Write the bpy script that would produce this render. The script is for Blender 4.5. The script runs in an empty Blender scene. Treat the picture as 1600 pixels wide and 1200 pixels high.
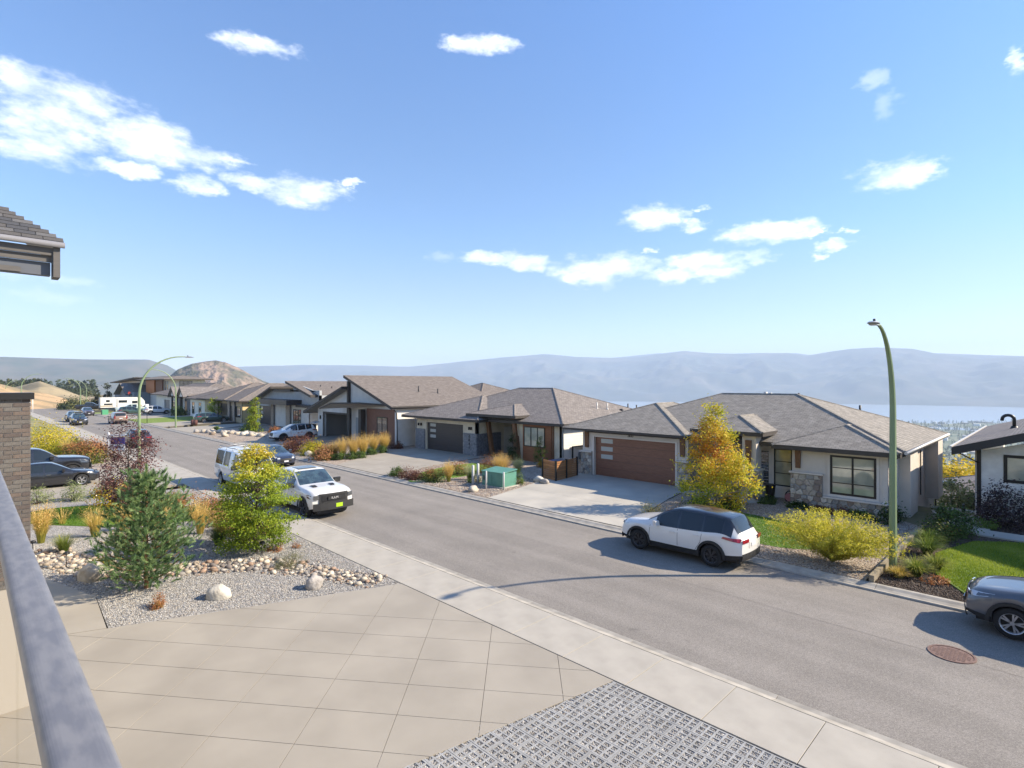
import bpy, bmesh, math, random
import numpy as np
from mathutils import Vector, Matrix, noise
random.seed(7); RNG = np.random.default_rng(7)
sc = bpy.context.scene
COL = sc.collection
PI = math.pi
rad = math.radians

# ------------------------------------------------------------------ camera, world, sun, exposure
# world axes: +X runs along the street to the right, +Y across the street, camera on a balcony at (0,0,6)
cam_d = bpy.data.cameras.new('camera'); cam = bpy.data.objects.new('camera', cam_d); COL.objects.link(cam)
cam.location = (0, 0, 6.0); cam.rotation_euler = (rad(90), 0, rad(45))
cam_d.sensor_width = 36; cam_d.lens = 36 * 855 / 1600; cam_d.clip_start = 0.05; cam_d.clip_end = 60000
sc.camera = cam

SUN_EL = 32.6; SUN_AZ = 46.0          # azimuth measured from +X towards +Y
sun_d = bpy.data.lights.new('sun', 'SUN'); sun = bpy.data.objects.new('sun', sun_d); COL.objects.link(sun)
sun_d.energy = 4.8; sun_d.angle = rad(0.6); sun_d.color = (1.0, 0.87, 0.68)
sdir = Vector((math.cos(rad(SUN_EL)) * math.cos(rad(SUN_AZ)), math.cos(rad(SUN_EL)) * math.sin(rad(SUN_AZ)), math.sin(rad(SUN_EL))))
sun.rotation_euler = sdir.to_track_quat('Z', 'Y').to_euler(); sun.location = (40, 40, 60)

sc.view_settings.view_transform = 'Standard'; sc.view_settings.look = 'None'
sc.view_settings.exposure = 1.14; sc.view_settings.gamma = 1; sc.view_settings.use_curve_mapping = False
sc.render.engine = 'CYCLES'
sc.cycles.use_denoising = True
sc.cycles.max_bounces = 6; sc.cycles.diffuse_bounces = 2; sc.cycles.glossy_bounces = 3
sc.cycles.transmission_bounces = 4; sc.cycles.transparent_max_bounces = 8; sc.cycles.volume_bounces = 1
sc.cycles.caustics_reflective = False; sc.cycles.caustics_refractive = False
sc.cycles.sample_clamp_indirect = 6

F = 855.0; R2 = math.sqrt(2)
def azel(px, py):
    """compass azimuth (from the street's diagonal, radians) and elevation of a sky direction"""
    u = (px - 800) / F; v = (600 - py) / F
    return math.atan(u), math.atan(v / math.sqrt(1 + u * u))

world = bpy.data.worlds.new('World'); sc.world = world; world.use_nodes = True
wt = world.node_tree; wt.nodes.clear()
def wn(t, **k):
    n = wt.nodes.new(t)
    for a, b in k.items(): setattr(n, a, b)
    return n
def wmath(op, a, b=None, c=None, clamp=False):
    n = wn('ShaderNodeMath', operation=op); n.use_clamp = clamp
    for i, v in enumerate((a, b, c)):
        if v is None: continue
        if isinstance(v, (int, float)): n.inputs[i].default_value = v
        else: wt.links.new(v, n.inputs[i])
    return n.outputs[0]
sky = wn('ShaderNodeTexSky', sky_type='NISHITA'); sky.sun_disc = False
sky.sun_elevation = rad(SUN_EL); sky.sun_rotation = rad(90 - SUN_AZ); sky.air_density = 1.0; sky.dust_density = 0.3; sky.ozone_density = 2.2
sky.altitude = 500
tc = wn('ShaderNodeTexCoord'); sx = wn('ShaderNodeSeparateXYZ'); wt.links.new(tc.outputs['Generated'], sx.inputs[0])
c45 = math.cos(rad(45))
fw = wmath('MULTIPLY', wmath('SUBTRACT', sx.outputs[1], sx.outputs[0]), c45)
rt = wmath('MULTIPLY', wmath('ADD', sx.outputs[1], sx.outputs[0]), c45)
az0 = wmath('ARCTAN2', rt, fw); el0 = wmath('ARCSINE', sx.outputs[2])
PER = rad(120)                                   # the cloud field repeats round the horizon
azw = wmath('WRAP', az0, PER / 2, -PER / 2)
comb = wn('ShaderNodeCombineXYZ'); wt.links.new(wmath('MULTIPLY', az0, 1.0), comb.inputs[0]); wt.links.new(wmath('MULTIPLY', el0, 2.0), comb.inputs[1])
nz = wn('ShaderNodeTexNoise'); nz.inputs['Scale'].default_value = 11; nz.inputs['Detail'].default_value = 8; nz.inputs['Roughness'].default_value = 0.62
wt.links.new(comb.outputs[0], nz.inputs['Vector'])
nz2 = wn('ShaderNodeTexNoise'); nz2.inputs['Scale'].default_value = 34; nz2.inputs['Detail'].default_value = 6; nz2.inputs['Roughness'].default_value = 0.6
wt.links.new(comb.outputs[0], nz2.inputs['Vector'])
sepn = wn('ShaderNodeSeparateColor'); wt.links.new(nz2.outputs['Color'], sepn.inputs[0])
azd = wmath('ADD', azw, wmath('MULTIPLY', wmath('SUBTRACT', sepn.outputs[0], 0.5), 0.085))
eld = wmath('ADD', el0, wmath('MULTIPLY', wmath('SUBTRACT', sepn.outputs[1], 0.5), 0.03))
CL = [(230,215,72,34),(300,243,70,20),(110,165,90,45),(40,130,55,30),(70,215,80,40),(190,262,50,10),(470,296,58,22),(400,285,45,13),(308,287,34,15),(362,252,25,7),
      (405,72,52,16),(755,70,48,14),(1592,92,20,20),(1395,273,56,20),(1378,268,34,10),(1025,340,44,17),(1083,353,18,9),(1092,328,16,4),(1200,364,62,16),(1235,357,26,10),
      (1307,383,28,7),(1275,363,14,6),(1322,360,14,4),(775,402,48,10),(830,412,38,13),(935,420,70,20),(900,432,16,14),(1042,432,34,11),(1105,408,50,15),(1125,425,38,11),
      (1178,402,28,11),(1277,402,13,6),(545,285,14,6),(1016,393,10,4)]
HZ = [(75,465,75,12),(110,437,50,10),(30,420,60,18),(1380,165,28,20),(1365,125,22,14),(950,440,16,12),(690,402,22,10)]
def cloud(lst):
    acc = None
    for (px, py, w, h) in lst:
        a, e = azel(px, py); a1, _ = azel(px + w, py); a2, _ = azel(px - w, py); _, e1 = azel(px, py - h)
        wa = abs(a1 - a2) / 2; he = abs(e1 - e)
        dx = wmath('MULTIPLY', wmath('SUBTRACT', azd, a), 1 / wa); dy = wmath('MULTIPLY', wmath('SUBTRACT', eld, e), 1 / he)
        d = wmath('SUBTRACT', 1.0, wmath('ADD', wmath('MULTIPLY', dx, dx), wmath('MULTIPLY', dy, dy)))
        acc = d if acc is None else wmath('MAXIMUM', acc, d)
    return wmath('MAXIMUM', acc, -3.0)
dens = wmath('ADD', cloud(CL), wmath('MULTIPLY', wmath('SUBTRACT', nz.outputs[0], 0.46), 6.5))
def ramp(v, a, b):
    n = wn('ShaderNodeMapRange', interpolation_type='SMOOTHSTEP'); wt.links.new(v, n.inputs[0])
    n.inputs[1].default_value = a; n.inputs[2].default_value = b; return n.outputs[0]
m1 = ramp(dens, -0.7, 2.3)
m2 = wmath('MULTIPLY', ramp(wmath('ADD', cloud(HZ), wmath('MULTIPLY', wmath('SUBTRACT', nz.outputs[0], 0.5), 3.0)), -0.3, 1.6), 0.28)
mask = wmath('MULTIPLY', wmath('MAXIMUM', m1, m2), wmath('ADD', 0.58, wmath('MULTIPLY', nz.outputs[0], 0.55)), clamp=True)
mix = wn('ShaderNodeMix', data_type='RGBA'); wt.links.new(mask, mix.inputs[0])
skc = wn('ShaderNodeMix', data_type='RGBA', blend_type='MULTIPLY'); skc.inputs[0].default_value = 1
wt.links.new(sky.outputs[0], skc.inputs[6]); rmp = wn('ShaderNodeValToRGB'); rmp.color_ramp.interpolation = 'EASE'; re_ = rmp.color_ramp.elements      # aerial tint of the air column by elevation
re_[0].position = .03; re_[0].color = (.90, .915, 1.01, 1); re_[1].position = .75; re_[1].color = (.73, 1.05, 1.38, 1)
q_ = re_.new(.14); q_.color = (.79, .85, .98, 1); q_ = re_.new(.28); q_.color = (.70, .91, 1.09, 1)
wt.links.new(wmath('ABSOLUTE', el0), rmp.inputs[0]); wt.links.new(rmp.outputs[0], skc.inputs[7])
wt.links.new(skc.outputs[2], mix.inputs[6]); mix.inputs[7].default_value = (8.4, 8.6, 8.9, 1)
bg = wn('ShaderNodeBackground'); bg.inputs[1].default_value = 0.097
wt.links.new(mix.outputs[2], bg.inputs[0]); wo = wn('ShaderNodeOutputWorld'); wt.links.new(bg.outputs[0], wo.inputs[0])

# ------------------------------------------------------------------ materials
MATS = {}
def M(name, col, rough=.75, metal=0., col2=None, scale=4., det=4., bump=0., bscale=60., spec=.4, coat=0., lo=.35, hi=.65, bdist=.01, aniso=None, alpha=None, rnd=None):
    """procedural principled material: two colours mixed by noise, fine bump by a second noise"""
    if name in MATS: return MATS[name]
    m = bpy.data.materials.new(name); m.use_nodes = True; t = m.node_tree; p = t.nodes['Principled BSDF']
    p.inputs['Roughness'].default_value = rough; p.inputs['Metallic'].default_value = metal
    p.inputs['Specular IOR Level'].default_value = spec; p.inputs['Coat Weight'].default_value = coat; p.inputs['Coat Roughness'].default_value = .04
    p.inputs['Base Color'].default_value = (*col, 1)
    tc = t.nodes.new('ShaderNodeTexCoord'); vec = tc.outputs['Object']
    if aniso:
        mp = t.nodes.new('ShaderNodeMapping'); mp.inputs['Scale'].default_value = aniso; t.links.new(vec, mp.inputs[0]); vec = mp.outputs[0]
    last = None
    if col2:
        n = t.nodes.new('ShaderNodeTexNoise'); n.inputs['Scale'].default_value = scale; n.inputs['Detail'].default_value = det; t.links.new(vec, n.inputs['Vector'])
        r = t.nodes.new('ShaderNodeMapRange'); r.inputs[1].default_value = lo; r.inputs[2].default_value = hi; t.links.new(n.outputs[0], r.inputs[0])
        x = t.nodes.new('ShaderNodeMix'); x.data_type = 'RGBA'; t.links.new(r.outputs[0], x.inputs[0])
        x.inputs[6].default_value = (*col, 1); x.inputs[7].default_value = (*col2, 1); last = x.outputs[2]
    if rnd:     # every instance gets its own tint
        oi = t.nodes.new('ShaderNodeObjectInfo'); hs = t.nodes.new('ShaderNodeHueSaturation')
        r = t.nodes.new('ShaderNodeMapRange'); r.inputs[3].default_value = 1 - rnd; r.inputs[4].default_value = 1 + rnd; t.links.new(oi.outputs['Random'], r.inputs[0])
        t.links.new(r.outputs[0], hs.inputs['Value'])
        if last: t.links.new(last, hs.inputs['Color'])
        else: hs.inputs['Color'].default_value = (*col, 1)
        last = hs.outputs[0]
    if last: t.links.new(last, p.inputs['Base Color'])
    if bump:
        n = t.nodes.new('ShaderNodeTexNoise'); n.inputs['Scale'].default_value = bscale; n.inputs['Detail'].default_value = 5; t.links.new(vec, n.inputs['Vector'])
        b = t.nodes.new('ShaderNodeBump'); b.inputs['Strength'].default_value = bump; b.inputs['Distance'].default_value = bdist
        t.links.new(n.outputs[0], b.inputs['Height']); t.links.new(b.outputs[0], p.inputs['Normal'])
    MATS[name] = m; return m

def speckle_mat(name, cols, scale, rough=.9, bump=.5, bdist=.01, patch=None, pscale=.4, tracks=0):
    """aggregate (asphalt, gravel, mulch): voronoi cells coloured from a ramp"""
    if name in MATS: return MATS[name]
    m = bpy.data.materials.new(name); m.use_nodes = True; t = m.node_tree; p = t.nodes['Principled BSDF']; p.inputs['Roughness'].default_value = rough
    p.inputs['Specular IOR Level'].default_value = .3
    tc = t.nodes.new('ShaderNodeTexCoord')
    v = t.nodes.new('ShaderNodeTexVoronoi'); v.inputs['Scale'].default_value = scale; t.links.new(tc.outputs['Object'], v.inputs['Vector'])
    s = t.nodes.new('ShaderNodeSeparateColor'); t.links.new(v.outputs['Color'], s.inputs[0])
    r = t.nodes.new('ShaderNodeValToRGB'); e = r.color_ramp.elements
    e[0].position = 0; e[0].color = (*cols[0], 1); e[1].position = 1; e[1].color = (*cols[-1], 1)
    for i, c in enumerate(cols[1:-1]):
        q = e.new((i + 1) / (len(cols) - 1)); q.color = (*c, 1)
    t.links.new(s.outputs[0], r.inputs[0]); last = r.outputs[0]
    if patch:
        n = t.nodes.new('ShaderNodeTexNoise'); n.inputs['Scale'].default_value = pscale; n.inputs['Detail'].default_value = 6; n.inputs['Roughness'].default_value = .6; t.links.new(tc.outputs['Object'], n.inputs['Vector'])
        q = t.nodes.new('ShaderNodeMapRange'); q.inputs[1].default_value = .3; q.inputs[2].default_value = .7; q.inputs[3].default_value = 1 - patch; q.inputs[4].default_value = 1 + patch; t.links.new(n.outputs[0], q.inputs[0])
        h = t.nodes.new('ShaderNodeHueSaturation'); t.links.new(q.outputs[0], h.inputs['Value']); t.links.new(last, h.inputs['Color']); last = h.outputs[0]
    if tracks:      # worn wheel lanes and long streaks, plus small oil spots
        mp = t.nodes.new('ShaderNodeMapping'); mp.inputs['Scale'].default_value = (.035, 1.1, 1); t.links.new(tc.outputs['Object'], mp.inputs[0])
        n = t.nodes.new('ShaderNodeTexNoise'); n.inputs['Scale'].default_value = 1.2; n.inputs['Detail'].default_value = 5; t.links.new(mp.outputs[0], n.inputs['Vector'])
        q = t.nodes.new('ShaderNodeMapRange'); q.inputs[1].default_value = .32; q.inputs[2].default_value = .68; q.inputs[3].default_value = 1 - tracks; q.inputs[4].default_value = 1 + tracks; t.links.new(n.outputs[0], q.inputs[0])
        n2 = t.nodes.new('ShaderNodeTexNoise'); n2.inputs['Scale'].default_value = 1.7; n2.inputs['Detail'].default_value = 3; t.links.new(tc.outputs['Object'], n2.inputs['Vector'])
        q2 = t.nodes.new('ShaderNodeMapRange'); q2.inputs[1].default_value = .69; q2.inputs[2].default_value = .76; q2.inputs[3].default_value = 1; q2.inputs[4].default_value = .8; t.links.new(n2.outputs[0], q2.inputs[0])
        mm = t.nodes.new('ShaderNodeMath'); mm.operation = 'MULTIPLY'; t.links.new(q.outputs[0], mm.inputs[0]); t.links.new(q2.outputs[0], mm.inputs[1])
        h = t.nodes.new('ShaderNodeHueSaturation'); t.links.new(mm.outputs[0], h.inputs['Value']); t.links.new(last, h.inputs['Color']); last = h.outputs[0]
    t.links.new(last, p.inputs['Base Color'])
    if bump:
        b = t.nodes.new('ShaderNodeBump'); b.inputs['Strength'].default_value = bump; b.inputs['Distance'].default_value = bdist
        t.links.new(v.outputs['Distance'], b.inputs['Height']); b.invert = True; t.links.new(b.outputs[0], p.inputs['Normal'])
    MATS[name] = m; return m

def leaf_mat(name, cols, trans=.35, rough=.6):
    """foliage: colour picked per leaf from an attribute"""
    if name in MATS: return MATS[name]
    m = bpy.data.materials.new(name); m.use_nodes = True; t = m.node_tree; t.nodes.clear()
    a = t.nodes.new('ShaderNodeAttribute'); a.attribute_name = 'lc'
    r = t.nodes.new('ShaderNodeValToRGB'); e = r.color_ramp.elements
    e[0].position = 0; e[0].color = (*cols[0], 1); e[1].position = 1; e[1].color = (*cols[-1], 1)
    for i, c in enumerate(cols[1:-1]):
        q = e.new((i + 1) / (len(cols) - 1)); q.color = (*c, 1)
    t.links.new(a.outputs['Fac'], r.inputs[0])
    p = t.nodes.new('ShaderNodeBsdfPrincipled'); p.inputs['Roughness'].default_value = rough; p.inputs['Specular IOR Level'].default_value = .25
    tr = t.nodes.new('ShaderNodeBsdfTranslucent'); mx = t.nodes.new('ShaderNodeMixShader'); mx.inputs[0].default_value = trans
    t.links.new(r.outputs[0], p.inputs['Base Color']); t.links.new(r.outputs[0], tr.inputs[0])
    t.links.new(p.outputs[0], mx.inputs[1]); t.links.new(tr.outputs[0], mx.inputs[2])
    o = t.nodes.new('ShaderNodeOutputMaterial'); t.links.new(mx.outputs[0], o.inputs[0])
    MATS[name] = m; return m

def shingle_mat(name, c1, c2, mortar, w=.33, h=.145):
    if name in MATS: return MATS[name]
    m = bpy.data.materials.new(name); m.use_nodes = True; t = m.node_tree; p = t.nodes['Principled BSDF']; p.inputs['Roughness'].default_value = .9; p.inputs['Specular IOR Level'].default_value = .25
    uv = t.nodes.new('ShaderNodeUVMap'); uv.uv_map = 'UVMap'
    b = t.nodes.new('ShaderNodeTexBrick'); b.inputs['Scale'].default_value = 1; b.inputs['Brick Width'].default_value = w; b.inputs['Row Height'].default_value = h
    b.inputs['Mortar Size'].default_value = .014; b.inputs['Mortar Smooth'].default_value = .4; b.inputs['Bias'].default_value = 0
    b.inputs['Color1'].default_value = (*c1, 1); b.inputs['Color2'].default_value = (*c2, 1); b.inputs['Mortar'].default_value = (*mortar, 1)
    nd = t.nodes.new('ShaderNodeTexNoise'); nd.inputs['Scale'].default_value = 3.0; t.links.new(uv.outputs[0], nd.inputs['Vector'])
    vm = t.nodes.new('ShaderNodeMixRGB'); vm.blend_type = 'LINEAR_LIGHT'; vm.inputs[0].default_value = .03; t.links.new(uv.outputs[0], vm.inputs[1]); t.links.new(nd.outputs['Color'], vm.inputs[2])
    t.links.new(vm.outputs[0], b.inputs['Vector'])
    n = t.nodes.new('ShaderNodeTexNoise'); n.inputs['Scale'].default_value = 2.2; n.inputs['Detail'].default_value = 8; n.inputs['Roughness'].default_value = .75; t.links.new(uv.outputs[0], n.inputs['Vector'])
    q = t.nodes.new('ShaderNodeMapRange'); q.inputs[1].default_value = .3; q.inputs[2].default_value = .7; q.inputs[3].default_value = .7; q.inputs[4].default_value = 1.3; t.links.new(n.outputs[0], q.inputs[0])
    hs = t.nodes.new('ShaderNodeHueSaturation'); t.links.new(q.outputs[0], hs.inputs['Value']); t.links.new(b.outputs[0], hs.inputs['Color']); t.links.new(hs.outputs[0], p.inputs['Base Color'])
    bp = t.nodes.new('ShaderNodeBump'); bp.inputs['Strength'].default_value = .7; bp.inputs['Distance'].default_value = .012
    t.links.new(b.outputs['Fac'], bp.inputs['Height']); bp.invert = True; t.links.new(bp.outputs[0], p.inputs['Normal'])
    MATS[name] = m; return m

def glass_mat(name, col=(.02, .025, .03), rough=.03, spec=.8):
    return M(name, col, rough=rough, spec=spec, coat=.6)

# ------------------------------------------------------------------ object helpers
ORG = {}
def tag(o, label=None, cat=None, group=None, kind=None):
    if label: o['label'] = label
    if cat: o['category'] = cat
    if group: o['group'] = group
    if kind: o['kind'] = kind
    return o
def thing(name, label, cat, loc, rz=0., group=None, kind=None):
    o = bpy.data.objects.new(name, None); COL.objects.link(o); o.location = loc; o.rotation_euler = (0, 0, rz); o.empty_display_size = .2
    return tag(o, label, cat, group, kind)
def wloc(o):
    v = Vector((0, 0, 0))
    while o is not None: v = v + o.location; o = o.parent
    return v
class MB:
    """collects faces, links them as ONE mesh object"""
    def __init__(s): s.v = []; s.f = []; s.m = []; s.sm = []
    def poly(s, pts, mi=0, smooth=False):
        k = len(s.v); s.v.extend([tuple(p) for p in pts]); s.f.append(tuple(range(k, k + len(pts)))); s.m.append(mi); s.sm.append(smooth)
    def mesh(s, vs, fs, mi=0, smooth=False):
        k = len(s.v); s.v.extend([tuple(p) for p in vs])
        for f in fs: s.f.append(tuple(i + k for i in f)); s.m.append(mi); s.sm.append(smooth)
    def box(s, a, b, mi=0):
        x0, y0, z0 = a; x1, y1, z1 = b
        if x0 > x1: x0, x1 = x1, x0
        if y0 > y1: y0, y1 = y1, y0
        if z0 > z1: z0, z1 = z1, z0
        s.mesh([(x0,y0,z0),(x1,y0,z0),(x1,y1,z0),(x0,y1,z0),(x0,y0,z1),(x1,y0,z1),(x1,y1,z1),(x0,y1,z1)],
               [(0,3,2,1),(4,5,6,7),(0,1,5,4),(1,2,6,5),(2,3,7,6),(3,0,4,7)], mi)
    def tube(s, pts, rs, n=8, mi=0, cap=True, smooth=True):
        pts = [Vector(p) for p in pts]; k = len(s.v)
        if isinstance(rs, (int, float)): rs = [rs] * len(pts)
        ref = None
        for i, p in enumerate(pts):
            d = (pts[min(i + 1, len(pts) - 1)] - pts[max(i - 1, 0)]).normalized()
            if ref is None: ref = Vector((0, 0, 1)) if abs(d.z) < .9 else Vector((1, 0, 0))
            u = d.cross(ref).normalized(); w = u.cross(d).normalized(); ref = w
            for j in range(n):
                a = 2 * PI * j / n; s.v.append(tuple(p + (u * math.cos(a) + w * math.sin(a)) * rs[i]))
        for i in range(len(pts) - 1):
            for j in range(n):
                a = k + i * n + j; b = k + i * n + (j + 1) % n; s.f.append((a, b, b + n, a + n)); s.m.append(mi); s.sm.append(smooth)
        if cap:
            s.f.append(tuple(k + j for j in range(n))[::-1]); s.m.append(mi); s.sm.append(False)
            s.f.append(tuple(k + (len(pts) - 1) * n + j for j in range(n))); s.m.append(mi); s.sm.append(False)
    def prism(s, pts, vec, mi=0):
        """closed polygon pts extruded by vec"""
        k = len(s.v); n = len(pts); vec = Vector(vec); s.v.extend([tuple(p) for p in pts]); s.v.extend([tuple(Vector(p) + vec) for p in pts])
        s.f.append(tuple(range(k, k + n))); s.f.append(tuple(range(k + n, k + 2 * n))[::-1]); s.m += [mi, mi]; s.sm += [False, False]
        for i in range(n):
            j = (i + 1) % n; s.f.append((k + i, k + n + i, k + n + j, k + j)); s.m.append(mi); s.sm.append(False)
    def data(s, name, mats, off=(0, 0, 0)):
        me = bpy.data.meshes.new(name); o = Vector(off)
        me.from_pydata([tuple(Vector(v) - o) for v in s.v], [], s.f)
        for m in (mats if isinstance(mats, (list, tuple)) else [mats]): me.materials.append(m)
        me.polygons.foreach_set('material_index', s.m); me.polygons.foreach_set('use_smooth', s.sm); me.update()
        return me
    def build(s, name, mats, parent=None, local=False, recalc=False):
        me = s.data(name, mats, (0, 0, 0) if (local or parent is None) else wloc(parent))
        if recalc:
            bm = bmesh.new(); bm.from_mesh(me); bmesh.ops.recalc_face_normals(bm, faces=bm.faces); bm.to_mesh(me); bm.free()
        return link(name, me, parent)
def link(name, me, parent=None, loc=None, rot=None, scale=None):
    o = bpy.data.objects.new(name, me); COL.objects.link(o)
    if parent is not None: o.parent = parent
    if loc is not None: o.location = loc
    if rot is not None: o.rotation_euler = rot
    if scale is not None: o.scale = scale
    return o
def copy_tree(o, parent=None):
    c = o.copy(); COL.objects.link(c); c.parent = parent
    for ch in list(o.children): copy_tree(ch, c)
    return c
def np_obj(name, V, Fq, mats, parent=None, lc=None, off=None, smooth=False, mi=None):
    """big mesh from numpy arrays; Fq is (n,3) or (n,4)"""
    V = np.asarray(V, np.float32).copy(); Fq = np.asarray(Fq, np.int32)
    if off is not None: V = V - np.asarray(off, np.float32)
    me = bpy.data.meshes.new(name); me.vertices.add(len(V)); me.vertices.foreach_set('co', V.ravel())
    n, k = Fq.shape; me.loops.add(n * k); me.loops.foreach_set('vertex_index', Fq.ravel()); me.polygons.add(n)
    me.polygons.foreach_set('loop_start', np.arange(0, n * k, k, dtype=np.int32)); me.polygons.foreach_set('loop_total', np.full(n, k, np.int32))
    for m in (mats if isinstance(mats, (list, tuple)) else [mats]): me.materials.append(m)
    if mi is not None: me.polygons.foreach_set('material_index', np.asarray(mi, np.int32))
    if smooth: me.polygons.foreach_set('use_smooth', np.ones(n, bool))
    if lc is not None:
        a = me.attributes.new('lc', 'FLOAT', 'FACE'); a.data.foreach_set('value', np.asarray(lc, np.float32))
    me.update(calc_edges=True)
    return link(name, me, parent)

# ------------------------------------------------------------------ terrain
def sst(a, b, x):
    t = min(1, max(0, (x - a) / (b - a))); return t * t * (3 - 2 * t)
def zs(X):                       # street level: flat in front, sinking gently far down the street
    return 0. if X > -95 else -0.008 * min(-95 - X, 110)
def zyard(X, Y):                 # yards either side of the street
    z = zs(X)
    if Y < 11: return z + .10
    z += .10 + .12 * sst(20, 27, Y)
    return z
def fall(u):                     # drop towards the lake
    if u <= 0: return 0.
    if u < 9: return .40 * u * sst(0, 4, u)
    z = 3.6
    if u < 420: return z + .22 * (u - 9)
    z += .22 * 411
    return z + (min(u, 1900) - 420) * .072
def zg(X, Y):
    z = zyard(X, Y)
    Y0 = 32.2 if X > -5.3 else 34.0
    return z - fall(max(Y - Y0, 0) + .35 * max(-310 - X, 0))
def clip(poly, ax, v, keep_less):
    out = []; n = len(poly)
    for i in range(n):
        a, b = poly[i], poly[(i + 1) % n]
        ia = (a[ax] <= v) == keep_less or a[ax] == v; ib = (b[ax] <= v) == keep_less or b[ax] == v
        if ia: out.append(a)
        if ia != ib and a[ax] != b[ax]:
            t = (v - a[ax]) / (b[ax] - a[ax]); out.append((a[0] + (b[0] - a[0]) * t, a[1] + (b[1] - a[1]) * t))
    return out
def tri_poly(poly):
    """ear-cut through mathutils for concave outlines"""
    from mathutils.geometry import tessellate_polygon
    return [tuple(poly[i] for i in t) for t in tessellate_polygon([[Vector((p[0], p[1], 0)) for p in poly]])]
def sheet(name, poly, dz, m, parent=None, step=2.5, zf=None, skirt=0.26, **tg):
    """a paved or planted sheet that follows the terrain, dz above it, with a skirt so it has thickness"""
    zf = zf or zyard; vs = {}; V = []; Fc = []
    def vid(x, y):
        k = (round(x, 3), round(y, 3))
        if k not in vs: vs[k] = len(V); V.append((x, y, zf(x, y) + dz))
        return vs[k]
    xs = [p[0] for p in poly]; ys = [p[1] for p in poly]
    for tri in tri_poly(poly):
        x0, x1 = min(p[0] for p in tri), max(p[0] for p in tri); i = math.floor(x0 / step)
        while i * step < x1:
            c = clip(clip(list(tri), 0, (i + 1) * step, True), 0, i * step, False); i += 1
            if len(c) < 3: continue
            y0, y1 = min(p[1] for p in c), max(p[1] for p in c); j = math.floor(y0 / step)
            while j * step < y1:
                d = clip(clip(c, 1, (j + 1) * step, True), 1, j * step, False); j += 1
                if len(d) < 3: continue
                f = []
                for p in d:
                    q = vid(*p)
                    if q not in f: f.append(q)
                if len(f) >= 3: Fc.append(f)
    b = MB(); b.mesh(V, Fc)
    n = len(poly); ar = sum(poly[i][0] * poly[(i + 1) % n][1] - poly[(i + 1) % n][0] * poly[i][1] for i in range(n))
    if skirt:
        for i in range(n):
            p, q = poly[i], poly[(i + 1) % n]; L = math.hypot(q[0] - p[0], q[1] - p[1]); k = max(1, int(L / step))
            for a in range(k):
                p1 = (p[0] + (q[0] - p[0]) * a / k, p[1] + (q[1] - p[1]) * a / k); p2 = (p[0] + (q[0] - p[0]) * (a + 1) / k, p[1] + (q[1] - p[1]) * (a + 1) / k)
                za, zb = zf(*p1) + dz, zf(*p2) + dz
                b.poly([(*p1, za), (*p1, za - skirt), (*p2, zb - skirt), (*p2, zb)])
    me = b.data(name, m, (0, 0, 0) if parent is None else wloc(parent))
    bm = bmesh.new(); bm.from_mesh(me)
    for f in bm.faces:
        if f.normal.z < -.5: f.normal_flip()
    bm.to_mesh(me); bm.free()
    o = link(name, me, parent); 
    return tag(o, **tg)
def ellipse(cx, cy, rx, ry, ang=0, n=28, wob=0.):
    out = []
    for i in range(n):
        a = 2 * PI * i / n; r = 1 + wob * noise.noise((cx + math.cos(a) * 1.3, cy + math.sin(a) * 1.3, 3.1)); x = rx * r * math.cos(a); y = ry * r * math.sin(a)
        out.append((cx + x * math.cos(ang) - y * math.sin(ang), cy + x * math.sin(ang) + y * math.cos(ang)))
    return out
# ------------------------------------------------------------------ shared materials
asphalt = speckle_mat('asphalt', [(.17,.154,.136),(.21,.19,.168),(.245,.222,.196),(.305,.278,.247)], 75, patch=.10, pscale=.5, tracks=.09, bump=.5, bdist=.006)
concrete = M('concrete_walk', (.41,.378,.325), .85, col2=(.35,.322,.277), scale=1.6, det=8, bump=.25, bscale=140, bdist=.003)
concrete_drive = M('concrete_drive', (.355,.318,.262), .8, col2=(.30,.268,.22), scale=.7, det=9, bump=.3, bscale=90, bdist=.003)
concrete_pale = M('concrete_pale', (.47,.435,.37), .8, col2=(.37,.345,.30), scale=.5, det=9, bump=.2, bscale=90, bdist=.003)
kerb_m = M('kerb_concrete', (.42,.385,.33), .9, col2=(.30,.275,.235), scale=3, det=8, bump=.4, bscale=80, bdist=.004)
gap_m = M('joint_dark', (.10,.09,.075), .95)
soil = M('soil', (.17,.13,.09), .95, col2=(.25,.2,.14), scale=.6, det=8, bump=.6, bscale=8, bdist=.05)
gravel_m = speckle_mat('gravel', [(.14,.135,.13),(.25,.235,.215),(.38,.36,.33),(.55,.52,.48)], 34, bump=1, bdist=.02, patch=.12)
gravel_warm = speckle_mat('gravel_warm', [(.16,.12,.09),(.28,.22,.17),(.40,.33,.26),(.5,.43,.36)], 22, bump=1, bdist=.02, patch=.12)
mulch = speckle_mat('mulch', [(.03,.02,.016),(.06,.04,.03),(.10,.07,.05),(.16,.12,.09)], 26, bump=1, bdist=.03)
turf_m = M('turf', (.11,.20,.018), .9, col2=(.15,.26,.03), scale=5, det=8, bump=.8, bscale=160, bdist=.02)
lawn_m = M('lawn', (.12,.19,.022), .9, col2=(.21,.27,.05), scale=6, det=9, bump=.9, bscale=70, bdist=.03)
dark_metal = M('dark_metal', (.022,.022,.025), .45, metal=.2)
fascia_m = M('fascia_dark', (.045,.038,.033), .6, col2=(.06,.05,.043), scale=3)
gutter_w = M('gutter_pale', (.62,.58,.52), .35, spec=.6)

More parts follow.
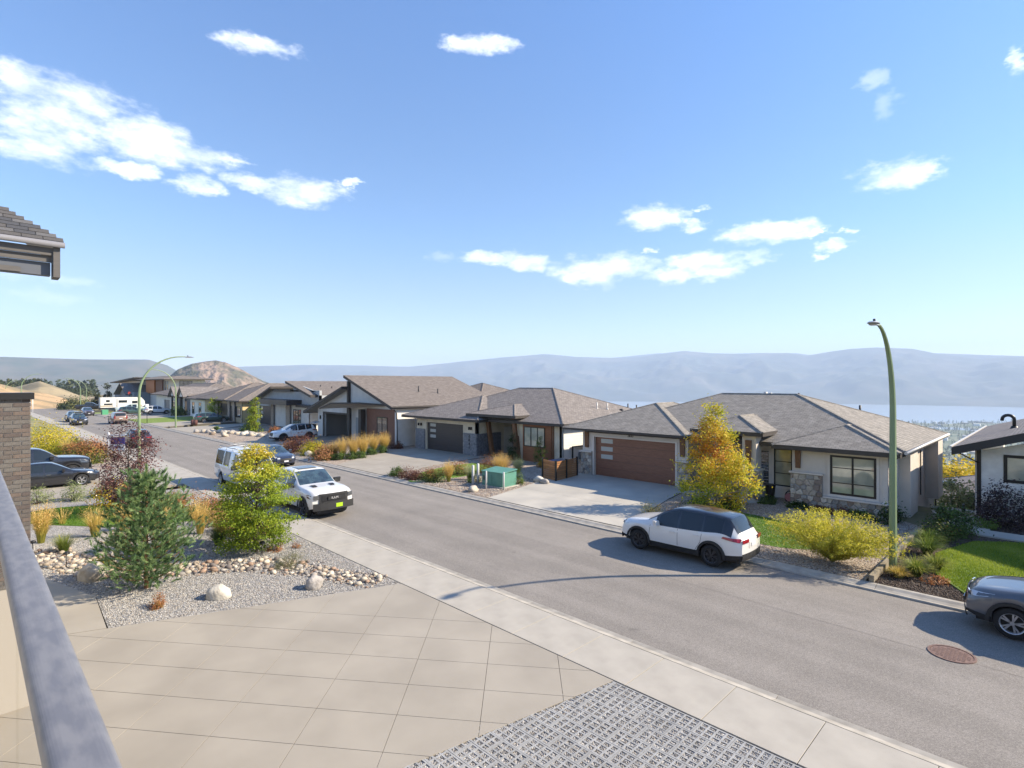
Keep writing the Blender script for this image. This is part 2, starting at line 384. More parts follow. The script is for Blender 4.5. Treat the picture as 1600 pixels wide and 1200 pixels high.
# ------------------------------------------------------------------ ground
def grid_obj(name, xs, ys, zf, m, **tg):
    V = np.array([(x, y, zf(x, y)) for y in ys for x in xs]); nx = len(xs); ny = len(ys)
    I = np.arange(nx * ny).reshape(ny, nx); Fq = np.stack([I[:-1, :-1], I[:-1, 1:], I[1:, 1:], I[1:, :-1]], -1).reshape(-1, 4)
    return tag(np_obj(name, V, Fq, m, smooth=True), **tg)
xs = list(np.arange(-340, 81, 5.)); ys = [-70, -40, -20, -8, 0, 6, 9, 10.6, 11.05, 18.6, 19.15, 20, 22, 24, 26, 28, 30, 32, 33, 34, 35, 36, 37, 38, 40, 42, 45, 50, 56, 64, 75, 90]
slope_m = M('dry_hillside', (.20,.165,.09), .95, col2=(.12,.12,.05), scale=.12, det=10, bump=.6, bscale=1.2, bdist=.3)
grid_obj('ground', xs, ys, lambda x, y: zg(x, y) - (.26 if y < 33.5 else .06), slope_m, kind='structure', label='dry ground under the yards, falling away behind the houses')
# land beyond: hillside, town plain and lake shore, laid out by bearing and distance
def polar(name, a0, a1, na, rs, zf, m, keep=None, **tg):
    V = []; Fq = []; A = np.linspace(a0, a1, na)
    for r in rs:
        for a in A:
            d, x = r * math.cos(a), r * math.sin(a); X = (x - d) / R2; Y = (x + d) / R2; V.append((X, Y, zf(X, Y, a, r)))
    for i in range(len(rs) - 1):
        for j in range(na - 1):
            q = (i * na + j, i * na + j + 1, (i + 1) * na + j + 1, (i + 1) * na + j)
            if keep and not keep(V[q[0]], V[q[2]]): continue
            Fq.append(q)
    return tag(np_obj(name, V, Fq, m, smooth=True), **tg)
def landz(X, Y, a, r):
    z = zg(X, Y) + (6 * noise.noise((X * .004, Y * .004, 0)) if r > 250 else 0)
    s = (2950 + 250 * noise.noise((a * 5, 1, 0))) / max(.57, math.cos(a)); t = max(0, r - s)
    z = max(z, -199.5 + 1.5 * noise.noise((X * .002, Y * .002, 5)))
    return z - .05 * t if t > 0 else z
town_m = M('valley_floor', (.20,.21,.13), .95, col2=(.09,.12,.06), scale=.011, det=10, lo=.42, hi=.58)
polar('valley_land', rad(-60), rad(75), 150, [70,80,92,106,122,140,162,188,220,260,310,380,460,560,700,900,1200,1500,1800,2200,2600,2800,3000,3200,3400,3600,3800,4000,4300,4700,5200,5800],
      lambda X, Y, a, r: landz(X, Y, a, r) - .8, town_m, keep=lambda p, q: not (-335 < p[0] < 75 and p[1] < 78 and -335 < q[0] < 75 and q[1] < 78), kind='structure', label='valley floor sloping down to the lake')
water = M('lake_water', (.30,.36,.42), .22, spec=.5, bump=.1, bscale=.02, bdist=1)
polar('water', rad(-62), rad(78), 60, [1500, 3000, 5000, 8000], lambda X, Y, a, r: -200.6, water, kind='structure', label='pale lake below the far mountains')

# mountains: real ridges, one polar mesh each
def ridge(name, pts, rbase, rtop, zbase, m, rough, seed, back=1.12, na=260, label=''):
    ps = [(azel(p, 600)[0], (600 - q) / math.sqrt(F * F + (p - 800) ** 2)) for p, q in pts]
    pa = [p[0] for p in ps]; pe = [p[1] for p in ps]
    def h(a): return float(np.interp(a, pa, pe)) * rtop + 6
    nr = 46; rs = [rbase + (rtop - rbase) * (i / (nr - 1)) for i in range(nr)] + [rtop * 1.08, rtop * back]
    def zf(X, Y, a, r):
        t = min(1, max(0, (r - rbase) / (rtop - rbase))); top = h(a) - zbase
        n = noise.fractal((X * rough, Y * rough, seed), .9, 2.1, 6)
        n2 = abs(noise.fractal((X * rough * 1.7, Y * rough * 1.7, seed + 4), 1, 2, 4))
        z = zbase + top * (t ** .85) + top * .18 * n * math.sin(PI * min(t, 1)) - top * .22 * n2 * math.sin(PI * min(t, 1)) + top * .012 * n
        if r > rtop: z = zbase + top * (1 - (r - rtop) / (rtop * back - rtop)) * .9
        return z
    return polar(name, pa[0], pa[-1], na, rs, zf, m, kind='structure', label=label)
mtn = M('mountain_forest', (.03,.042,.03), .95, col2=(.11,.095,.07), scale=.0022, det=14, lo=.45, hi=.68)
mtn2 = M('mountain_brown', (.10,.085,.06), .95, col2=(.04,.055,.035), scale=.006, det=12)
ridge('mountains', [(-900,560),(200,585),(380,573),(470,570),(560,571),(640,573),(700,567),(780,559),(850,553),(900,558),(960,559),(1000,558),(1030,553),(1070,548),(1110,552),(1160,553),(1230,551),(1260,556),(1300,549),(1330,545),(1370,543),(1425,545),(1460,552),(1490,556),(1530,561),(1570,558),(1620,557),(2300,550),(3600,560)],
      6600, 9500, -201, mtn, .0011, 2.0, na=520, label='long hazy mountain ridge beyond the lake')
ridge('far_mountains', [(600,585),(900,565),(1030,552),(1120,553),(1190,551),(1245,552),(1300,560),(1420,550),(1500,553),(1700,560)], 9900, 11500, -201, mtn, .0005, 7.0, na=120, label='paler ridge behind the long mountain ridge')
ridge('left_mountain', [(-900,545),(-200,552),(0,557),(60,559),(120,561),(180,562),(232,562),(262,571),(290,588),(330,620),(420,640)], 2600, 4600, -201, mtn2, .001, 11.0, na=120, label='dark blue flat-topped mountain at the end of the street')
cone_m = M('cone_hill', (.30,.215,.165), .95, col2=(.10,.095,.065), scale=.02, det=14, lo=.42, hi=.60, bump=1, bscale=.06, bdist=14)
ridge('bare_hill', [(180,640),(240,606),(262,590),(278,577),(300,568),(320,564),(337,562),(352,565),(370,573),(392,586),(412,596),(440,606),(480,622),(560,650)], 900, 1350, -160, cone_m, .007, 15.0, na=260, label='bare reddish rocky hill behind the far houses')
dirt_m = M('dirt_bank', (.46,.31,.17), .95, col2=(.24,.19,.11), scale=.12, det=13, lo=.42, hi=.60, bump=.7, bscale=.6, bdist=.3)
def mound(name, pts, rb, rt, seed, m, label):
    ps = [(azel(p, 600)[0], (600 - q) / math.sqrt(F * F + (p - 800) ** 2)) for p, q in pts]; pa = [p[0] for p in ps]; pe = [p[1] for p in ps]
    rs = [rb + (rt - rb) * i / 16 for i in range(17)] + [rt * 1.15, rt * 1.4]
    def zf(X, Y, a, r):
        t = min(1, max(0, (r - rb) / (rt - rb))); top = float(np.interp(a, pa, pe)) * rt + 6; n = noise.fractal((X * .03, Y * .03, seed), 1, 2, 5)
        z0 = zs(X) - .4
        if top < z0: top = z0 - .3
        z = z0 + (top - z0) * sst(0, 1, t) + .34 * (top - z0) * n * sst(0, .3, t) * (1 - .75 * sst(.7, 1, t))
        return z if r <= rt else z0 + (top - z0) * max(0, 1 - (r - rt) / (rt * .4))
    return polar(name, pa[0], pa[-1], 70, rs, zf, m, kind='structure', label=label)
mound('dirt_bank', [(-260,590),(-120,590),(0,600),(30,608),(60,612),(100,622),(130,640),(160,650)], 190, 235, 3., dirt_m, 'bare dirt bank at the end of the street')
mound('dry_hill', [(-100,600),(0,600),(20,606),(45,600),(62,596),(80,601),(100,608),(125,618),(145,628),(170,640)], 250, 330, 5., M('dry_grass_hill', (.34,.27,.16), .95, col2=(.19,.16,.10), scale=.09, det=13, lo=.42, hi=.6, bump=.7, bscale=.5, bdist=.4), 'dry grassy hill behind the dirt bank')

# ------------------------------------------------------------------ street
XL, XR = -272., 9.
KB, KF, SB, SF = 10.65, 11.05, 9.12, 10.62            # near kerb back / front, sidewalk back / front
FE, FB = 18.62, 19.12                                  # far asphalt edge / kerb back
sheet('road', [(XL, KF - .02), (XR, KF - .02), (XR, FE + .02), (XL, FE + .02)], 0., asphalt, zf=lambda x, y: zs(x) - .02 + .05 * (1 - abs((y - 14.8) / 3.8) ** 2), kind='structure', label='grey asphalt residential street', step=2.)
sheet('road_end', [(XL - 30, -70), (XL, -70), (XL, 34), (XL - 30, 34)], -.1, asphalt, kind='structure', label='cross street at the far end', step=10)
def kerb_profile(near):
    # rolled kerb: low lip at the road, gentle roll to the back
    return [(0, .0), (.02, .035), (.14, .018), (.26, .05), (.36, .095), (.40 if near else .48, .10)]
def kerb(name, side, label):
    near = side < 0; root = thing(name, label, None, (0, 0, 0), kind='structure'); del_ = 3.2; n = int((XR - (-130)) / del_)
    pf = kerb_profile(near); mesh = MB(); L = del_ - .012
    sec = [(0, -.15)] + [(a, z) for a, z in pf] + [(pf[-1][0], -.15)]
    for i in range(len(sec) - 1):
        (a, z), (b, w) = sec[i], sec[i + 1]; mesh.poly([(0, side * a, z), (L, side * a, z), (L, side * b, w), (0, side * b, w)][::(1 if side > 0 else -1)], smooth=False)
    mesh.poly([(0, side * a, z) for a, z in sec]); mesh.poly([(L, side * a, z) for a, z in sec][::-1])
    me = mesh.data('kerb_section', kerb_m); y = KF if near else FE
    for i in range(n):
        x = XR - (i + 1) * del_; link('kerb_section', me, root, loc=(x, y, zs(x)))
    b = MB(); x = XR - n * del_
    while x > XL + 1:
        x2 = max(x - 10, XL)
        for i in range(len(sec) - 1):
            (a, z), (c, w) = sec[i], sec[i + 1]; b.poly([(x2, y + side * a, z + zs(x2)), (x, y + side * a, z + zs(x)), (x, y + side * c, w + zs(x)), (x2, y + side * c, w + zs(x2))][::(1 if side > 0 else -1)])
        x = x2
    tag(b.build('far_run', kerb_m, root), kind='stuff')
    return root
kerb('kerb', -1, 'rolled concrete kerb and gutter on the near side'); kerb('far_kerb', 1, 'rolled concrete kerb in front of the far driveways')
# sidewalk slabs, each its own piece
walk = thing('sidewalk', 'pale concrete sidewalk along the near kerb', None, (0, 0, 0), kind='structure')
b = MB(); W = 1.565; b.box((.007, 0, -.12), (W - .007, SF - SB - .02, 0)); slab_me = b.data('slab', concrete)
bmx = bmesh.new(); bmx.from_mesh(slab_me); bmesh.ops.bevel(bmx, geom=[e for e in bmx.edges if all(v.co.z > -.01 for v in e.verts)], offset=.003, segments=1, affect='EDGES'); bmx.to_mesh(slab_me); bmx.free()
k = 0; x = -4.44 + 8 * W
while x > -130:
    link('slab', slab_me, walk, loc=(x, SB + .01, zs(x) + .115 + random.uniform(-.001, .001))); x -= W; k += 1
b = MB(); b.box((x - 150, SB, zs(x) - .6), (x, SF, zs(x) + .0)); 
sheet('far_run', [(XL, SB), (x + W, SB), (x + W, SF), (XL, SF)], .115, concrete, parent=walk, zf=lambda x, y: zs(x), kind='stuff')
sheet('joint_bed', [(XL, SB - .02), (XR, SB - .02), (XR, KB + .01), (XL, KB + .01)], .09, gap_m, parent=walk, zf=lambda x, y: zs(x))
# tar lines and oil marks on the road, manhole
crack = M('tar_seal', (.15,.138,.125), .8)
def strip(pts, w, dz, name, m, parent=None, zf=None):
    b = MB(); zf = zf or (lambda x, y: zs(x) - .02 + .05 * (1 - abs((y - 14.8) / 3.8) ** 2))
    for i in range(len(pts) - 1):
        p, q = Vector((*pts[i], 0)), Vector((*pts[i + 1], 0)); d = (q - p).normalized(); n = Vector((-d.y, d.x, 0)) * w / 2
        b.poly([(*(a.xy), zf(a.x, a.y) + dz) for a in (p - n, q - n, q + n, p + n)])
    return b.build(name, m, parent)
rr = random.Random(3); pts = [(-60 + i * 1.2, 15.3 + .05 * rr.uniform(-1, 1) + .12 * math.sin(i * .21)) for i in range(57)]
tag(strip(pts, .010, .004, 'paving_seam', crack), kind='structure', label='faint paving seam along the middle of the street')
mh = thing('manhole_cover', 'round rusty iron manhole cover set in the asphalt', 'manhole cover', (-1.68, 15.42, .034))
iron = M('rusty_iron', (.17,.105,.085), .7, metal=.3, col2=(.24,.16,.13), scale=20)
def disc(r, z0, z1, n=40, ring=None):
    b = MB(); t = [(r * math.cos(2 * PI * i / n), r * math.sin(2 * PI * i / n)) for i in range(n)]
    if ring:
        s = [(ring * math.cos(2 * PI * i / n), ring * math.sin(2 * PI * i / n)) for i in range(n)]
        for i in range(n):
            j = (i + 1) % n; b.poly([(*t[i], z1), (*t[j], z1), (*s[j], z1), (*s[i], z1)]); b.poly([(*t[i], z0), (*t[j], z0), (*t[j], z1), (*t[i], z1)]); b.poly([(*s[j], z0), (*s[i], z0), (*s[i], z1), (*s[j], z1)])
    else:
        b.poly([(*p, z1) for p in t])
        for i in range(n): j = (i + 1) % n; b.poly([(*t[i], z0), (*t[j], z0), (*t[j], z1), (*t[i], z1)])
    return b
disc(.43, -.05, .012, ring=.385).build('rim', iron, mh, local=True)
disc(.375, -.05, .002).build('lid', iron, mh, local=True)
b = MB()
for i in range(-4, 5):
    for j in range(-4, 5):
        if math.hypot(i, j) * .075 < .33: b.box((i * .075 - .028, j * .075 - .028, .002), (i * .075 + .028, j * .075 + .028, .009))
tag(b.build('tread', iron, mh, local=True), kind='stuff')

# ------------------------------------------------------------------ own driveway: slabs cut by diagonal saw lines
DW = [(-13.72, 9.10), (-16.2, 2.45), (-17.67, -1.5), (-8.35, -1.5), (-6.69, 6.93), (-6.25, 9.10)]
drive = thing('driveway', 'beige concrete driveway cut by diagonal saw lines', None, (0, 0, 0), kind='structure')
def lines(ang, cs):
    s, c = math.sin(rad(ang)), math.cos(rad(ang)); return [(s, -c, k) for k in cs]
def cut(poly, l, side):
    out = []; n = len(poly); f = lambda p: (l[0] * p[0] + l[1] * p[1] - l[2]) * side
    for i in range(n):
        a, b = poly[i], poly[(i + 1) % n]; fa, fb = f(a), f(b)
        if fa >= 0: out.append(a)
        if fa * fb < 0: t = fa / (fa - fb); out.append((a[0] + (b[0] - a[0]) * t, a[1] + (b[1] - a[1]) * t))
    return out
def inset_convex(p, d):
    n = len(p); ar = sum(p[i][0] * p[(i + 1) % n][1] - p[(i + 1) % n][0] * p[i][1] for i in range(n)); sg = 1 if ar > 0 else -1; q = list(p)
    for i in range(n):
        a, b = p[i], p[(i + 1) % n]; L = math.hypot(b[0] - a[0], b[1] - a[1])
        if L < 1e-4: continue
        nx, ny = -(b[1] - a[1]) / L * sg, (b[0] - a[0]) / L * sg; q = cut(q, (nx, ny, nx * a[0] + ny * a[1] + d), 1)
        if len(q) < 3: return []
    return q
def slab_pieces(root, poly, sets, z, m, name='slab', gap=.004, zf=lambda x, y: 0):
    cells = [poly]
    for ls in sets:
        for l in ls:
            nc = []
            for c in cells:
                for s in (1, -1):
                    q = cut(c, l, s)
                    if len(q) >= 3: nc.append(q)
            cells = nc
    for c in cells:
        q = inset_convex(c, gap)
        if len(q) < 3: continue
        b = MB(); q2 = inset_convex(q, .002)
        if len(q2) < 3: continue
        zz = lambda p: zf(*p)
        b.poly([(*p, zz(p) + z) for p in q2]); n = len(q)
        for i in range(n):
            j = (i + 1) % n; b.poly([(*q[i], zz(q[i]) + z - .12), (*q[j], zz(q[j]) + z - .12), (*q[j], zz(q[j]) + z - .001), (*q[i], zz(q[i]) + z - .001)])
        if len(q2) == n:
            for i in range(n): j = (i + 1) % n; b.poly([(*q[i], zz(q[i]) + z - .001), (*q[j], zz(q[j]) + z - .001), (*q2[j], zz(q2[j]) + z), (*q2[i], zz(q2[i]) + z)])
        me = b.data(name, m, wloc(root)); bm = bmesh.new(); bm.from_mesh(me); bmesh.ops.remove_doubles(bm, verts=bm.verts, dist=.0002); bmesh.ops.recalc_face_normals(bm, faces=bm.faces)
        if max((f.normal.z for f in bm.faces), key=abs) < 0: bmesh.ops.reverse_faces(bm, faces=bm.faces)
        bm.to_mesh(me); bm.free(); link(name, me, root)
slab_pieces(drive, DW, [lines(-46, [-.78 + 1.5 * i for i in range(-3, 8)]), lines(37.5, [-13.3 + .98 * i for i in range(0, 12)])], .118, concrete_drive, gap=.0045)
sheet('joint_bed', DW, .096, gap_m, parent=drive, zf=lambda x, y: 0)
# front walk that leaves the driveway on the left
wk = thing('front_walk', 'beige concrete front walk beside the gravel bed', None, (0, 0, 0), kind='structure')
for P in ([(-16.23, 2.42), (-18.85, 2.56), (-18.85, -1.5), (-17.69, -1.5)], [(-18.87, 2.56), (-22.6, 1.45), (-22.6, -1.5), (-18.87, -1.5)]):
    slab_pieces(wk, P, [], .118, concrete_drive)
# open-grid pavers filled with gravel
AP = [(-6.24, 9.10), (-6.68, 6.93), (-8.33, -1.5), (2.5, -1.5), (2.5, 9.10)]
ap = thing('paver_apron', 'grey open grid pavers filled with gravel beside the driveway', None, (0, 0, 0), kind='structure')
sheet('gravel_fill', AP, .098, gravel_m, parent=ap, zf=lambda x, y: 0)
paver_m = M('paver_concrete', (.34,.34,.335), .9, col2=(.26,.26,.255), scale=6, bump=.4, bscale=120, rnd=.1)
b = MB(); PW, PH, P = .6, .4, .1333
for i in range(5):
    w = .03; x0 = min(max(i * PW / 4 - w / 2, .004), PW - .004 - w / 2 * 0); b.box((i * PW / 4 - (w / 2 if 0 < i < 4 else (0 if i == 0 else w)) + (.004 if i == 0 else (-.004 if i == 4 else 0)), .004, -.08), (i * PW / 4 + (w / 2 if 0 < i < 4 else (w if i == 0 else 0)) - (.004 if i == 4 else 0), PH - .004, 0))
for j in range(4):
    for i in range(4):
        x0 = i * PW / 4 + .03 - (.015 if i else 0) + (.0 if i else .004); x1 = (i + 1) * PW / 4 - (.015 if i < 3 else .034)
        y = j * PH / 3 + (.004 if j == 0 else (-.015 if j < 3 else -.034)); b.box((x0, y, -.08), (x1, y + .03, -.0015))
pv = b.data('grid_paver', paver_m)
def inpoly(x, y, P):
    c = False; n = len(P)
    for i in range(n):
        (a, b_), (c_, d) = P[i], P[(i + 1) % n]
        if (b_ > y) != (d > y) and x < (c_ - a) * (y - b_) / (d - b_) + a: c = not c
    return c
far = MB(); APi = [(-6.22, 9.11), (-6.70, 6.8), (-7.5, 2.9), (-8.35, -1.5), (2.6, -1.5), (2.6, 9.11)]
for j in range(27):
    y = 9.095 - (j + 1) * PH; off = (j % 2) * .3
    for i in range(17):
        x = -6.8 + i * PW - off
        x = x - (int((9.1 - y) * .19 / PW)) * PW
        if x < 2 and y > -.2 and (inpoly(x + .05, y + .2, APi) or inpoly(x + .55, y + .2, APi)): link('grid_paver', pv, ap, loc=(x, y, .112 + random.uniform(-.002, .002)))
drv_edge = MB()
# far-side driveways ---------------------------------------------------------------
def rect_lines(x0, x1, nx, y0, y1, ny):
    return [[(1, 0, x0 + (x1 - x0) * i / nx) for i in range(1, nx)], [(0, 1, y0 + (y1 - y0) * i / ny) for i in range(1, ny)]]
def far_drive(poly, name, label, m, nx=3, ny=3):
    r = thing(name, label, None, (0, 0, 0), kind='structure'); X = [p[0] for p in poly]; Y = [p[1] for p in poly]
    slab_pieces(r, poly, rect_lines(min(X), max(X), nx, min(Y), max(Y), ny), .02, m, zf=lambda x, y: zyard(x, y), gap=.006)
    sheet('joint_bed', poly, .006, gap_m, parent=r)
    return r
far_drive([(-20.9, 19.14), (-12.6, 19.14), (-13.8, 24.5), (-14.5, 28.4), (-21.9, 28.4), (-22.0, 24.5)], 'driveway', 'pale mottled driveway of the house with the brown garage door', concrete_pale)
far_drive([(-37.2, 19.14), (-30.6, 19.14), (-31.6, 24), (-32.2, 29.2), (-41.1, 29.2), (-40.2, 23.6)], 'driveway', 'beige driveway of the house with the charcoal garage door', concrete_drive)
far_drive([(-58.6, 19.14), (-50.0, 19.14), (-51.8, 24), (-52.4, 28.4), (-59.0, 28.4), (-59.2, 24)], 'driveway', 'driveway with the white crossover parked on it', concrete_drive)
far_drive([(-84.0, 19.14), (-73.5, 19.14), (-77.5, 24), (-78.4, 30.6), (-84.6, 30.6)], 'driveway', 'driveway of the pale butterfly-roofed house', concrete_drive)
far_drive([(-97.0, 19.14), (-86.6, 19.14), (-88.6, 24), (-89.4, 29.5), (-97.0, 29.5)], 'driveway', 'driveway with the green wagon parked on it', concrete_drive)
far_drive([(-143.0, 19.14), (-112.0, 19.14), (-112.0, 31), (-143.0, 31)], 'driveway', 'wide far driveway where the trailer and pickups stand', concrete_drive)
# planting beds and lawns -----------------------------------------------------------
near_bed = [(-13.74, 9.10), (-16.22, 2.45), (-18.86, 2.57), (-22.62, 1.46), (-27.0, .42), (-36.2, -1.5), (-36.2, 6.0), (-35.2, 7.2), (-35.0, 9.10)]
sheet('gravel_bed', near_bed, .008, gravel_m, kind='structure', label='grey gravel bed of the near front yard')
nd = thing('driveway', 'neighbour driveway holding the dark pickup and the black sedan', None, (0, 0, 0), kind='structure')
slab_pieces(nd, [(-35.1, 9.10), (-36.4, 5.8), (-36.4, -3), (-46.5, -3), (-46.5, 6), (-47, 9.1)], rect_lines(-47, -35, 3, -3, 9.1, 3), .02, concrete_drive, zf=zyard)
bed2 = sheet('gravel_bed', [(-47.02, 9.10), (-46.52, 5), (-46.52, -3), (-82, -3), (-82, 9.10)], .004, gravel_warm, kind='structure', label='planted bed beyond the neighbour driveway')
sheet('lawn', ellipse(-29.9, 4.9, 4.6, 2.0, rad(42), 36, .15), .03, turf_m, kind='structure', label='bright green oval of lawn in the near gravel yard')
sheet('gravel_bed', [(-30.6, 19.14), (-20.92, 19.14), (-22.0, 24.5), (-21.92, 28.4), (-22.6, 33), (-32.2, 33), (-31.62, 24)], .004, gravel_warm, kind='structure', label='pebbled planting bed between the charcoal and brown garages')
sheet('lawn', ellipse(-28.6, 23.0, 4.0, 1.75, rad(100), 30, .2), .02, turf_m, kind='structure', label='small lawn beside the charcoal garage driveway')
sheet('gravel_bed', [(-12.58, 19.14), (-4.12, 19.14), (-4.0, 27.4), (-5.1, 28.4), (-14.4, 31.0), (-14.4, 28.4), (-13.78, 24.5)], .004, gravel_warm, kind='structure', label='pinkish gravel bed in front of the stone bay window')
sheet('lawn', ellipse(-8.9, 22.8, 3.3, 1.75, rad(-22), 34, .15), .02, turf_m, kind='structure', label='shaded lawn behind the white crossover')
sheet('front_walk', [(-14.4, 26.9), (-10.6, 26.9), (-10.2, 27.6), (-10.4, 28.6), (-14.4, 28.6)], .024, concrete_pale, kind='structure', label='walk to the brown garage house door')
sheet('mulch_bed', [(-4.0, 19.14), (-1.4, 19.14), (-2.8, 21.2), (-3.1, 23.5), (-2.3, 26.2), (-.9, 27.2), (-2.9, 28.6), (-4.0, 28.6)], .006, mulch, kind='structure', label='dark bark mulch bed at the lamp post')
sheet('lawn', [(-1.5, 19.14), (14, 19.14), (14, 27.0), (-.9, 27.0), (-2.2, 26.0), (-3.0, 23.5), (-2.7, 21.2)], .05, lawn_m, kind='structure', label='sunlit striped lawn of the white sided house', step=2.)
sheet('front_walk', [(-2.95, 27.6), (-2.2, 27.25), (12, 27.25), (12, 28.2), (-1.9, 28.3), (-2.2, 31.0), (-4.1, 31.0)], .06, concrete_pale, kind='structure', label='pale concrete walk in front of the white sided house')
sheet('mulch_bed', [(-2.1, 28.3), (12, 28.25), (12, 31.0), (-2.1, 31.0)], .004, mulch, kind='structure', label='mulch bed at the foot of the white siding')
tb = MB(); tb.prism([(-4.02, 19.1, .02), (-4.02, 19.1, .30), (-3.94, 27.2, .34), (-3.94, 27.2, .02)], (.13, 0, 0))
tag(tb.build('timber_edging', M('weathered_timber', (.30,.25,.18), .9, col2=(.2,.17,.12), scale=6, aniso=(8, 1, 8)), recalc=True), 'weathered timber edging beside the lamp post bed', 'edging')
sheet('gravel_bed', [(-50.0, 19.14), (-37.22, 19.14), (-40.2, 23.6), (-41.12, 29.2), (-43.2, 30), (-52.4, 28.3), (-51.8, 24)], .004, gravel_warm, kind='structure', label='planted bed in front of the rust coloured wall')
sheet('gravel_bed', [(-73.5, 19.14), (-58.62, 19.14), (-59.22, 24), (-59.2, 31), (-78.3, 31), (-77.4, 24)], .004, gravel_warm, kind='structure', label='boulder bed between the two far driveways')
sheet('lawn', [(-112, 19.14), (-97.02, 19.14), (-97.02, 29.5), (-112, 29.5)], .02, lawn_m, kind='structure', label='green lawn of the far white house')
sheet('lawn', [(-150, 19.14), (-143.02, 19.14), (-143.02, 29), (-150, 29)], .02, lawn_m, kind='structure', label='small strip of lawn by the trailer')
sheet('lawn', [(-268, -70), (-82.02, -70), (-82.02, 9.1), (-268, 9.1)], .0, M('verge', (.30,.25,.12), .95, col2=(.18,.2,.07), scale=.15, det=8), kind='structure', label='dry verge on the uphill side', step=20)
# ------------------------------------------------------------------ building helpers
siding_w = M('siding_white', (.76,.73,.67), .6, col2=(.70,.67,.61), scale=2)
siding_g = M('siding_greige', (.64,.575,.50), .65, col2=(.59,.53,.46), scale=2)
siding_t = M('siding_tan', (.47,.38,.25), .7, col2=(.42,.34,.22), scale=2)
stucco_c = M('stucco_cream', (.68,.60,.46), .85, col2=(.55,.48,.36), scale=1.5, bump=.3, bscale=90)
stucco_g = M('stucco_grey', (.42,.43,.43), .85, col2=(.38,.39,.39), scale=1.5, bump=.3, bscale=90)
stucco_w = M('stucco_white', (.68,.66,.61), .85, col2=(.62,.60,.56), scale=1.5, bump=.3, bscale=90)
trim_g = M('trim_greige', (.66,.60,.53), .6)
rust_panel = M('rust_panel', (.28,.105,.04), .55, col2=(.22,.08,.03), scale=3, aniso=(1, 1, 6))
rust_dark = M('rust_cladding', (.22,.10,.06), .6, col2=(.15,.07,.045), scale=6, aniso=(6, 1, 1))
wood_post = M('stained_timber', (.20,.095,.04), .6, col2=(.12,.055,.025), scale=8, aniso=(6, 6, 1))
brown_door = M('brown_garage_door', (.25,.115,.07), .45, col2=(.19,.082,.05), scale=5, aniso=(.6, 1, 9))
char_door = M('charcoal_garage_door', (.052,.045,.045), .4, col2=(.04,.034,.034), scale=5, aniso=(.6, 1, 9))
soffit_m = M('soffit', (.30,.27,.23), .8)
blk = M('black_frame', (.015,.014,.014), .4)
frosted = M('frosted_pane', (.42,.43,.40), .25, spec=.6)
glass_refl = M('window_glass_reflection', (.55,.52,.38), .05, spec=1.0, col2=(.32,.33,.26), scale=.9, coat=.8, lo=.4, hi=.6)  # beige base colour paints in the reflection of sunlit houses opposite
glass_d = M('window_glass_dark', (.03,.036,.042), .04, spec=1.0, coat=.8)
glass_y = M('window_glass_dim', (.12,.13,.10), .04, spec=1.0, col2=(.05,.055,.05), scale=.7, coat=.8)
foundation = M('foundation', (.36,.34,.31), .9, col2=(.3,.28,.26), scale=2)
roof_brown = shingle_mat('roof_brown', (.235,.212,.182), (.305,.278,.24), (.165,.15,.13), .28, .125)
roof_mid = shingle_mat('roof_mid', (.20,.175,.155), (.265,.235,.21), (.14,.122,.11), .28, .125)
roof_warm = shingle_mat('roof_warm', (.165,.14,.122), (.215,.185,.162), (.11,.095,.085))
roof_dark = shingle_mat('roof_dark', (.17,.155,.15), (.24,.215,.205), (.10,.09,.085))
stone_cols = [M('stone_%s' % n, c, .85, col2=tuple(v * .7 for v in c), scale=9, det=6, bump=.6, bscale=30, bdist=.02, rnd=.18) for n, c in
              (('buff', (.54,.47,.38)), ('grey', (.36,.34,.31)), ('tan', (.46,.38,.30)), ('pale', (.62,.56,.47)), ('brown', (.30,.235,.19)))]
stone_grey = M('ledge_stone', (.27,.27,.275), .85, col2=(.17,.17,.18), scale=7, det=6, bump=.7, bscale=30, bdist=.02)
mortar = M('mortar', (.34,.31,.27), .95)

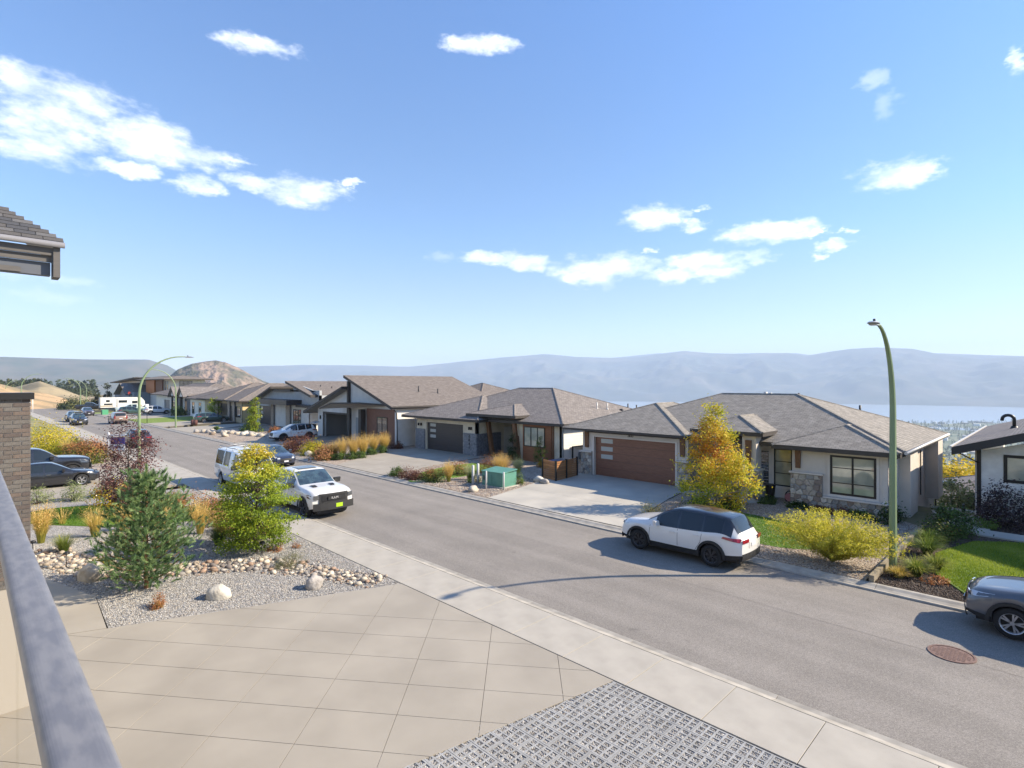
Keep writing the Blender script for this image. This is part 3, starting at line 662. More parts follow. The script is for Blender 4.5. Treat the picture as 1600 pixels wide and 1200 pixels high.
class Face:
    """a wall plane: axis 'y' faces the street (-Y), axis 'x' faces +X"""
    def __init__(s, ax, c): s.ax, s.c = ax, c
    def p(s, u, d, z): return (u, s.c - d, z) if s.ax == 'y' else (s.c + d, u, z)
    def quad(s, b, u0, u1, z0, z1, d, mi=0):
        q = [s.p(u0, d, z0), s.p(u1, d, z0), s.p(u1, d, z1), s.p(u0, d, z1)]; b.poly(q, mi)
    def box(s, b, u0, u1, z0, z1, d0, d1, mi=0): b.box(s.p(u0, d0, z0), s.p(u1, d1, z1), mi)
def wall(root, face, u0, u1, z0, z1, mats, holes=(), thick=.2, name='wall', top=None, pitch=None, lap_holes=()):
    """solid wall with real openings; pitch adds lapped boards in front; top=(za, zb) slopes the head"""
    b = MB(); us = sorted({u0, u1, *[h[0] for h in holes], *[h[1] for h in holes]}); zz = sorted({z0, z1, *[h[2] for h in holes], *[h[3] for h in holes]})
    def inhole(u, z): return any(h[0] < u < h[1] and h[2] < z < h[3] for h in holes)
    for i in range(len(us) - 1):
        runs = []; st = None
        for j in range(len(zz) - 1):
            if inhole((us[i] + us[i + 1]) / 2, (zz[j] + zz[j + 1]) / 2):
                if st is not None: runs.append((st, zz[j])); st = None
            elif st is None: st = zz[j]
        if st is not None: runs.append((st, zz[-1]))
        for a, c in runs: face.box(b, us[i], us[i + 1], a, c, 0, -thick)
    if top:
        za, zb = top; n = [face.p(u0, 0, z1), face.p(u1, 0, z1)]
        if zb > z1 + .001: n.append(face.p(u1, 0, zb))
        if za > z1 + .001: n.append(face.p(u0, 0, za))
        if len(n) > 2: b.prism(n, Vector(face.p(0, -thick, 0)) - Vector(face.p(0, 0, 0)))
    m = mats if isinstance(mats, (list, tuple)) else [mats, mats]
    w = b.build(name, m[0], root, recalc=bool(top))
    if pitch:
        s = MB(); zt = max(z1, *(top or (z1,))); z = z0
        def topz(u): return z1 if not top else top[0] + (top[1] - top[0]) * (u - u0) / (u1 - u0)
        allh = list(holes) + list(lap_holes)
        while z < zt - .01:
            zn = min(z + pitch, zt); cuts = sorted({z, zn, *[h[k] for h in allh for k in (2, 3) if z < h[k] < zn]})
            for a, c in zip(cuts, cuts[1:]):
                mid = (a + c) / 2; spans = [(u0, u1)]
                if top and c > z1:
                    lo, hi = (u0, u1); t0, t1 = top
                    if abs(t1 - t0) > .01:
                        uc = u0 + (u1 - u0) * (c - t0) / (t1 - t0)
                        if t1 > t0: lo = max(u0, uc)
                        else: hi = min(u1, uc)
                        if hi - lo < .05: continue
                    spans = [(lo, hi)]
                for h in allh:
                    if h[2] < mid < h[3]:
                        ns = []
                        for p, q in spans:
                            if h[1] <= p or h[0] >= q: ns.append((p, q)); continue
                            if h[0] > p: ns.append((p, h[0]))
                            if h[1] < q: ns.append((h[1], q))
                        spans = ns
                for p, q in spans:
                    d0 = .022 - .016 * (a - z) / pitch; d1 = .022 - .016 * (c - z) / pitch
                    s.poly([face.p(p, d0, a), face.p(q, d0, a), face.p(q, d1, c), face.p(p, d1, c)])
                    s.poly([face.p(p, .002, a), face.p(q, .002, a), face.p(q, d0, a), face.p(p, d0, a)])
            z = zn
        sd = tag(s.build('siding', m[1], w), kind='stuff')
    return w
def window(root, face, u0, u1, z0, z1, nu=2, nz=1, gm=None, frame=.06, trim=None, depth=.05, rows=None):
    b = MB(); f = frame; face.box(b, u0, u1, z0, z0 + f, -.02, depth); face.box(b, u0, u1, z1 - f, z1, -.02, depth); face.box(b, u0, u0 + f, z0 + f, z1 - f, -.02, depth); face.box(b, u1 - f, u1, z0 + f, z1 - f, -.02, depth)
    U = [u0 + f + (u1 - u0 - 2 * f) * i / nu for i in range(nu + 1)]; Z = rows or [z0 + f + (z1 - z0 - 2 * f) * i / nz for i in range(nz + 1)]
    g = .03
    for u in U[1:-1]: face.box(b, u - g * 1.3, u + g * 1.3, z0 + f, z1 - f, -.02, depth - .006)
    for z in Z[1:-1]:
        for a, c in zip(U, U[1:]): face.box(b, a + g * .4, c - g * .4, z - g * .6, z + g * .6, -.02, depth - .012)
    w = b.build('window', blk, root)
    for a, c in zip(U, U[1:]):
        for p, q in zip(Z, Z[1:]):
            s = MB(); face.box(s, a + .002, c - .002, p + .002, q - .002, -.01, depth - .03); s.build('pane', gm or glass_refl, w)
    if trim:
        s = MB(); t = .10; face.box(s, u0 - t, u1 + t, z1 + .001, z1 + t, 0, .035); face.box(s, u0 - t, u1 + t, z0 - t * 1.2, z0 - .001, 0, .045)
        face.box(s, u0 - t, u0 - .001, z0, z1, 0, .035); face.box(s, u1 + .001, u1 + t, z0, z1, 0, .035); s.build('casing', trim, w)
    return w
def garage_door(root, face, u0, u1, z0, z1, m, rows=4, panes=True, rec=.16, side='l', pn=3):
    b = MB(); face.box(b, u0, u1, z0, z1, -rec - .06, -rec - .03); d = b.build('garage_door', blk, root)
    h = (z1 - z0) / rows
    for i in range(rows):
        s = MB(); face.box(s, u0 + .003, u1 - .003, z0 + i * h + .008, z0 + (i + 1) * h - .004, -rec - .03, -rec)
        for k in range(1, 4): face.box(s, u0 + .003, u1 - .003, z0 + i * h + k * h / 4, z0 + i * h + k * h / 4 + .006, -rec, -rec + .004)
        s.build('door_panel', m, d)
    if panes:
        w = (u1 - u0) * .155; ua = u0 + (u1 - u0) * .075 if side == 'l' else u1 - (u1 - u0) * .075 - w
        for i in range(rows - pn, rows):
            zc = z0 + (i + .5) * h; s = MB(); face.box(s, ua, ua + w, zc - h * .27, zc + h * .27, -rec, -rec + .012); s.build('pane', frosted, d)
    return d
def roof_uv(o, zkeep=True):
    me = o.data; uv = me.uv_layers.new(name='UVMap')
    for p in me.polygons:
        n = p.normal; hx = Vector((-n.y, n.x, 0))
        hx = hx.normalized() if hx.length > .01 else Vector((1, 0, 0)); up = n.cross(hx)
        if up.z < 0: up = -up
        for li in p.loop_indices:
            v = me.vertices[me.loops[li].vertex_index].co; uv.data[li].uv = (v.dot(hx), v.dot(up))
def roof_planes(root, planes, mats, name='roof', th=.10, fascia=None, fz=.16, eaves=(), inset=.03, ridges=(), soffit=None):
    """planes: list of upward polygons (shingled) over a real thickness; eaves: edge pairs that get a fascia or gutter"""
    b = MB()
    for pl in planes:
        pts = [Vector(p) for p in pl]; n = (pts[1] - pts[0]).cross(pts[2] - pts[0])
        if n.z < 0: pts = pts[::-1]
        b.poly(pts)
    for pl in planes:
        pts = [Vector(p) for p in pl]; n = (pts[1] - pts[0]).cross(pts[2] - pts[0])
        if n.z < 0: pts = pts[::-1]
        b.poly([p - Vector((0, 0, th)) for p in pts[::-1]], 1)
    r = b.build(name, [mats, soffit or soffit_m], root); roof_uv(r)
    if eaves:
        e = MB()
        for a, c in eaves:
            a, c = Vector(a), Vector(c); d = (c - a); d.z = 0; nrm = Vector((d.y, -d.x, 0)).normalized() * .03
            pts = [a + Vector((0, 0, -.012)), c + Vector((0, 0, -.012)), c - Vector((0, 0, fz)), a - Vector((0, 0, fz))]
            e.prism([p - nrm for p in pts], nrm * 2)
        e.build('fascia', fascia or fascia_m, r, recalc=True)
    if ridges:
        e = MB()
        for a, c in ridges:
            a, c = Vector(a), Vector(c); e.tube([a + Vector((0, 0, -.03)), c + Vector((0, 0, -.03))], .085, 6, smooth=False)
        rc = e.build('ridge_cap', mats, r); roof_uv(rc)
    return r
def hip(root, x0, x1, y0, y1, ze, pitch, m, name='roof', fascia=None, fz=.2, gap_right=None):
    w = min(x1 - x0, y1 - y0) / 2; zt = ze + w * pitch
    if x1 - x0 >= y1 - y0: A, B = (x0 + w, (y0 + y1) / 2, zt), (x1 - w, (y0 + y1) / 2, zt)
    else: A, B = ((x0 + x1) / 2, y0 + w, zt), ((x0 + x1) / 2, y1 - w, zt)
    c = [(x0, y0, ze), (x1, y0, ze), (x1, y1, ze), (x0, y1, ze)]
    if x1 - x0 >= y1 - y0: pl = [[c[0], c[1], B, A], [c[1], c[2], B], [c[2], c[3], A, B], [c[3], c[0], A]]; rg = [(A, B), (c[0], A), (c[3], A), (c[1], B), (c[2], B)]
    else: pl = [[c[0], c[1], A], [c[1], c[2], B, A], [c[2], c[3], B], [c[3], c[0], A, B]]; rg = [(A, B), (c[0], A), (c[1], A), (c[2], B), (c[3], B)]
    pl = [[p for i, p in enumerate(q) if (Vector(p) - Vector(q[i - 1])).length > .01] for q in pl]
    return roof_planes(root, pl, m, name, fascia=fascia, fz=fz, eaves=[(c[i], c[(i + 1) % 4]) for i in range(4)], ridges=[g for g in rg if (Vector(g[0]) - Vector(g[1])).length > .1])
def slab_roof(root, pts, m, name='roof', fascia=None, fz=.28, th=.24, soffit=None):
    n = len(pts); return roof_planes(root, [pts], m, name, th=th, fascia=fascia, fz=fz, eaves=[(pts[i], pts[(i + 1) % n]) for i in range(n)], soffit=soffit)
def boxpart(root, name, a, b_, m, bevel=0):
    b = MB(); b.box(a, b_); return b.build(name, m, root)
def multi(root, name, boxes, m, kind=None):
    b = MB()
    for a, c in boxes: b.box(a, c)
    return tag(b.build(name, m, root), kind=kind)
def vent_pipe(root, x, y, z, h=.45, r=.06, m=None):
    b = MB(); b.tube([(x, y, z - .3), (x, y, z + h)], r, 8); b.tube([(x, y, z - .1), (x, y, z + .07)], [r * 2.4, r * 1.3], 8); b.build('vent_pipe', m or dark_metal, root)
def downpipe(root, pts, m, r=.045):
    b = MB(); b.tube(pts, r, 6, smooth=False); b.build('downpipe', m, root)
def text(root, s, size, loc, rot, m, ext=.012, name='house_number', space=1.0, align='CENTER'):
    c = bpy.data.curves.new(name, 'FONT'); c.body = s; c.size = size; c.extrude = ext; c.align_x = align; c.align_y = 'CENTER'; c.materials.append(m); c.space_character = space; c.resolution_u = 3
    o = bpy.data.objects.new(name + '_font', c); me = bpy.data.meshes.new_from_object(o); bpy.data.objects.remove(o)
    if not me.materials: me.materials.append(m)
    return link(name, me, root, loc=Vector(loc) - (wloc(root) if root else Vector()), rot=rot)
# fieldstones: irregular cells, each one its own piece
def fieldstones(root, face, u0, u1, z0, z1, size, seed=1, holes=(), dep=.06, back=True):
    rr = random.Random(seed); pts = []; nu = max(1, int((u1 - u0) / size)); nz = max(1, int((z1 - z0) / (size * .8)))
    for j in range(nz):
        for i in range(nu + (j % 2)):
            u = u0 + (i + .5 - (.5 if j % 2 else 0) + rr.uniform(-.34, .34)) * (u1 - u0) / nu; z = z0 + (j + .5 + rr.uniform(-.34, .34)) * (z1 - z0) / nz
            pts.append((min(max(u, u0 + .02), u1 - .02), min(max(z, z0 + .02), z1 - .02)))
    if back: 
        b = MB(); face.box(b, u0, u1, z0, z1, -.1, .012); bk = b.build('stone_veneer', mortar, root)
    else: bk = root
    for i, p in enumerate(pts):
        cell = [(u0, z0), (u1, z0), (u1, z1), (u0, z1)]
        for k, q in enumerate(pts):
            if k == i or abs(q[0] - p[0]) > size * 3 or abs(q[1] - p[1]) > size * 3: continue
            nx, nz_ = p[0] - q[0], p[1] - q[1]; L = math.hypot(nx, nz_)
            if L < 1e-4: continue
            nx /= L; nz_ /= L; cell = cut(cell, (nx, nz_, nx * (p[0] + q[0]) / 2 + nz_ * (p[1] + q[1]) / 2), 1)
            if len(cell) < 3: break
        if len(cell) < 3: continue
        cell = [c for n_, c in enumerate(cell) if math.hypot(c[0] - cell[n_ - 1][0], c[1] - cell[n_ - 1][1]) > .02]
        if len(cell) < 3: continue
        cu = sum(c[0] for c in cell) / len(cell); cz = sum(c[1] for c in cell) / len(cell); d = dep * rr.uniform(.6, 1.25)
        outer = [(cu + (c[0] - cu) * .93, cz + (c[1] - cz) * .93) for c in cell]; inner = [(cu + (c[0] - cu) * .72, cz + (c[1] - cz) * .72) for c in cell]
        b = MB(); n = len(cell)
        b.poly([face.p(*(q[0],), d, q[1]) for q in inner])
        for a in range(n):
            c = (a + 1) % n; b.poly([face.p(outer[a][0], d * .45, outer[a][1]), face.p(outer[c][0], d * .45, outer[c][1]), face.p(inner[c][0], d, inner[c][1]), face.p(inner[a][0], d, inner[a][1])])
            b.poly([face.p(outer[a][0], .0, outer[a][1]), face.p(outer[c][0], .0, outer[c][1]), face.p(outer[c][0], d * .45, outer[c][1]), face.p(outer[a][0], d * .45, outer[a][1])])
        b.build('stone', stone_cols[min(4, int(rr.random() ** 1.1 * 5))], bk, recalc=True)
    return bk
def ledgestone(root, face, u0, u1, z0, z1, seed=2, m=None):
    rr = random.Random(seed); b = MB(); face.box(b, u0, u1, z0, z1, -.1, .005); w = b.build('stone_veneer', stone_grey, root); b = MB(); z = z0
    while z < z1 - .02:
        h = min(rr.uniform(.07, .15), z1 - z); u = u0
        while u < u1 - .01:
            L = min(rr.uniform(.2, .55), u1 - u); 
            if u1 - u - L < .08: L = u1 - u
            face.box(b, u + .003, u + L - .003, z + .003, z + h - .003, .005, rr.uniform(.02, .065)); u += L
        z += h
    tag(b.build('ledge_stones', m or stone_grey, w), kind='stuff'); return w

# ================================================================== house with the brown garage door
H3 = thing('house', 'greige house with brown garage door, fieldstone bay and number 2833', 'house', (-13.4, 34, .2))
zf = -6.0
FY = Face('y', 28.3)
wall(H3, FY, -21.8, -14.5, .2, 3.12, [siding_g, siding_g], holes=[(-20.9, -15.28, .2, 2.66)], thick=.25, pitch=.17)
garage_door(H3, FY, -20.9, -15.28, .21, 2.66, brown_door, rows=5)
multi(H3, 'door_casing', [((-21.02, 28.26, 2.66), (-15.16, 28.3, 2.74)), ((-21.02, 28.26, .2), (-20.9, 28.3, 2.66)), ((-15.28, 28.26, .2), (-15.16, 28.3, 2.66))], trim_g)
wall(H3, Face('x', -14.5), 28.3, 30.6, .1, 3.12, [siding_g, siding_g], thick=.25, pitch=.17)
for x0, x1 in ((-21.85, -21.03), (-15.14, -14.45)):
    fieldstones(H3, Face('y', 28.2), x0, x1, .18, 1.66, .26, seed=int(x0 * 7))
    boxpart(H3, 'stone_cap', (x0 - .04, 28.06, 1.66), (x1 + .04, 28.32, 1.73), trim_g)
fieldstones(H3, Face('x', -14.44), 28.2, 28.75, .18, 1.66, .26, seed=5)
def bracket(root, x, y, z0, z1, w=.2, mat=None):
    b = MB(); b.prism([(x - w / 2, y, z1), (x + w / 2, y, z1), (x + w / 2 - .03, y, z0), (x - w / 2 + .03, y, z0)], (0, -.09, 0)); b.build('timber_bracket', mat or wood_post, root, recalc=True)
for x in (-21.43, -14.82): bracket(H3, x, 28.25, 1.95, 3.02, .3)
text(H3, '2833', .21, (-18.2, 28.25, 2.87), (rad(90), 0, 0), blk)
# entry recess, column, door
wall(H3, Face('y', 30.9), -14.5, -10.6, .1, 3.6, [siding_g, siding_g], thick=.25, pitch=.17, holes=[(-12.75, -11.75, .2, 2.35)])
ed = boxpart(H3, 'front_door', (-12.74, 30.98, .2), (-11.76, 31.04, 2.34), M('front_door_dark', (.03,.025,.025), .4)); boxpart(ed, 'handle', (-11.95, 30.93, 1.15), (-11.9, 30.98, 1.4), gutter_w)
window(H3, Face('y', 30.9), -13.6, -12.9, .5, 2.35, 1, 3, glass_d)
window(H3, Face('y', 30.9), -11.62, -11.1, .5, 2.35, 1, 3, glass_d)
boxpart(H3, 'entry_column', (-11.3, 27.72, 1.75), (-10.62, 28.4, 3.6), siding_g)
fieldstones(H3, Face('y', 27.68), -11.36, -10.56, .1, 1.7, .25, seed=12); fieldstones(H3, Face('x', -10.56), 27.68, 28.44, .1, 1.7, .25, seed=13)
boxpart(H3, 'stone_cap', (-11.42, 27.56, 1.7), (-10.46, 28.46, 1.76), trim_g); bracket(H3, -10.97, 27.7, 1.95, 3.2, .3)
# window wall and bay
FM = Face('y', 29.35)
wall(H3, FM, -10.6, -8.6, -.1, 3.12, [siding_g, siding_g], pitch=.17, lap_holes=[(-10.35, -8.7, .8, 2.75)])
window(H3, FM, -10.33, -8.62, .82, 2.72, 2, 3, glass_refl, trim=trim_g)
FB_ = Face('y', 28.05)
wall(H3, FB_, -9.05, -5.2, -.2, 3.1, [siding_g, siding_g], pitch=.17, lap_holes=[(-7.62, -5.4, .7, 3.1)], thick=.22)
window(H3, FB_, -7.42, -5.62, .98, 2.76, 2, 3, glass_refl, frame=.09, trim=trim_g, rows=[1.07, 1.52, 2.2, 2.67])
fieldstones(H3, Face('y', 27.95), -9.1, -7.72, .78, 1.78, .27, seed=21); fieldstones(H3, Face('y', 27.95), -9.1, -5.14, -.12, .78, .27, seed=22)
fieldstones(H3, Face('x', -5.12), 27.95, 29.0, -.3, .78, .27, seed=23)
boxpart(H3, 'stone_cap', (-9.14, 27.83, 1.78), (-7.68, 28.06, 1.85), trim_g); boxpart(H3, 'stone_cap', (-7.68, 27.83, .78), (-5.06, 28.05, .85), trim_g); boxpart(H3, 'stone_cap', (-5.2, 28.05, .78), (-5.03, 29.02, .85), trim_g)
bracket(H3, -8.77, 28.0, 2.02, 3.02, .26)
FX = Face('x', -5.2)
wall(H3, FX, 28.05, 40.2, zf, 3.12, [siding_g, siding_g], pitch=.17, thick=.2)
window(H3, FX, 28.45, 28.95, .5, 2.6, 1, 3, glass_d); window(H3, FX, 33.3, 34.6, 1.3, 2.5, 1, 1, glass_d)
multi(H3, 'chase', [((-5.18, 30.2, -.6), (-4.75, 32.0, 3.1))], siding_g); multi(H3, 'chase', [((-5.18, 37.0, -.2), (-4.6, 38.6, 3.1))], siding_g)
downpipe(H3, [(-4.75, 28.2, 3.0), (-5.12, 28.25, 2.6), (-5.12, 28.25, -.3)], blk); downpipe(H3, [(-4.7, 33.0, 2.95), (-5.1, 33.0, 2.7)], blk, .04); downpipe(H3, [(-5.13, 35.4, 3.0), (-5.13, 35.4, .2)], blk, .03); downpipe(H3, [(-4.65, 40.3, 2.95), (-5.1, 40.1, 2.75), (-5.1, 40.1, zf)], blk, .04)
multi(H3, 'meter_box', [((-5.18, 32.3, -.5), (-5.05, 32.6, -.05))], dark_metal)
wall(H3, Face('y', 40.0), -21.8, -5.2, zf, 3.12, siding_g); wall(H3, Face('x', -21.6), 28.55, 40.0, zf, 3.12, siding_g)
hip(H3, -22.95, -14.3, 27.65, 38.5, 3.18, .36, roof_brown, fz=.13)
hip(H3, -21.45, -4.62, 28.15, 40.55, 3.125, .366, roof_brown)
hip(H3, -9.8, -4.7, 27.5, 33.0, 3.10, .36, roof_brown)
hip(H3, -13.95, -10.22, 27.45, 33.0, 3.62, .364, roof_brown)
b = MB(); b.tube([(-4.56, 28.0, 3.07), (-4.56, 40.6, 3.07)], .07, 8); g = b.build('gutter', gutter_w, H3)
vent_pipe(H3, -8.3, 37.3, 4.35, .4); vent_pipe(H3, -11.3, 36.2, 4.95, .5); vent_pipe(H3, -13.2, 36.0, 5.0, .5, .11, gutter_w); vent_pipe(H3, -12.9, 36.0, 5.0, .45, .1, gutter_w)
multi(H3, 'porch_slab', [((-14.4, 28.5, .02), (-10.5, 31, .2))], concrete_pale)

# ================================================================== house with the charcoal garage door
H2 = thing('house', 'cream house with charcoal garage door, grey ledgestone piers and orange wood panel', 'house', (-33, 34, .2))
F2 = Face('y', 29.0)
wall(H2, F2, -41.2, -33.0, .1, 3.16, stucco_c, holes=[(-39.75, -34.7, .2, 2.64)], thick=.25)
garage_door(H2, F2, -39.75, -34.7, .21, 2.64, char_door, rows=5)
for x0, x1 in ((-41.25, -39.9), (-34.55, -32.95)): ledgestone(H2, Face('y', 28.93), x0, x1, .15, 2.0, seed=int(-x0))
ledgestone(H2, Face('x', -32.93), 28.93, 31.6, .1, 2.0, seed=77, m=M('ledge_stone_dark', (.17,.175,.19), .85, col2=(.10,.10,.115), scale=7, bump=.7, bscale=30, bdist=.02))
wall(H2, Face('x', -33.0), 29.0, 34.5, .1, 3.6, stucco_c)
for x in (-40.9, -40.5, -33.9, -33.65): boxpart(H2, 'wall_lamp', (x, 28.85, 2.28), (x + .09, 28.99, 2.52), blk)
for i, ch in enumerate('2841'): text(H2, ch, .34, (-33.75, 28.84, 1.78 - i * .32), (rad(90), 0, 0), blk)
wall(H2, Face('y', 33.6), -33.0, -28.9, .1, 3.9, stucco_c, holes=[(-31.9, -30.8, .2, 2.4)])
boxpart(H2, 'front_door', (-31.88, 33.7, .2), (-30.82, 33.76, 2.38), stucco_w)
boxpart(H2, 'side_door', (-32.97, 32.0, .2), (-32.92, 33.0, 2.4), stucco_w)
b = MB(); b.prism([(-32.4, 29.9, .2), (-32.1, 29.9, .2), (-32.75, 29.9, 3.6), (-33.05, 29.9, 3.6)], (0, .28, 0)); b.build('leaning_post', wood_post, H2, recalc=True)
b = MB(); b.prism([(-29.35, 29.7, .2), (-29.0, 29.7, .2), (-29.45, 29.7, 3.5), (-29.8, 29.7, 3.5)], (0, .3, 0)); b.build('leaning_post', wood_post, H2, recalc=True)
F2b = Face('y', 30.0)
wall(H2, F2b, -29.3, -25.0, -.1, 3.2, stucco_c, thick=.2)
boxpart(H2, 'wood_panel', (-28.75, 29.9, -.05), (-25.9, 29.998, 3.1), rust_panel)
boxpart(H2, 'wood_panel', (-25.88, 29.93, -.05), (-25.7, 29.998, 3.1), wood_post)
window(H2, Face('y', 29.9), -28.6, -26.5, 1.33, 2.8, 3, 1, glass_refl)
wall(H2, Face('x', -25.0), 30.0, 42, zf, 3.3, [stucco_c, siding_w], pitch=.2)
wall(H2, Face('x', -29.25), 29.9, 33.6, .1, 3.2, stucco_c)
wall(H2, Face('y', 42), -41.2, -25, zf, 3.2, stucco_c); wall(H2, Face('x', -41), 29.2, 42, zf, 3.2, stucco_c)
hip(H2, -42.6, -32.1, 28.3, 40.5, 3.18, .33, roof_mid)
hip(H2, -41.6, -24.4, 29.45, 42.6, 3.2, .37, roof_mid)
hip(H2, -34.2, -28.6, 28.9, 35.5, 3.62, .25, roof_mid)
vent_pipe(H2, -26.6, 36.4, 4.0, .5, .05, gutter_w); vent_pipe(H2, -26.3, 37.4, 3.95, .5, .05, gutter_w); vent_pipe(H2, -26.4, 40.6, 3.8, .5); vent_pipe(H2, -25.8, 41.0, 3.7, .5); vent_pipe(H2, -26, 39.0, 3.8, .12, .12)
downpipe(H2, [(-24.95, 30.1, 3.1), (-24.93, 30.1, -.1)], M('downpipe_grey', (.3,.3,.29), .5)); downpipe(H2, [(-24.93, 33.4, 3.1), (-24.93, 33.4, -1)], M('downpipe_grey', (.3,.3,.29), .5))
multi(H2, 'utility_frame', [((-24.9, 31.0, -.2), (-24.8, 31.08, 1.5)), ((-24.9, 32.6, -.2), (-24.8, 32.68, 1.5)), ((-24.9, 31.0, 1.42), (-24.8, 32.68, 1.5))], dark_metal)
multi(H2, 'meter_box', [((-24.97, 31.9, .5), (-24.8, 32.3, 1.0))], stone_grey)
multi(H2, 'porch_slab', [((-32.95, 29.4, .0), (-29.3, 33.6, .19))], concrete_drive)
downpipe(H2, [(-41.15, 28.6, 3.1), (-41.3, 28.95, 2.8), (-41.3, 28.95, .2)], M('downpipe_grey', (.3,.3,.29), .5), .04)

# ================================================================== house with the big single-slope roof
H1 = thing('house', 'white house with tall sloping brown roof, open garage and rust coloured wall', 'house', (-51, 34, .2))
F1 = Face('y', 28.2)
wall(H1, F1, -59.2, -52.0, .2, 2.8, stucco_w, holes=[(-57.6, -52.35, .2, 2.78)], top=(3.3, 5.6))
gi = MB()
gi.box((-58.9, 34.2, .2), (-52.1, 34.3, 3.2)); gi.box((-59.0, 28.4, .2), (-58.9, 34.2, 3.2)); gi.box((-52.2, 28.4, .2), (-52.1, 34.2, 3.2)); gi.box((-58.9, 28.4, 3.2), (-52.1, 34.3, 3.3))
gi.build('garage_interior', M('garage_drywall', (.42,.40,.37), .9), H1)
multi(H1, 'garage_floor', [((-58.9, 28.2, .05), (-52.1, 34.2, .21))], concrete)
multi(H1, 'shelf', [((-58.7, 33.5, z), (-56.2, 34.15, z + .04)) for z in (.9, 1.5, 2.1)] + [((-58.7, 33.5, .2), (-58.64, 34.15, 2.4)), ((-56.26, 33.5, .2), (-56.2, 34.15, 2.4))], dark_metal)
multi(H1, 'door_casing', [((-52.35, 28.12, .2), (-52.05, 28.2, 2.95)), ((-57.85, 28.12, .2), (-57.6, 28.2, 2.95)), ((-57.6, 28.12, 2.78), (-52.35, 28.2, 2.95))], fascia_m)
for n, (x, y, z, s, c) in enumerate([(-58.2, 33.8, .94, .4, (.3,.12,.08)), (-57.4, 33.8, 1.54, .35, (.1,.16,.28)), (-56.8, 33.8, .94, .38, (.3,.28,.2)), (-58.1, 33.8, 2.14, .3, (.25,.25,.25)), (-56.2, 33.3, .21, .55, (.06,.12,.3)), (-53.6, 33.6, .21, .9, (.28,.08,.06))]):
    o = boxpart(None, 'storage_box', (x, y - .25, z), (x + s, y + s * .3, z + s * .8), M('box_%d' % n, c, .7)); tag(o, ['small red box on the lowest garage shelf', 'blue box on the middle garage shelf', 'khaki box at the right of the lowest garage shelf', 'grey box on the top garage shelf', 'blue tub standing on the open garage floor', 'large red crate at the back of the open garage'][n], 'box', 'things stored in the open garage')
# tall wall under the big shed roof
wall(H1, F1, -52.0, -43.1, .2, 3.3, stucco_w, top=(6.55, 3.85), holes=[])
multi(H1, 'dark_post', [((-52.05, 27.9, .2), (-51.75, 28.19, 6.3)), ((-51.2, 27.6, .2), (-50.95, 27.85, 3.5)), ((-49.0, 27.5, .2), (-48.5, 28.0, 3.5))], fascia_m)
boxpart(H1, 'front_door', (-50.6, 28.13, .2), (-49.5, 28.19, 2.6), M('door_greyblue', (.30,.32,.33), .5))
boxpart(H1, 'wood_panel', (-48.35, 28.08, .15), (-43.35, 28.19, 3.6), rust_dark)
window(H1, Face('y', 28.08), -46.45, -44.64, 1.06, 2.85, 2, 1, glass_d)
multi(H1, 'corner_board', [((-43.33, 28.05, .15), (-43.05, 28.2, 3.8))], stucco_w)
wall(H1, Face('x', -43.1), 28.2, 42.0, -3, 3.85, [siding_w, siding_w], pitch=.3)
wall(H1, Face('y', 42), -59, -43.1, -3, 3.8, stucco_w); wall(H1, Face('x', -59.0), 28.4, 42, -3, 3.0, stucco_w)
wall(H1, Face('x', -51.9), 28.4, 42, 3.0, 6.5, stucco_w, thick=.15)
wall(H1, Face('x', -54.0), 28.6, 42, 3.0, 4.8, stucco_w, thick=.15)
slab_roof(H1, [(-51.6, 27.3, 6.9), (-42.75, 27.3, 3.95), (-42.75, 41.4, 3.95), (-51.6, 41.4, 6.9)], roof_warm, soffit=soffit_m)
slab_roof(H1, [(-61.0, 27.3, 2.95), (-52.0, 27.3, 5.75), (-52.0, 41.4, 5.75), (-61.0, 41.4, 2.95)], roof_warm, soffit=soffit_m)
slab_roof(H1, [(-54.2, 26.0, 3.55), (-51.6, 25.9, 4.15), (-47.2, 26.6, 4.25), (-44.2, 28.2, 4.05), (-52.0, 28.2, 4.1)], M('canopy_roof', (.045,.05,.065), .35), name='canopy', fz=.14, th=.12)
hip(H1, -55.5, -43.1, 38.2, 50.2, 3.9, .364, roof_warm)
b = MB(); b.tube([(-42.7, 27.3, 3.8), (-42.7, 41.4, 3.8)], .06, 6); b.build('gutter', fascia_m, H1)
downpipe(H1, [(-42.8, 27.6, 3.7), (-42.95, 28.0, 3.3), (-42.95, 28.1, .2)], blk)
vent_pipe(H1, -46.6, 33.0, 5.2, .6); vent_pipe(H1, -46.0, 35.0, 5.0, .5); 
boxpart(H1, 'wall_lamp', (-58.5, 28.05, 2.1), (-58.4, 28.19, 2.5), blk)

# ================================================================== butterfly-roofed pale house
H0 = thing('house', 'pale grey butterfly-roofed house with black entry canopy', 'house', (-75, 36, .2))
F0 = Face('y', 30.6)
wall(H0, F0, -84.5, -78.2, .1, 3.0, stucco_g, holes=[(-83.15, -78.7, .2, 2.85)], top=(3.4, 5.2))
garage_door(H0, F0, -83.15, -78.7, .21, 2.85, char_door, rows=4)
wall(H0, F0, -78.2, -66.5, .1, 3.2, stucco_w)
wall(H0, F0, -78.2, -63.8, 3.2, 5.2, stucco_g, thick=.3)
ledgestone(H0, Face('y', 30.4), -78.2, -77.3, .1, 3.2, seed=4, m=stone_cols[2]); ledgestone(H0, Face('y', 30.4), -73.2, -71.9, .1, 3.2, seed=5, m=stone_cols[2]); ledgestone(H0, Face('y', 30.9), -77.3, -73.2, .1, 3.2, seed=6)
multi(H0, 'canopy', [((-80.0, 28.6, 3.3), (-68.8, 30.6, 3.95))], M('canopy_black', (.035,.033,.036), .4))
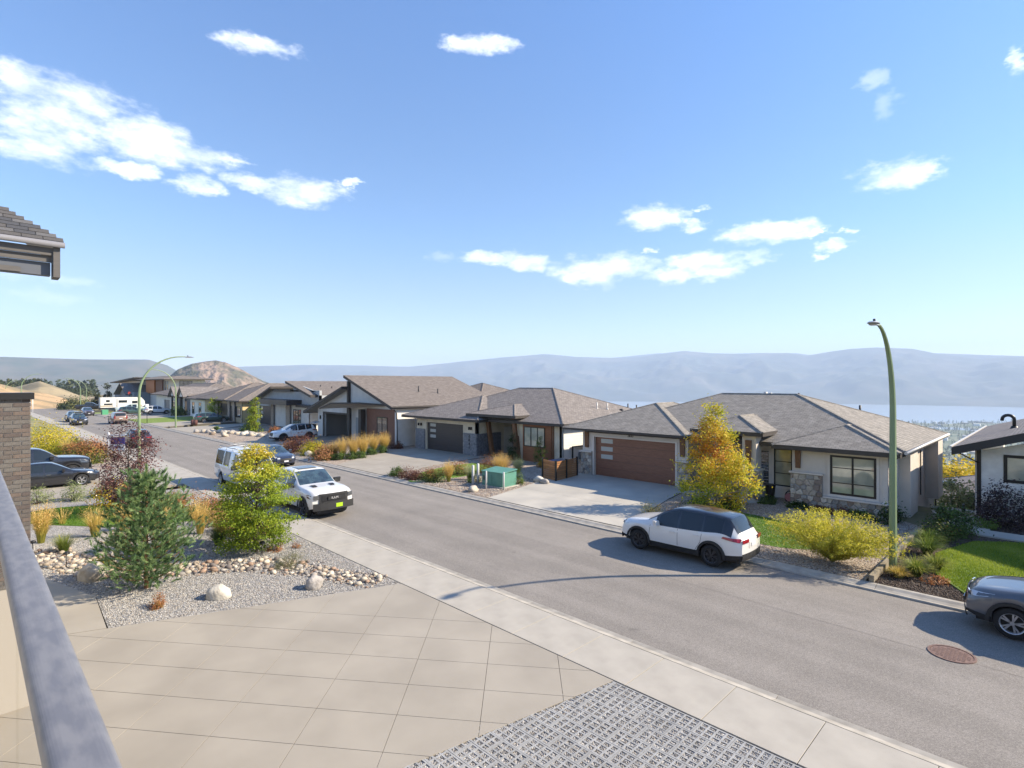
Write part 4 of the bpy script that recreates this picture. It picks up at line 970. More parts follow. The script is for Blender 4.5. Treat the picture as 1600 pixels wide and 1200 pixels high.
window(H0, F0, -71.3, -69.0, .5, 2.7, 3, 1, glass_y); wall(H0, Face('x', -66.5), 30.6, 44, -3, 3.3, [stucco_w, siding_w], pitch=.3)
wall(H0, Face('x', -63.8), 30.6, 40, 3.2, 4.6, stucco_g)
wall(H0, Face('x', -84.3), 30.6, 44, -3, 3.3, stucco_g)
slab_roof(H0, [(-85.4, 29.8, 3.3), (-77.0, 29.8, 5.65), (-77.0, 42, 5.65), (-85.4, 42, 3.3)], roof_warm)
slab_roof(H0, [(-71.5, 29.6, 6.4), (-64.2, 29.6, 4.65), (-64.2, 41, 4.65), (-71.5, 41, 6.4)], roof_warm)
wall(H0, F0, -71.3, -64.8, 5.0, 5.05, stucco_g, top=(6.15, 5.06))
slab_roof(H0, [(-77.2, 30.2, 5.25), (-71.3, 30.2, 5.3), (-71.3, 41, 5.3), (-77.2, 41, 5.25)], roof_dark)
slab_roof(H0, [(-69.0, 29.9, 3.35), (-62.6, 29.9, 3.3), (-62.6, 33, 3.6), (-69.0, 33, 3.6)], roof_dark)
for i in range(5): vent_pipe(H0, -68.5 + i * .9, 33 + i * 1.1, 5.6 - i * .22, .3, .07)

# ================================================================== tan hip-roofed house
Hm = thing('house', 'tan hip-roofed house behind the green wagon', 'house', (-90, 36, .2))
Fm = Face('y', 29.5)
wall(Hm, Fm, -105, -86.8, .1, 3.5, siding_t, holes=[(-97.0, -93.2, .2, 2.9)])
garage_door(Hm, Fm, -97.0, -93.2, .21, 2.9, char_door, rows=4, panes=False)
for x in (-98.2, -92.6, -90.4): ledgestone(Hm, Face('y', 29.3), x, x + .8, .1, 3.4, seed=int(-x), m=stone_cols[2])
boxpart(Hm, 'front_door', (-91.8, 29.42, .2), (-90.7, 29.49, 2.6), char_door); window(Hm, Fm, -89.6, -87.6, .9, 2.6, 2, 1, glass_d)
wall(Hm, Face('x', -86.8), 29.5, 43, -3, 3.5, [siding_t, M('siding_tan_sunlit', (.62,.48,.25), .7)], pitch=.3)  # boards on this side: tan siding with the sunlight painted into its colour
wall(Hm, Fm, -113.6, -105, .1, 3.4, siding_w); window(Hm, Fm, -112.4, -111, .6, 2.7, 1, 3, glass_d, trim=siding_w); window(Hm, Fm, -108.4, -107, .6, 2.7, 1, 3, glass_d, trim=siding_w)
hip(Hm, -106.5, -92.2, 28.6, 43.6, 3.55, .37, roof_warm); hip(Hm, -100.5, -86.0, 28.7, 45.5, 3.5, .36, roof_warm); hip(Hm, -98.5, -82.0, 31.5, 50.0, 3.5, .33, roof_warm)
hip(Hm, -115, -104.5, 29, 42, 3.4, .36, roof_warm)

# ================================================================== white gabled house
Hn = thing('house', 'white gabled house behind the far lawn', 'house', (-128, 36, .2))
Fn = Face('y', 31.0)
wall(Hn, Fn, -146, -118, -.3, 3.7, siding_w, holes=[(-139, -134.5, .2, 2.6)]); garage_door(Hn, Fn, -139, -134.5, .2, 2.6, M('grey_garage_door', (.2,.2,.2), .5), rows=4, panes=False)
for x0, x1 in ((-127.5, -124.6), (-121.3, -118.2)): ledgestone(Hn, Face('y', 30.8), x0, x1, -.3, 3.4, seed=int(-x0))
for x, w in ((-126.0, 1.9), (-119.7, 1.9)):
    b = MB(); b.prism([(x - w, 29.6, 3.55), (x + w, 29.6, 3.55), (x, 29.6, 5.2)], (0, 1.2, 0)); b.build('gable', siding_w, Hn, recalc=True)
    for s in (-1, 1): slab_roof(Hn, [(x, 29.2, 5.5), (x + s * (w + .5), 29.2, 3.6), (x + s * (w + .5), 36, 3.6), (x, 36, 5.5)][::s], roof_dark)
    multi(Hn, 'gable_post', [((x - w + .1, 29.7, 0), (x - w + .4, 30.0, 3.55)), ((x + w - .4, 29.7, 0), (x + w - .1, 30.0, 3.55))], fascia_m)
window(Hn, Fn, -132.5, -130.6, .9, 2.5, 2, 1, glass_d)
wall(Hn, Face('x', -118), 31, 44, -3, 3.7, siding_w)
hip(Hn, -147, -117, 30.0, 44, 3.75, .34, roof_warm); hip(Hn, -134, -122, 29.6, 40, 3.7, .34, roof_warm)

# ================================================================== two-storey and farther houses
Ht = thing('house', 'two-storey house with brown cladding and orange wood under wide eaves', 'house', (-178, 44, 0))
multi(Ht, 'wall', [((-190, 38, -2), (-162, 45.5, 7.2))], stucco_w); 
boxpart(Ht, 'wood_panel', (-178, 37.6, 3.2), (-171, 37.99, 7.1), rust_dark); boxpart(Ht, 'wood_panel', (-188, 37.3, 3.4), (-178.1, 37.99, 7.1), M('orange_wood', (.50,.16,.03), .5))
for x in (-170, -167.8): window(Ht, Face('y', 38), x, x + 1.2, 4.2, 6.8, 1, 1, glass_d)
window(Ht, Face('x', -162), 39.5, 42.5, 5.2, 6.8, 3, 1, glass_d)
hip(Ht, -195, -160, 35.5, 47, 7.3, .17, roof_warm); 
Hu = thing('house', 'far white house with orange soffit and dark gabled wing', 'house', (-200, 40, 0))
multi(Hu, 'wall', [((-226, 38, -2), (-196, 52, 7.0))], stucco_w); multi(Hu, 'lower_wall', [((-214, 34, -2), (-186, 38, 3.6))], M('wall_bluegrey', (.22,.26,.30), .7))
slab_roof(Hu, [(-229, 35, 6.6), (-192, 35, 8.0), (-192, 54, 8.0), (-229, 54, 6.6)], roof_dark)
boxpart(Hu, 'wood_panel', (-226.2, 37.5, 2.2), (-221, 37.95, 5.2), M('orange_wood', (.50,.16,.03), .5))
for s in (-1, 1): slab_roof(Hu, [(-197.5, 32.5, 6.3), (-197.5 + s * 9, 32.5, 3.0), (-197.5 + s * 9, 40, 3.0), (-197.5, 40, 6.3)][::s], roof_dark)
b = MB(); b.prism([(-205, 33.8, 3.1), (-190, 33.8, 3.1), (-197.5, 33.8, 5.9)], (0, .4, 0)); b.build('gable', M('wall_bluegrey', (.22,.26,.30), .7), Hu, recalc=True)
window(Hu, Face('y', 33.8), -199, -196, 3.3, 4.8, 1, 1, M('pane_pale', (.4,.45,.5), .1))
for x in (-218, -210): window(Hu, Face('y', 38), x, x + 2, 4.4, 6, 1, 1, glass_d)

# ================================================================== white sided house at the right
H4 = thing('house', 'white sided house with black rake boards and curved roof vent', 'house', (4, 38, .2))
F4 = Face('y', 31.0)
white4 = M('plank_white', (.82,.78,.72), .55, col2=(.71,.67,.62), scale=3)
wl = wall(H4, F4, -2.4, 12, -.4, 3.1, white4, top=(3.1, 7.4))
plank = MB(); 
def planks(z0, z1, u0, u1, w=.19):
    z = z0
    while z < z1 - .01:
        zn = min(z + w, z1); a = u0
        for c in (u0 + 3.6, u0 + 7.2, u0 + 10.8, u1):
            c = min(c, u1)
            if c - a > .05:
                hs = [(a, c)]
                if 1.86 < (z + zn) / 2 < 3.04: hs = [(p, q) for p, q in ((a, min(c, -1.66)), (max(a, 1.3), c)) if q - p > .05]
                for p, q in hs:
                    b = MB(); b.poly([F4.p(p + .002, .026, z), F4.p(q - .002, .026, z), F4.p(q - .002, .008, zn), F4.p(p + .002, .008, zn)]); b.poly([F4.p(p + .002, .0, z), F4.p(q - .002, .0, z), F4.p(q - .002, .026, z), F4.p(p + .002, .026, z)]); b.build('plank', white4, wl)
            a = c
        z = zn
planks(-.2, 3.1, -2.4, 12)
window(H4, F4, -1.66, 1.3, 1.86, 3.02, 2, 1, glass_refl, frame=.12)
boxpart(H4, 'corner_board', (-2.52, 30.94, -.4), (-2.38, 31.2, 3.2), blk)
wall(H4, Face('x', -2.4), 31.2, 46, -8, 3.1, white4)
slab_roof(H4, [(-3.25, 30.0, 3.3), (6.5, 30.0, 6.5), (6.5, 46.3, 6.5), (-3.25, 46.3, 3.3)], roof_dark, fascia=M('rake_black', (.03,.028,.03), .5), fz=.34, th=.2)
slab_roof(H4, [(6.5, 30.0, 6.5), (16.25, 30.0, 3.3), (16.25, 46.3, 3.3), (6.5, 46.3, 6.5)], roof_dark, fascia=M('rake_black', (.03,.028,.03), .5), fz=.34, th=.2)
b = MB(); b.box((-3.34, 30.0, 3.22), (-3.27, 46.3, 3.34)); b.build('gutter', gutter_w, H4)
b = MB(); X, Y, Z = -1.55, 36.2, 3.85; b.tube([(X, Y, Z - .2), (X, Y, Z + .42)] + [(X - .22 + .22 * math.cos(a), Y, Z + .42 + .2 * math.sin(a)) for a in [PI * k / 8 for k in range(1, 9)]] + [(X - .45, Y, Z + .34)], .075, 10); b.tube([(X, Y, Z - .2), (X, Y, Z + .1)], [.22, .12], 10)
b.build('vent_pipe', blk, H4)
b = MB(); b.tube([(-3.2, 30.4, 3.1), (-2.45, 30.9, 2.6)], .03, 6); b.build('brace', blk, H4)
# terrace, railing and dark board fence between the two houses
fn = thing('fence', 'dark board fence block below the greige house', 'fence', (-4, 37, -3))
dk = M('dark_boards', (.06,.065,.065), .7)
for i in range(16): boxpart(fn, 'board', (-5.05 + i * .2, 36.0, -4.6), (-4.86 + i * .2, 36.05, -1.0), dk)
for i in range(14): boxpart(fn, 'board', (-1.86, 36.06 + i * .2, -4.6), (-1.81, 36.25 + i * .2, -1.0), dk)
multi(fn, 'cap', [((-5.1, 35.9, -1.0), (-1.75, 39, -.92))], concrete_pale)
st = thing('stair_rail', 'black steel post with slanted brace beside the dark fence', 'railing', (-3.4, 34.4, -1.2))
b = MB(); b.tube([(-3.3, 34.4, -2.5), (-3.3, 34.4, .15)], .06, 6); b.tube([(-3.3, 34.4, -.4), (-2.75, 34.2, -2.2)], .05, 6); b.build('post', blk, st)
# house downhill with the grey roof and a farther one
Hd = thing('house', 'downhill house, only its broad grey roof showing between the walls', 'house', (-4, 55, -7))
multi(Hd, 'wall', [((-9, 47, -12), (8, 60, -3.0))], stucco_w); hip(Hd, -10, 9, 46, 61, -3.0, .35, shingle_mat('roof_grey', (.20,.175,.17), (.25,.22,.21), (.12,.11,.11)))
b = MB(); b.box((-6.4, 50.6, -1.75), (-5.4, 51.6, -1.2)); b.build('skylight', blk, Hd)

# ================================================================== our own house: column, eave, balcony
Ho = thing('house', 'own house seen as a brick column and dark eave corner at the left edge', 'house', (-13.3, -3, 0))
brick_ms = [M('brick_%s' % n, c, .9, col2=tuple(v * .75 for v in c), scale=14, bump=.5, bscale=80, bdist=.004) for n, c in (('umber', (.125,.108,.097)), ('grey', (.145,.133,.122)), ('dark', (.11,.09,.083)), ('red', (.15,.118,.10)))]
cl = boxpart(Ho, 'brick_column', (-13.9, -.62, 0), (-13.312, .838, 5.72), M('brick_mortar', (.36,.33,.29), .95))
boxpart(Ho, 'column_cap', (-13.96, -.7, 5.72), (-13.24, .90, 5.84), blk)
bw, bh = .235, .066; bms = []
for m_ in brick_ms:
    b = MB(); b.box((0, 0, 0), (.014, 1, bh)); bms.append(b.data('brick', m_))
z = .01; row = 0; rr = random.Random(9)
while z < 5.70:
    y = .85; off = (row % 2) * .12
    L = .115 if row % 2 else .235
    if z > 2.3:
        while y > -.55:
            o = link('brick', bms[rr.choice([0, 0, 1, 1, 2, 3])], cl, loc=Vector((-13.314 + rr.uniform(0, .002), y - L, z)) - wloc(cl), scale=(1, L, 1)); y -= L + .011; L = bw
    z += bh + .0115; row += 1
b = MB(); 
for r_ in range(int(5.7 / .0775)):
    zz = .01 + r_ * .0775
    for k in range(3): b.box((-13.88 + k * .19, .838, zz), (-13.70 + k * .19, .852, zz + bh))
b.build('return_bricks', brick_ms[1], cl)
multi(Ho, 'wall', [((-30, -12, 0), (-13.95, -1.0, 8.0)), ((-13.9, -12, 0), (9, -3.2, 8.4))], stucco_g)
multi(Ho, 'deck', [((-13.3, -3.2, 4.25), (9, .06, 4.47))], concrete)
# eave corner
e0 = Vector((-13.3, 1.3, 8.67)); shm = shingle_mat('roof_own', (.13,.12,.12), (.18,.17,.165), (.05,.045,.045), .3, .13)
hipd = Vector((-1, -1.0, .80)); A_ = e0 + hipd * 4
ro = roof_planes(Ho, [[(-13.3, 1.3, 8.67), (-13.3, -12, 8.67), (-15.3, -12, 10.27), (-15.3, -.7, 10.27)], [(-13.3, 1.3, 8.67), (-15.3, -.7, 10.27), (-15.3, 1.3, 8.67)]], M('underlay', (.06,.055,.055), .9), th=.05)
nrm = Vector((.8, 0, 1)).normalized(); up = Vector((-1, 0, .8)).normalized(); shs = [M('shingle_%s' % n, c, .95, bump=.6, bscale=150, bdist=.003, col2=tuple(v * .7 for v in c), scale=60) for n, c in (('slate', (.075,.077,.085)), ('brown', (.10,.095,.093)), ('light', (.13,.128,.13)))]
sdat = []
for m_ in shs:
    b = MB(); q = [Vector((0, 0, 0)), Vector((0, 1, 0))]; a = Vector((0, 0, 0)); 
    P0, P1, P2, P3 = -up * .004 + nrm * .016, -up * .004 + nrm * .016 + Vector((0, .29, 0)), up * .16 + nrm * .004 + Vector((0, .29, 0)), up * .16 + nrm * .004
    b.poly([P0, P1, P2, P3]); b.poly([P0, P0 - nrm * .014, P1 - nrm * .014, P1]); b.poly([P0, P3, P3 - nrm * .004, P0 - nrm * .014]); b.poly([P1, P1 - nrm * .014, P2 - nrm * .004, P2]); sdat.append(b.data('shingle', m_))
for r_ in range(18):
    s = r_ * .135; base = Vector((-13.28, 0, 8.665)) + up * s; ymax = 1.34 - s * .78
    k = 0; y = ymax - rr.uniform(.0, .05)
    while y - .3 > -1.0 and k < 9:
        link('shingle', rr.choice(sdat), ro, loc=Vector((base.x, y - .29, base.z)) - wloc(ro)); y -= .3; k += 1
b = MB(); b.tube([(-13.22, -12, 8.60), (-13.22, 1.33, 8.60)], .055, 8); b.build('gutter', M('gutter_grey', (.20,.20,.22), .35), ro)
grey_f = M('fascia_brown', (.115,.107,.10), .7, col2=(.09,.084,.08), scale=4, aniso=(1, 1, 12))
multi(Ho, 'fascia', [((-13.36, -12, 8.40), (-13.31, 1.2, 8.54)), ((-13.42, -12, 8.28), (-13.37, 1.16, 8.40))], grey_f)
multi(Ho, 'beam', [((-13.62, -12, 8.04), (-13.44, 1.14, 8.28))], M('beam_slate', (.10,.11,.13), .6)); multi(Ho, 'beam_plate', [((-13.43, -12, 8.05), (-13.40, .72, 8.14))], grey_f)
multi(Ho, 'end_board', [((-13.66, 1.17, 8.0), (-13.28, 1.27, 8.56))], grey_f)
# balcony railing, close to the camera
br = thing('balcony_railing', 'galvanised balcony handrail over clear glass at the lower left', 'railing', (-3, .1, 4.47))
galv = M('galvanised_steel', (.225,.22,.225), .5, metal=.2, col2=(.165,.165,.18), scale=55, det=9, lo=.38, hi=.62, aniso=(.32, 1, 1), spec=.6)
b = MB(); sec = []
for i in range(40):
    a = 2 * PI * i / 40; cx_, sz_ = math.cos(a), math.sin(a); sec.append((.1 + .0325 * math.copysign(abs(cx_) ** .45, cx_), 5.534 + .022 * math.copysign(abs(sz_) ** .45, sz_)))
for i in range(40):
    (y0, z0), (y1, z1) = sec[i], sec[(i + 1) % 40]; b.poly([(-13.3, y0, z0), (.5, y0, z0), (.5, y1, z1), (-13.3, y1, z1)], smooth=True)
b.build('top_rail', galv, br, recalc=True)
gm = bpy.data.materials.new('balustrade_glass'); gm.use_nodes = True; t = gm.node_tree; t.nodes.clear()
tr = t.nodes.new('ShaderNodeBsdfTransparent'); tr.inputs[0].default_value = (.985,.985,.98,1); gl = t.nodes.new('ShaderNodeBsdfGlossy'); gl.inputs['Roughness'].default_value = .02; mx = t.nodes.new('ShaderNodeMixShader'); mx.inputs[0].default_value = .03; t.links.new(tr.outputs[0], mx.inputs[1]); t.links.new(gl.outputs[0], mx.inputs[2]); o_ = t.nodes.new('ShaderNodeOutputMaterial'); t.links.new(mx.outputs[0], o_.inputs[0])
for i in range(6): boxpart(br, 'glass_panel', (-13.2 + i * 2.25, .096, 4.55), (-13.2 + i * 2.25 + 2.19, .104, 5.51), gm)
for x in (-13.25, -9.5, -5.6, .4): boxpart(br, 'post', (x, .06, 4.3), (x + .04, .14, 5.50), galv)
# ================================================================== vehicles
rubber = M('tyre_rubber', (.018,.018,.019), .85, bump=.3, bscale=90)
plastic = M('black_plastic', (.022,.022,.023), .6)
chrome = M('chrome', (.6,.6,.62), .15, metal=.9)
alloy = M('alloy', (.48,.48,.5), .3, metal=.7)
alloy_dk = M('alloy_dark', (.07,.07,.075), .3, metal=.5)
cglass = M('car_glass', (.018,.024,.028), .04, spec=.5, coat=.25)
cglass_l = M('windscreen', (.045,.075,.085), .03, spec=1.0, col2=(.02,.03,.035), scale=2.2, coat=1.0, lo=.42, hi=.58)
lamp_m = M('headlamp', (.5,.52,.55), .08, spec=1, coat=1); tail_m = M('tail_lamp', (.30,.012,.02), .15, coat=1); amber = M('amber_lamp', (.5,.18,.03), .2)
lamp_dk = M('smoked_headlamp', (.06,.065,.07), .08, spec=1, coat=1)
plate_m = M('plate', (.62,.63,.66), .4); seam = M('seam', (.012,.012,.012), .8)
def paint(name, c): return M('paint_' + name, c, .28, spec=.5, coat=1.0)
def smooth_curve(pts, it=2):
    p = [tuple(q) for q in pts]
    for _ in range(it):
        n = [p[0]]
        for a, b in zip(p, p[1:]):
            n.append((a[0] * .75 + b[0] * .25, a[1] * .75 + b[1] * .25)); n.append((a[0] * .25 + b[0] * .75, a[1] * .25 + b[1] * .75))
        n.append(p[-1]); p = n
    xs = [q[0] for q in p]; ys = [q[1] for q in p]
    return lambda x: float(np.interp(x, xs, ys))
def wheel(root, x, y, r, w, side, style, proto={}):
    """tyre and rim meshes are shared between alike wheels"""
    key = (round(r, 3), round(w, 3), style)
    if key not in proto:
        b = MB(); n = 28; pr = [(-w / 2, r * .66), (-w / 2, r * .9), (-w / 2 + .02, r * .975), (-w / 2 + .05, r), (w / 2 - .05, r), (w / 2 - .02, r * .975), (w / 2, r * .9), (w / 2, r * .66)]
        V = [(q * math.cos(2 * PI * i / n), a, q * math.sin(2 * PI * i / n)) for i in range(n) for a, q in pr]; k = len(pr)
        b.mesh(V, [(i * k + j, i * k + j + 1, ((i + 1) % n) * k + j + 1, ((i + 1) % n) * k + j) for i in range(n) for j in range(k - 1)], smooth=True)
        ty = b.data('tyre', rubber)
        b = MB(); R = r * .665; yo = w / 2 - .03      # outer side at +y
        ring = [(R, w / 2 - .002), (R * .93, w / 2 - .006), (R * .90, yo - .05), (R * .88, -w / 2 + .02)]
        V = [(q * math.cos(2 * PI * i / n), a, q * math.sin(2 * PI * i / n)) for i in range(n) for q, a in ring]; k = 4
        b.mesh(V, [(i * k + j, i * k + j + 1, ((i + 1) % n) * k + j + 1, ((i + 1) % n) * k + j) for i in range(n) for j in range(3)], 0, smooth=True)
        b.poly([(R * .9 * math.cos(2 * PI * i / n), yo - .07, R * .9 * math.sin(2 * PI * i / n)) for i in range(n)], 1)
        ns = {'5': 5, '5d': 5, '10d': 6, 'steel': 8}[style]
        for s in range(ns):
            a = 2 * PI * s / ns
            for da in ((-.17, .17) if style in ('5', '10d') else (0,)):
                wd = .16 if style in ('5', '10d') else .3
                u = Vector((math.cos(a + da), 0, math.sin(a + da))); t = Vector((-u.z, 0, u.x)); u0 = Vector((math.cos(a), 0, math.sin(a)))
                p = [u0 * R * .12 - t * R * wd * .35, u0 * R * .12 + t * R * wd * .35, u * R * .94 + t * R * wd * .5, u * R * .94 - t * R * wd * .5]
                b.prism([q + Vector((0, yo - .035, 0)) for q in p], (0, .035, 0))
        b.poly([(R * .2 * math.cos(2 * PI * i / 12), yo + .008, R * .2 * math.sin(2 * PI * i / 12)) for i in range(12)])
        dark = style in ('5d', '10d'); proto[key] = (ty, b.data('rim', [alloy_dk if dark else alloy, M('brake_dark', (.02,.02,.02), .8)]))
    ty, rm = proto[key]
    wr = bpy.data.objects.new('wheel', ty); COL.objects.link(wr); wr.parent = root; wr.location = (x, y, r); wr.rotation_euler = (0, random.uniform(0, 1), 0 if side > 0 else PI)
    wr.name = 'wheel'; link('rim', rm, wr)
    return wr
def vehicle(name, label, cat, X, Y, z, heading, S, pm, group=None):
    root = thing(name, label, cat, (X, Y, z), rad(heading), group)
    L = S['L']; top = smooth_curve(S['top'], 1); belt = smooth_curve(S['belt']); hw = smooth_curve(S['hw']); rw = smooth_curve(S['rw']); r = S['r']; wx = S['wheels']; sill = S.get('sill', .3)
    cowl, head, rh0, rh1 = S['glass']          # cowl, roof header, rear header, rear glass bottom
    ra = r + .055
    def zl(x):
        z = sill + .10 * max(0, 1 - x / .5) + .14 * max(0, 1 - (L - x) / .6)
        for w in wx:
            if abs(x - w) < ra: z = max(z, r + math.sqrt(ra * ra - (x - w) ** 2))
        return z
    xs = set(np.round(np.linspace(0, L, int(L / .11)), 3)) | {0., L, cowl, head, rh0, rh1}
    for w in wx:
        for k in range(-8, 9): xs.add(round(w + ra * math.sin(k / 8 * PI / 2), 3))
        xs.add(round(w - ra - .004, 3)); xs.add(round(w + ra + .004, 3))
    for a, c in S['side']: xs |= {a, c}
    xs = sorted(x for x in xs if 0 <= x <= L); o = [xs[0]]
    for x in xs[1:]:
        if x - o[-1] > .002: o.append(x)
    xs = o
    lean, bowf, bowr, leanr = S.get('lean', .22), S.get('bow', .16), S.get('bowr', .10), S.get('leanr', .0)
    def xf(x, y, zz):
        q = x + bowf * (abs(y) / .9) ** 2.4 * math.exp(-x / .45) + lean * max(0, zz - .55) * math.exp(-x / .3) + .10 * max(0, .42 - zz) * math.exp(-x / .3)
        e = L - x
        q -= bowr * (abs(y) / .9) ** 2.4 * math.exp(-e / .4) + leanr * max(0, zz - .8) * math.exp(-e / .35) + .12 * max(0, .45 - zz) * math.exp(-e / .3)
        return L / 2 - q
    def section(x):
        zb, zt = belt(x), top(x); h = hw(x); w = min(rw(x), h - .04); lo = zl(x); zb = max(zb, lo + .06); zt = max(zt, zb + .012); g = zt - zb; kf = min(1, g / .35)
        s = [(h - .05, lo), (h - .005, lo + .22 * (zb - lo)), (h + .012, lo + .55 * (zb - lo)), (h, lo + .86 * (zb - lo)), (h - .035, zb)]
        yt, zz = w, zt - .085 * kf - .012 * (1 - kf)
        for t in (.5, 1): s.append((h - .05 + (yt - h + .05) * t + .012 * math.sin(PI * t) * kf, zb + .004 + (zz - zb - .004) * t))
        s += [(w - .055, zt - .03 * kf - .004), (w * .72, zt - .010 * kf), (w * .38, zt - .002), (0, zt)]
        return s
    SEC = [section(x) for x in xs]; nr = len(SEC[0])
    b = {'body': MB(), 'side_window': [], 'roof': MB(), 'windscreen': MB(), 'rear_window': MB(), 'cladding': MB()}
    roofm = S.get('roofm')
    def P(i, j, s): y, z_ = SEC[i][j]; return (xf(xs[i], y, z_), s * y, z_)
    wins = {}
    for i in range(len(xs) - 1):
        xm = (xs[i] + xs[i + 1]) / 2
        for s in (1, -1):
            for j in range(nr - 1):
                q = [P(i, j, s), P(i + 1, j, s), P(i + 1, j + 1, s), P(i, j + 1, s)]
                if s > 0: q = q[::-1]
                tgt = b['body']
                if 4 <= j <= 5:
                    for k, (a, c) in enumerate(S['side']):
                        if a <= xm <= c and top(xm) - belt(xm) > .10: tgt = wins.setdefault((k, s), MB())
                    if tgt is b['body'] and S.get('black_pillars') and cowl + .3 < xm < rh1 - .1: tgt = b['roof']
                elif j >= 6:
                    if cowl <= xm <= head and j >= 7: tgt = b['windscreen']
                    elif rh0 <= xm <= rh1 and j >= 7: tgt = b['rear_window']
                    elif roofm and cowl <= xm <= rh1: tgt = b['roof']
                elif j == 0 and S.get('clad'): tgt = b['cladding']
                elif S.get('bed') and S['bed'][0] <= xm <= S['bed'][1] and j >= 6: tgt = b['cladding']
                if S.get('bed') and S['bed'][0] <= xm <= S['bed'][1] and j >= 5: tgt = b['cladding']
                tgt.poly(q, smooth=True)
    for i, rev in ((0, False), (len(xs) - 1, True)):
        cols = [-1, -.8, -.55, -.28, 0, .28, .55, .8, 1]
        for j in range(nr - 1):
            (y0, z0), (y1, z1) = SEC[i][j], SEC[i][j + 1]
            for a, c in zip(cols, cols[1:]):
                q = [(xf(xs[i], a * y0, z0), a * y0, z0), (xf(xs[i], c * y0, z0), c * y0, z0), (xf(xs[i], c * y1, z1), c * y1, z1), (xf(xs[i], a * y1, z1), a * y1, z1)]
                b['body'].poly(q if not rev else q[::-1], smooth=True)
    def fin(mb, nm, m, par):
        me = mb.data(nm, m); bm = bmesh.new(); bm.from_mesh(me); bmesh.ops.remove_doubles(bm, verts=bm.verts, dist=.0015)
        for f in bm.faces: f.smooth = True
        for e in bm.edges:
            if len(e.link_faces) == 2 and e.calc_face_angle(0) > rad(38): e.smooth = False
        bm.to_mesh(me); bm.free(); return link(nm, me, par)
    body = fin(b['body'], 'body', pm, root)
    for k in wins: fin(wins[k], 'side_window', cglass, root)
    if b['windscreen'].f: fin(b['windscreen'], 'windscreen', cglass_l, root)
    if b['rear_window'].f: fin(b['rear_window'], 'rear_window', cglass, root)
    if b['roof'].f: fin(b['roof'], 'roof', roofm, root)
    if b['cladding'].f: fin(b['cladding'], 'cladding', plastic, root)
    u = MB(); u.box((L / 2 - .25, -(hw(L / 2) - .34), .2), (-L / 2 + .25, hw(L / 2) - .34, min(belt(L / 2) - .15, .8))); u.box((L / 2 - wx[0] - r - .3 , -(hw(L / 2) - .07), sill - .03), (L / 2 - wx[0] - ra - .25, hw(L / 2) - .07, sill + .2)); u.box((L / 2 - wx[0] - ra - .02, -(hw(L / 2) - .07), sill - .03), (L / 2 - wx[1] + ra + .02, hw(L / 2) - .07, sill + .15)); u.build('underbody', plastic, root, local=True)
    ww = S.get('tw', .235)
    for w in wx:
        for s in (1, -1): wheel(root, L / 2 - w, s * (hw(w) - .01 - ww / 2), r, ww, s, S.get('rim', '5'))
    # surface helpers for applied parts
    def ysurf(x, zz):
        s = section(x)[:7]
        for a, c in zip(s, s[1:]):
            if a[1] <= zz <= c[1]: return a[0] + (c[0] - a[0]) * (zz - a[1]) / max(1e-5, c[1] - a[1])
        return s[0][0] if zz < s[0][1] else s[-1][0]
    def side_patch(nm, poly, m, s, off=.006, par=None):
        """polygon given in (x, z) laid on the flank"""
        mb = MB(); pts = []
        if len(poly) == 4:
            a_, b_, c_, d_ = [Vector(q) for q in poly]; G = lambda v: (xf(v.x, ysurf(v.x, v.y) + off, v.y), s * (ysurf(v.x, v.y) + off), v.y)
            for k in range(8):
                t0, t1 = k / 8, (k + 1) / 8; q = [G(a_.lerp(d_, t0)), G(a_.lerp(d_, t1)), G(b_.lerp(c_, t1)), G(b_.lerp(c_, t0))]; mb.poly(q if s < 0 else q[::-1])
            return mb
        for (x, zz) in poly: y = ysurf(x, zz) + off; pts.append((xf(x, y, zz), s * y, zz))
        mb.poly(pts if s < 0 else pts[::-1]); return mb
    def strip_side(mb, x0, z0, x1, z1, w, s, off=.004, n=5):
        for k in range(n):
            a, c = k / n, (k + 1) / n; xa, za, xc, zc = x0 + (x1 - x0) * a, z0 + (z1 - z0) * a, x0 + (x1 - x0) * c, z0 + (z1 - z0) * c
            if abs(z1 - z0) > abs(x1 - x0): q = [(xa - w, za), (xa + w, za), (xc + w, zc), (xc - w, zc)]
            else: q = [(xa, za - w), (xc, zc - w), (xc, zc + w), (xa, za + w)]
            pts = [(xf(x, 0, zz) if 0 else xf(x, ysurf(x, zz), zz), s * (ysurf(x, zz) + off), zz) for x, zz in q]; mb.poly(pts)
    dm = MB()
    for s in (1, -1):
        for (x0, z0, x1, z1) in S.get('seams', []): strip_side(dm, x0, z0, x1, z1, .006, s)
    if dm.f: dm.build('door_seam', seam, body, local=True)
    for s in (1, -1):
        for x in S.get('handles', []):
            zz = belt(x) - .13; y = ysurf(x, zz); mb = MB(); mb.box((L / 2 - x - .10, s * y, zz - .014), (L / 2 - x + .10, s * (y + .035), zz + .014)); mb.build('door_handle', S.get('handlem', pm), body, local=True)
        mx = S['mirror']; y = hw(mx) - .05; zz = belt(mx) + .09; mb = MB(); k = S.get('mirror_s', 1)
        mb.prism([(L / 2 - mx - .07, s * y, zz - .09 * k), (L / 2 - mx - .07, s * (y + .24 * k), zz - .07 * k), (L / 2 - mx - .05, s * (y + .26 * k), zz + .09 * k), (L / 2 - mx - .07, s * (y + .06), zz + .08 * k)], (.12 * k, 0, 0)); mb.build('mirror', S.get('mirrorm', pm), root, local=True, recalc=True)
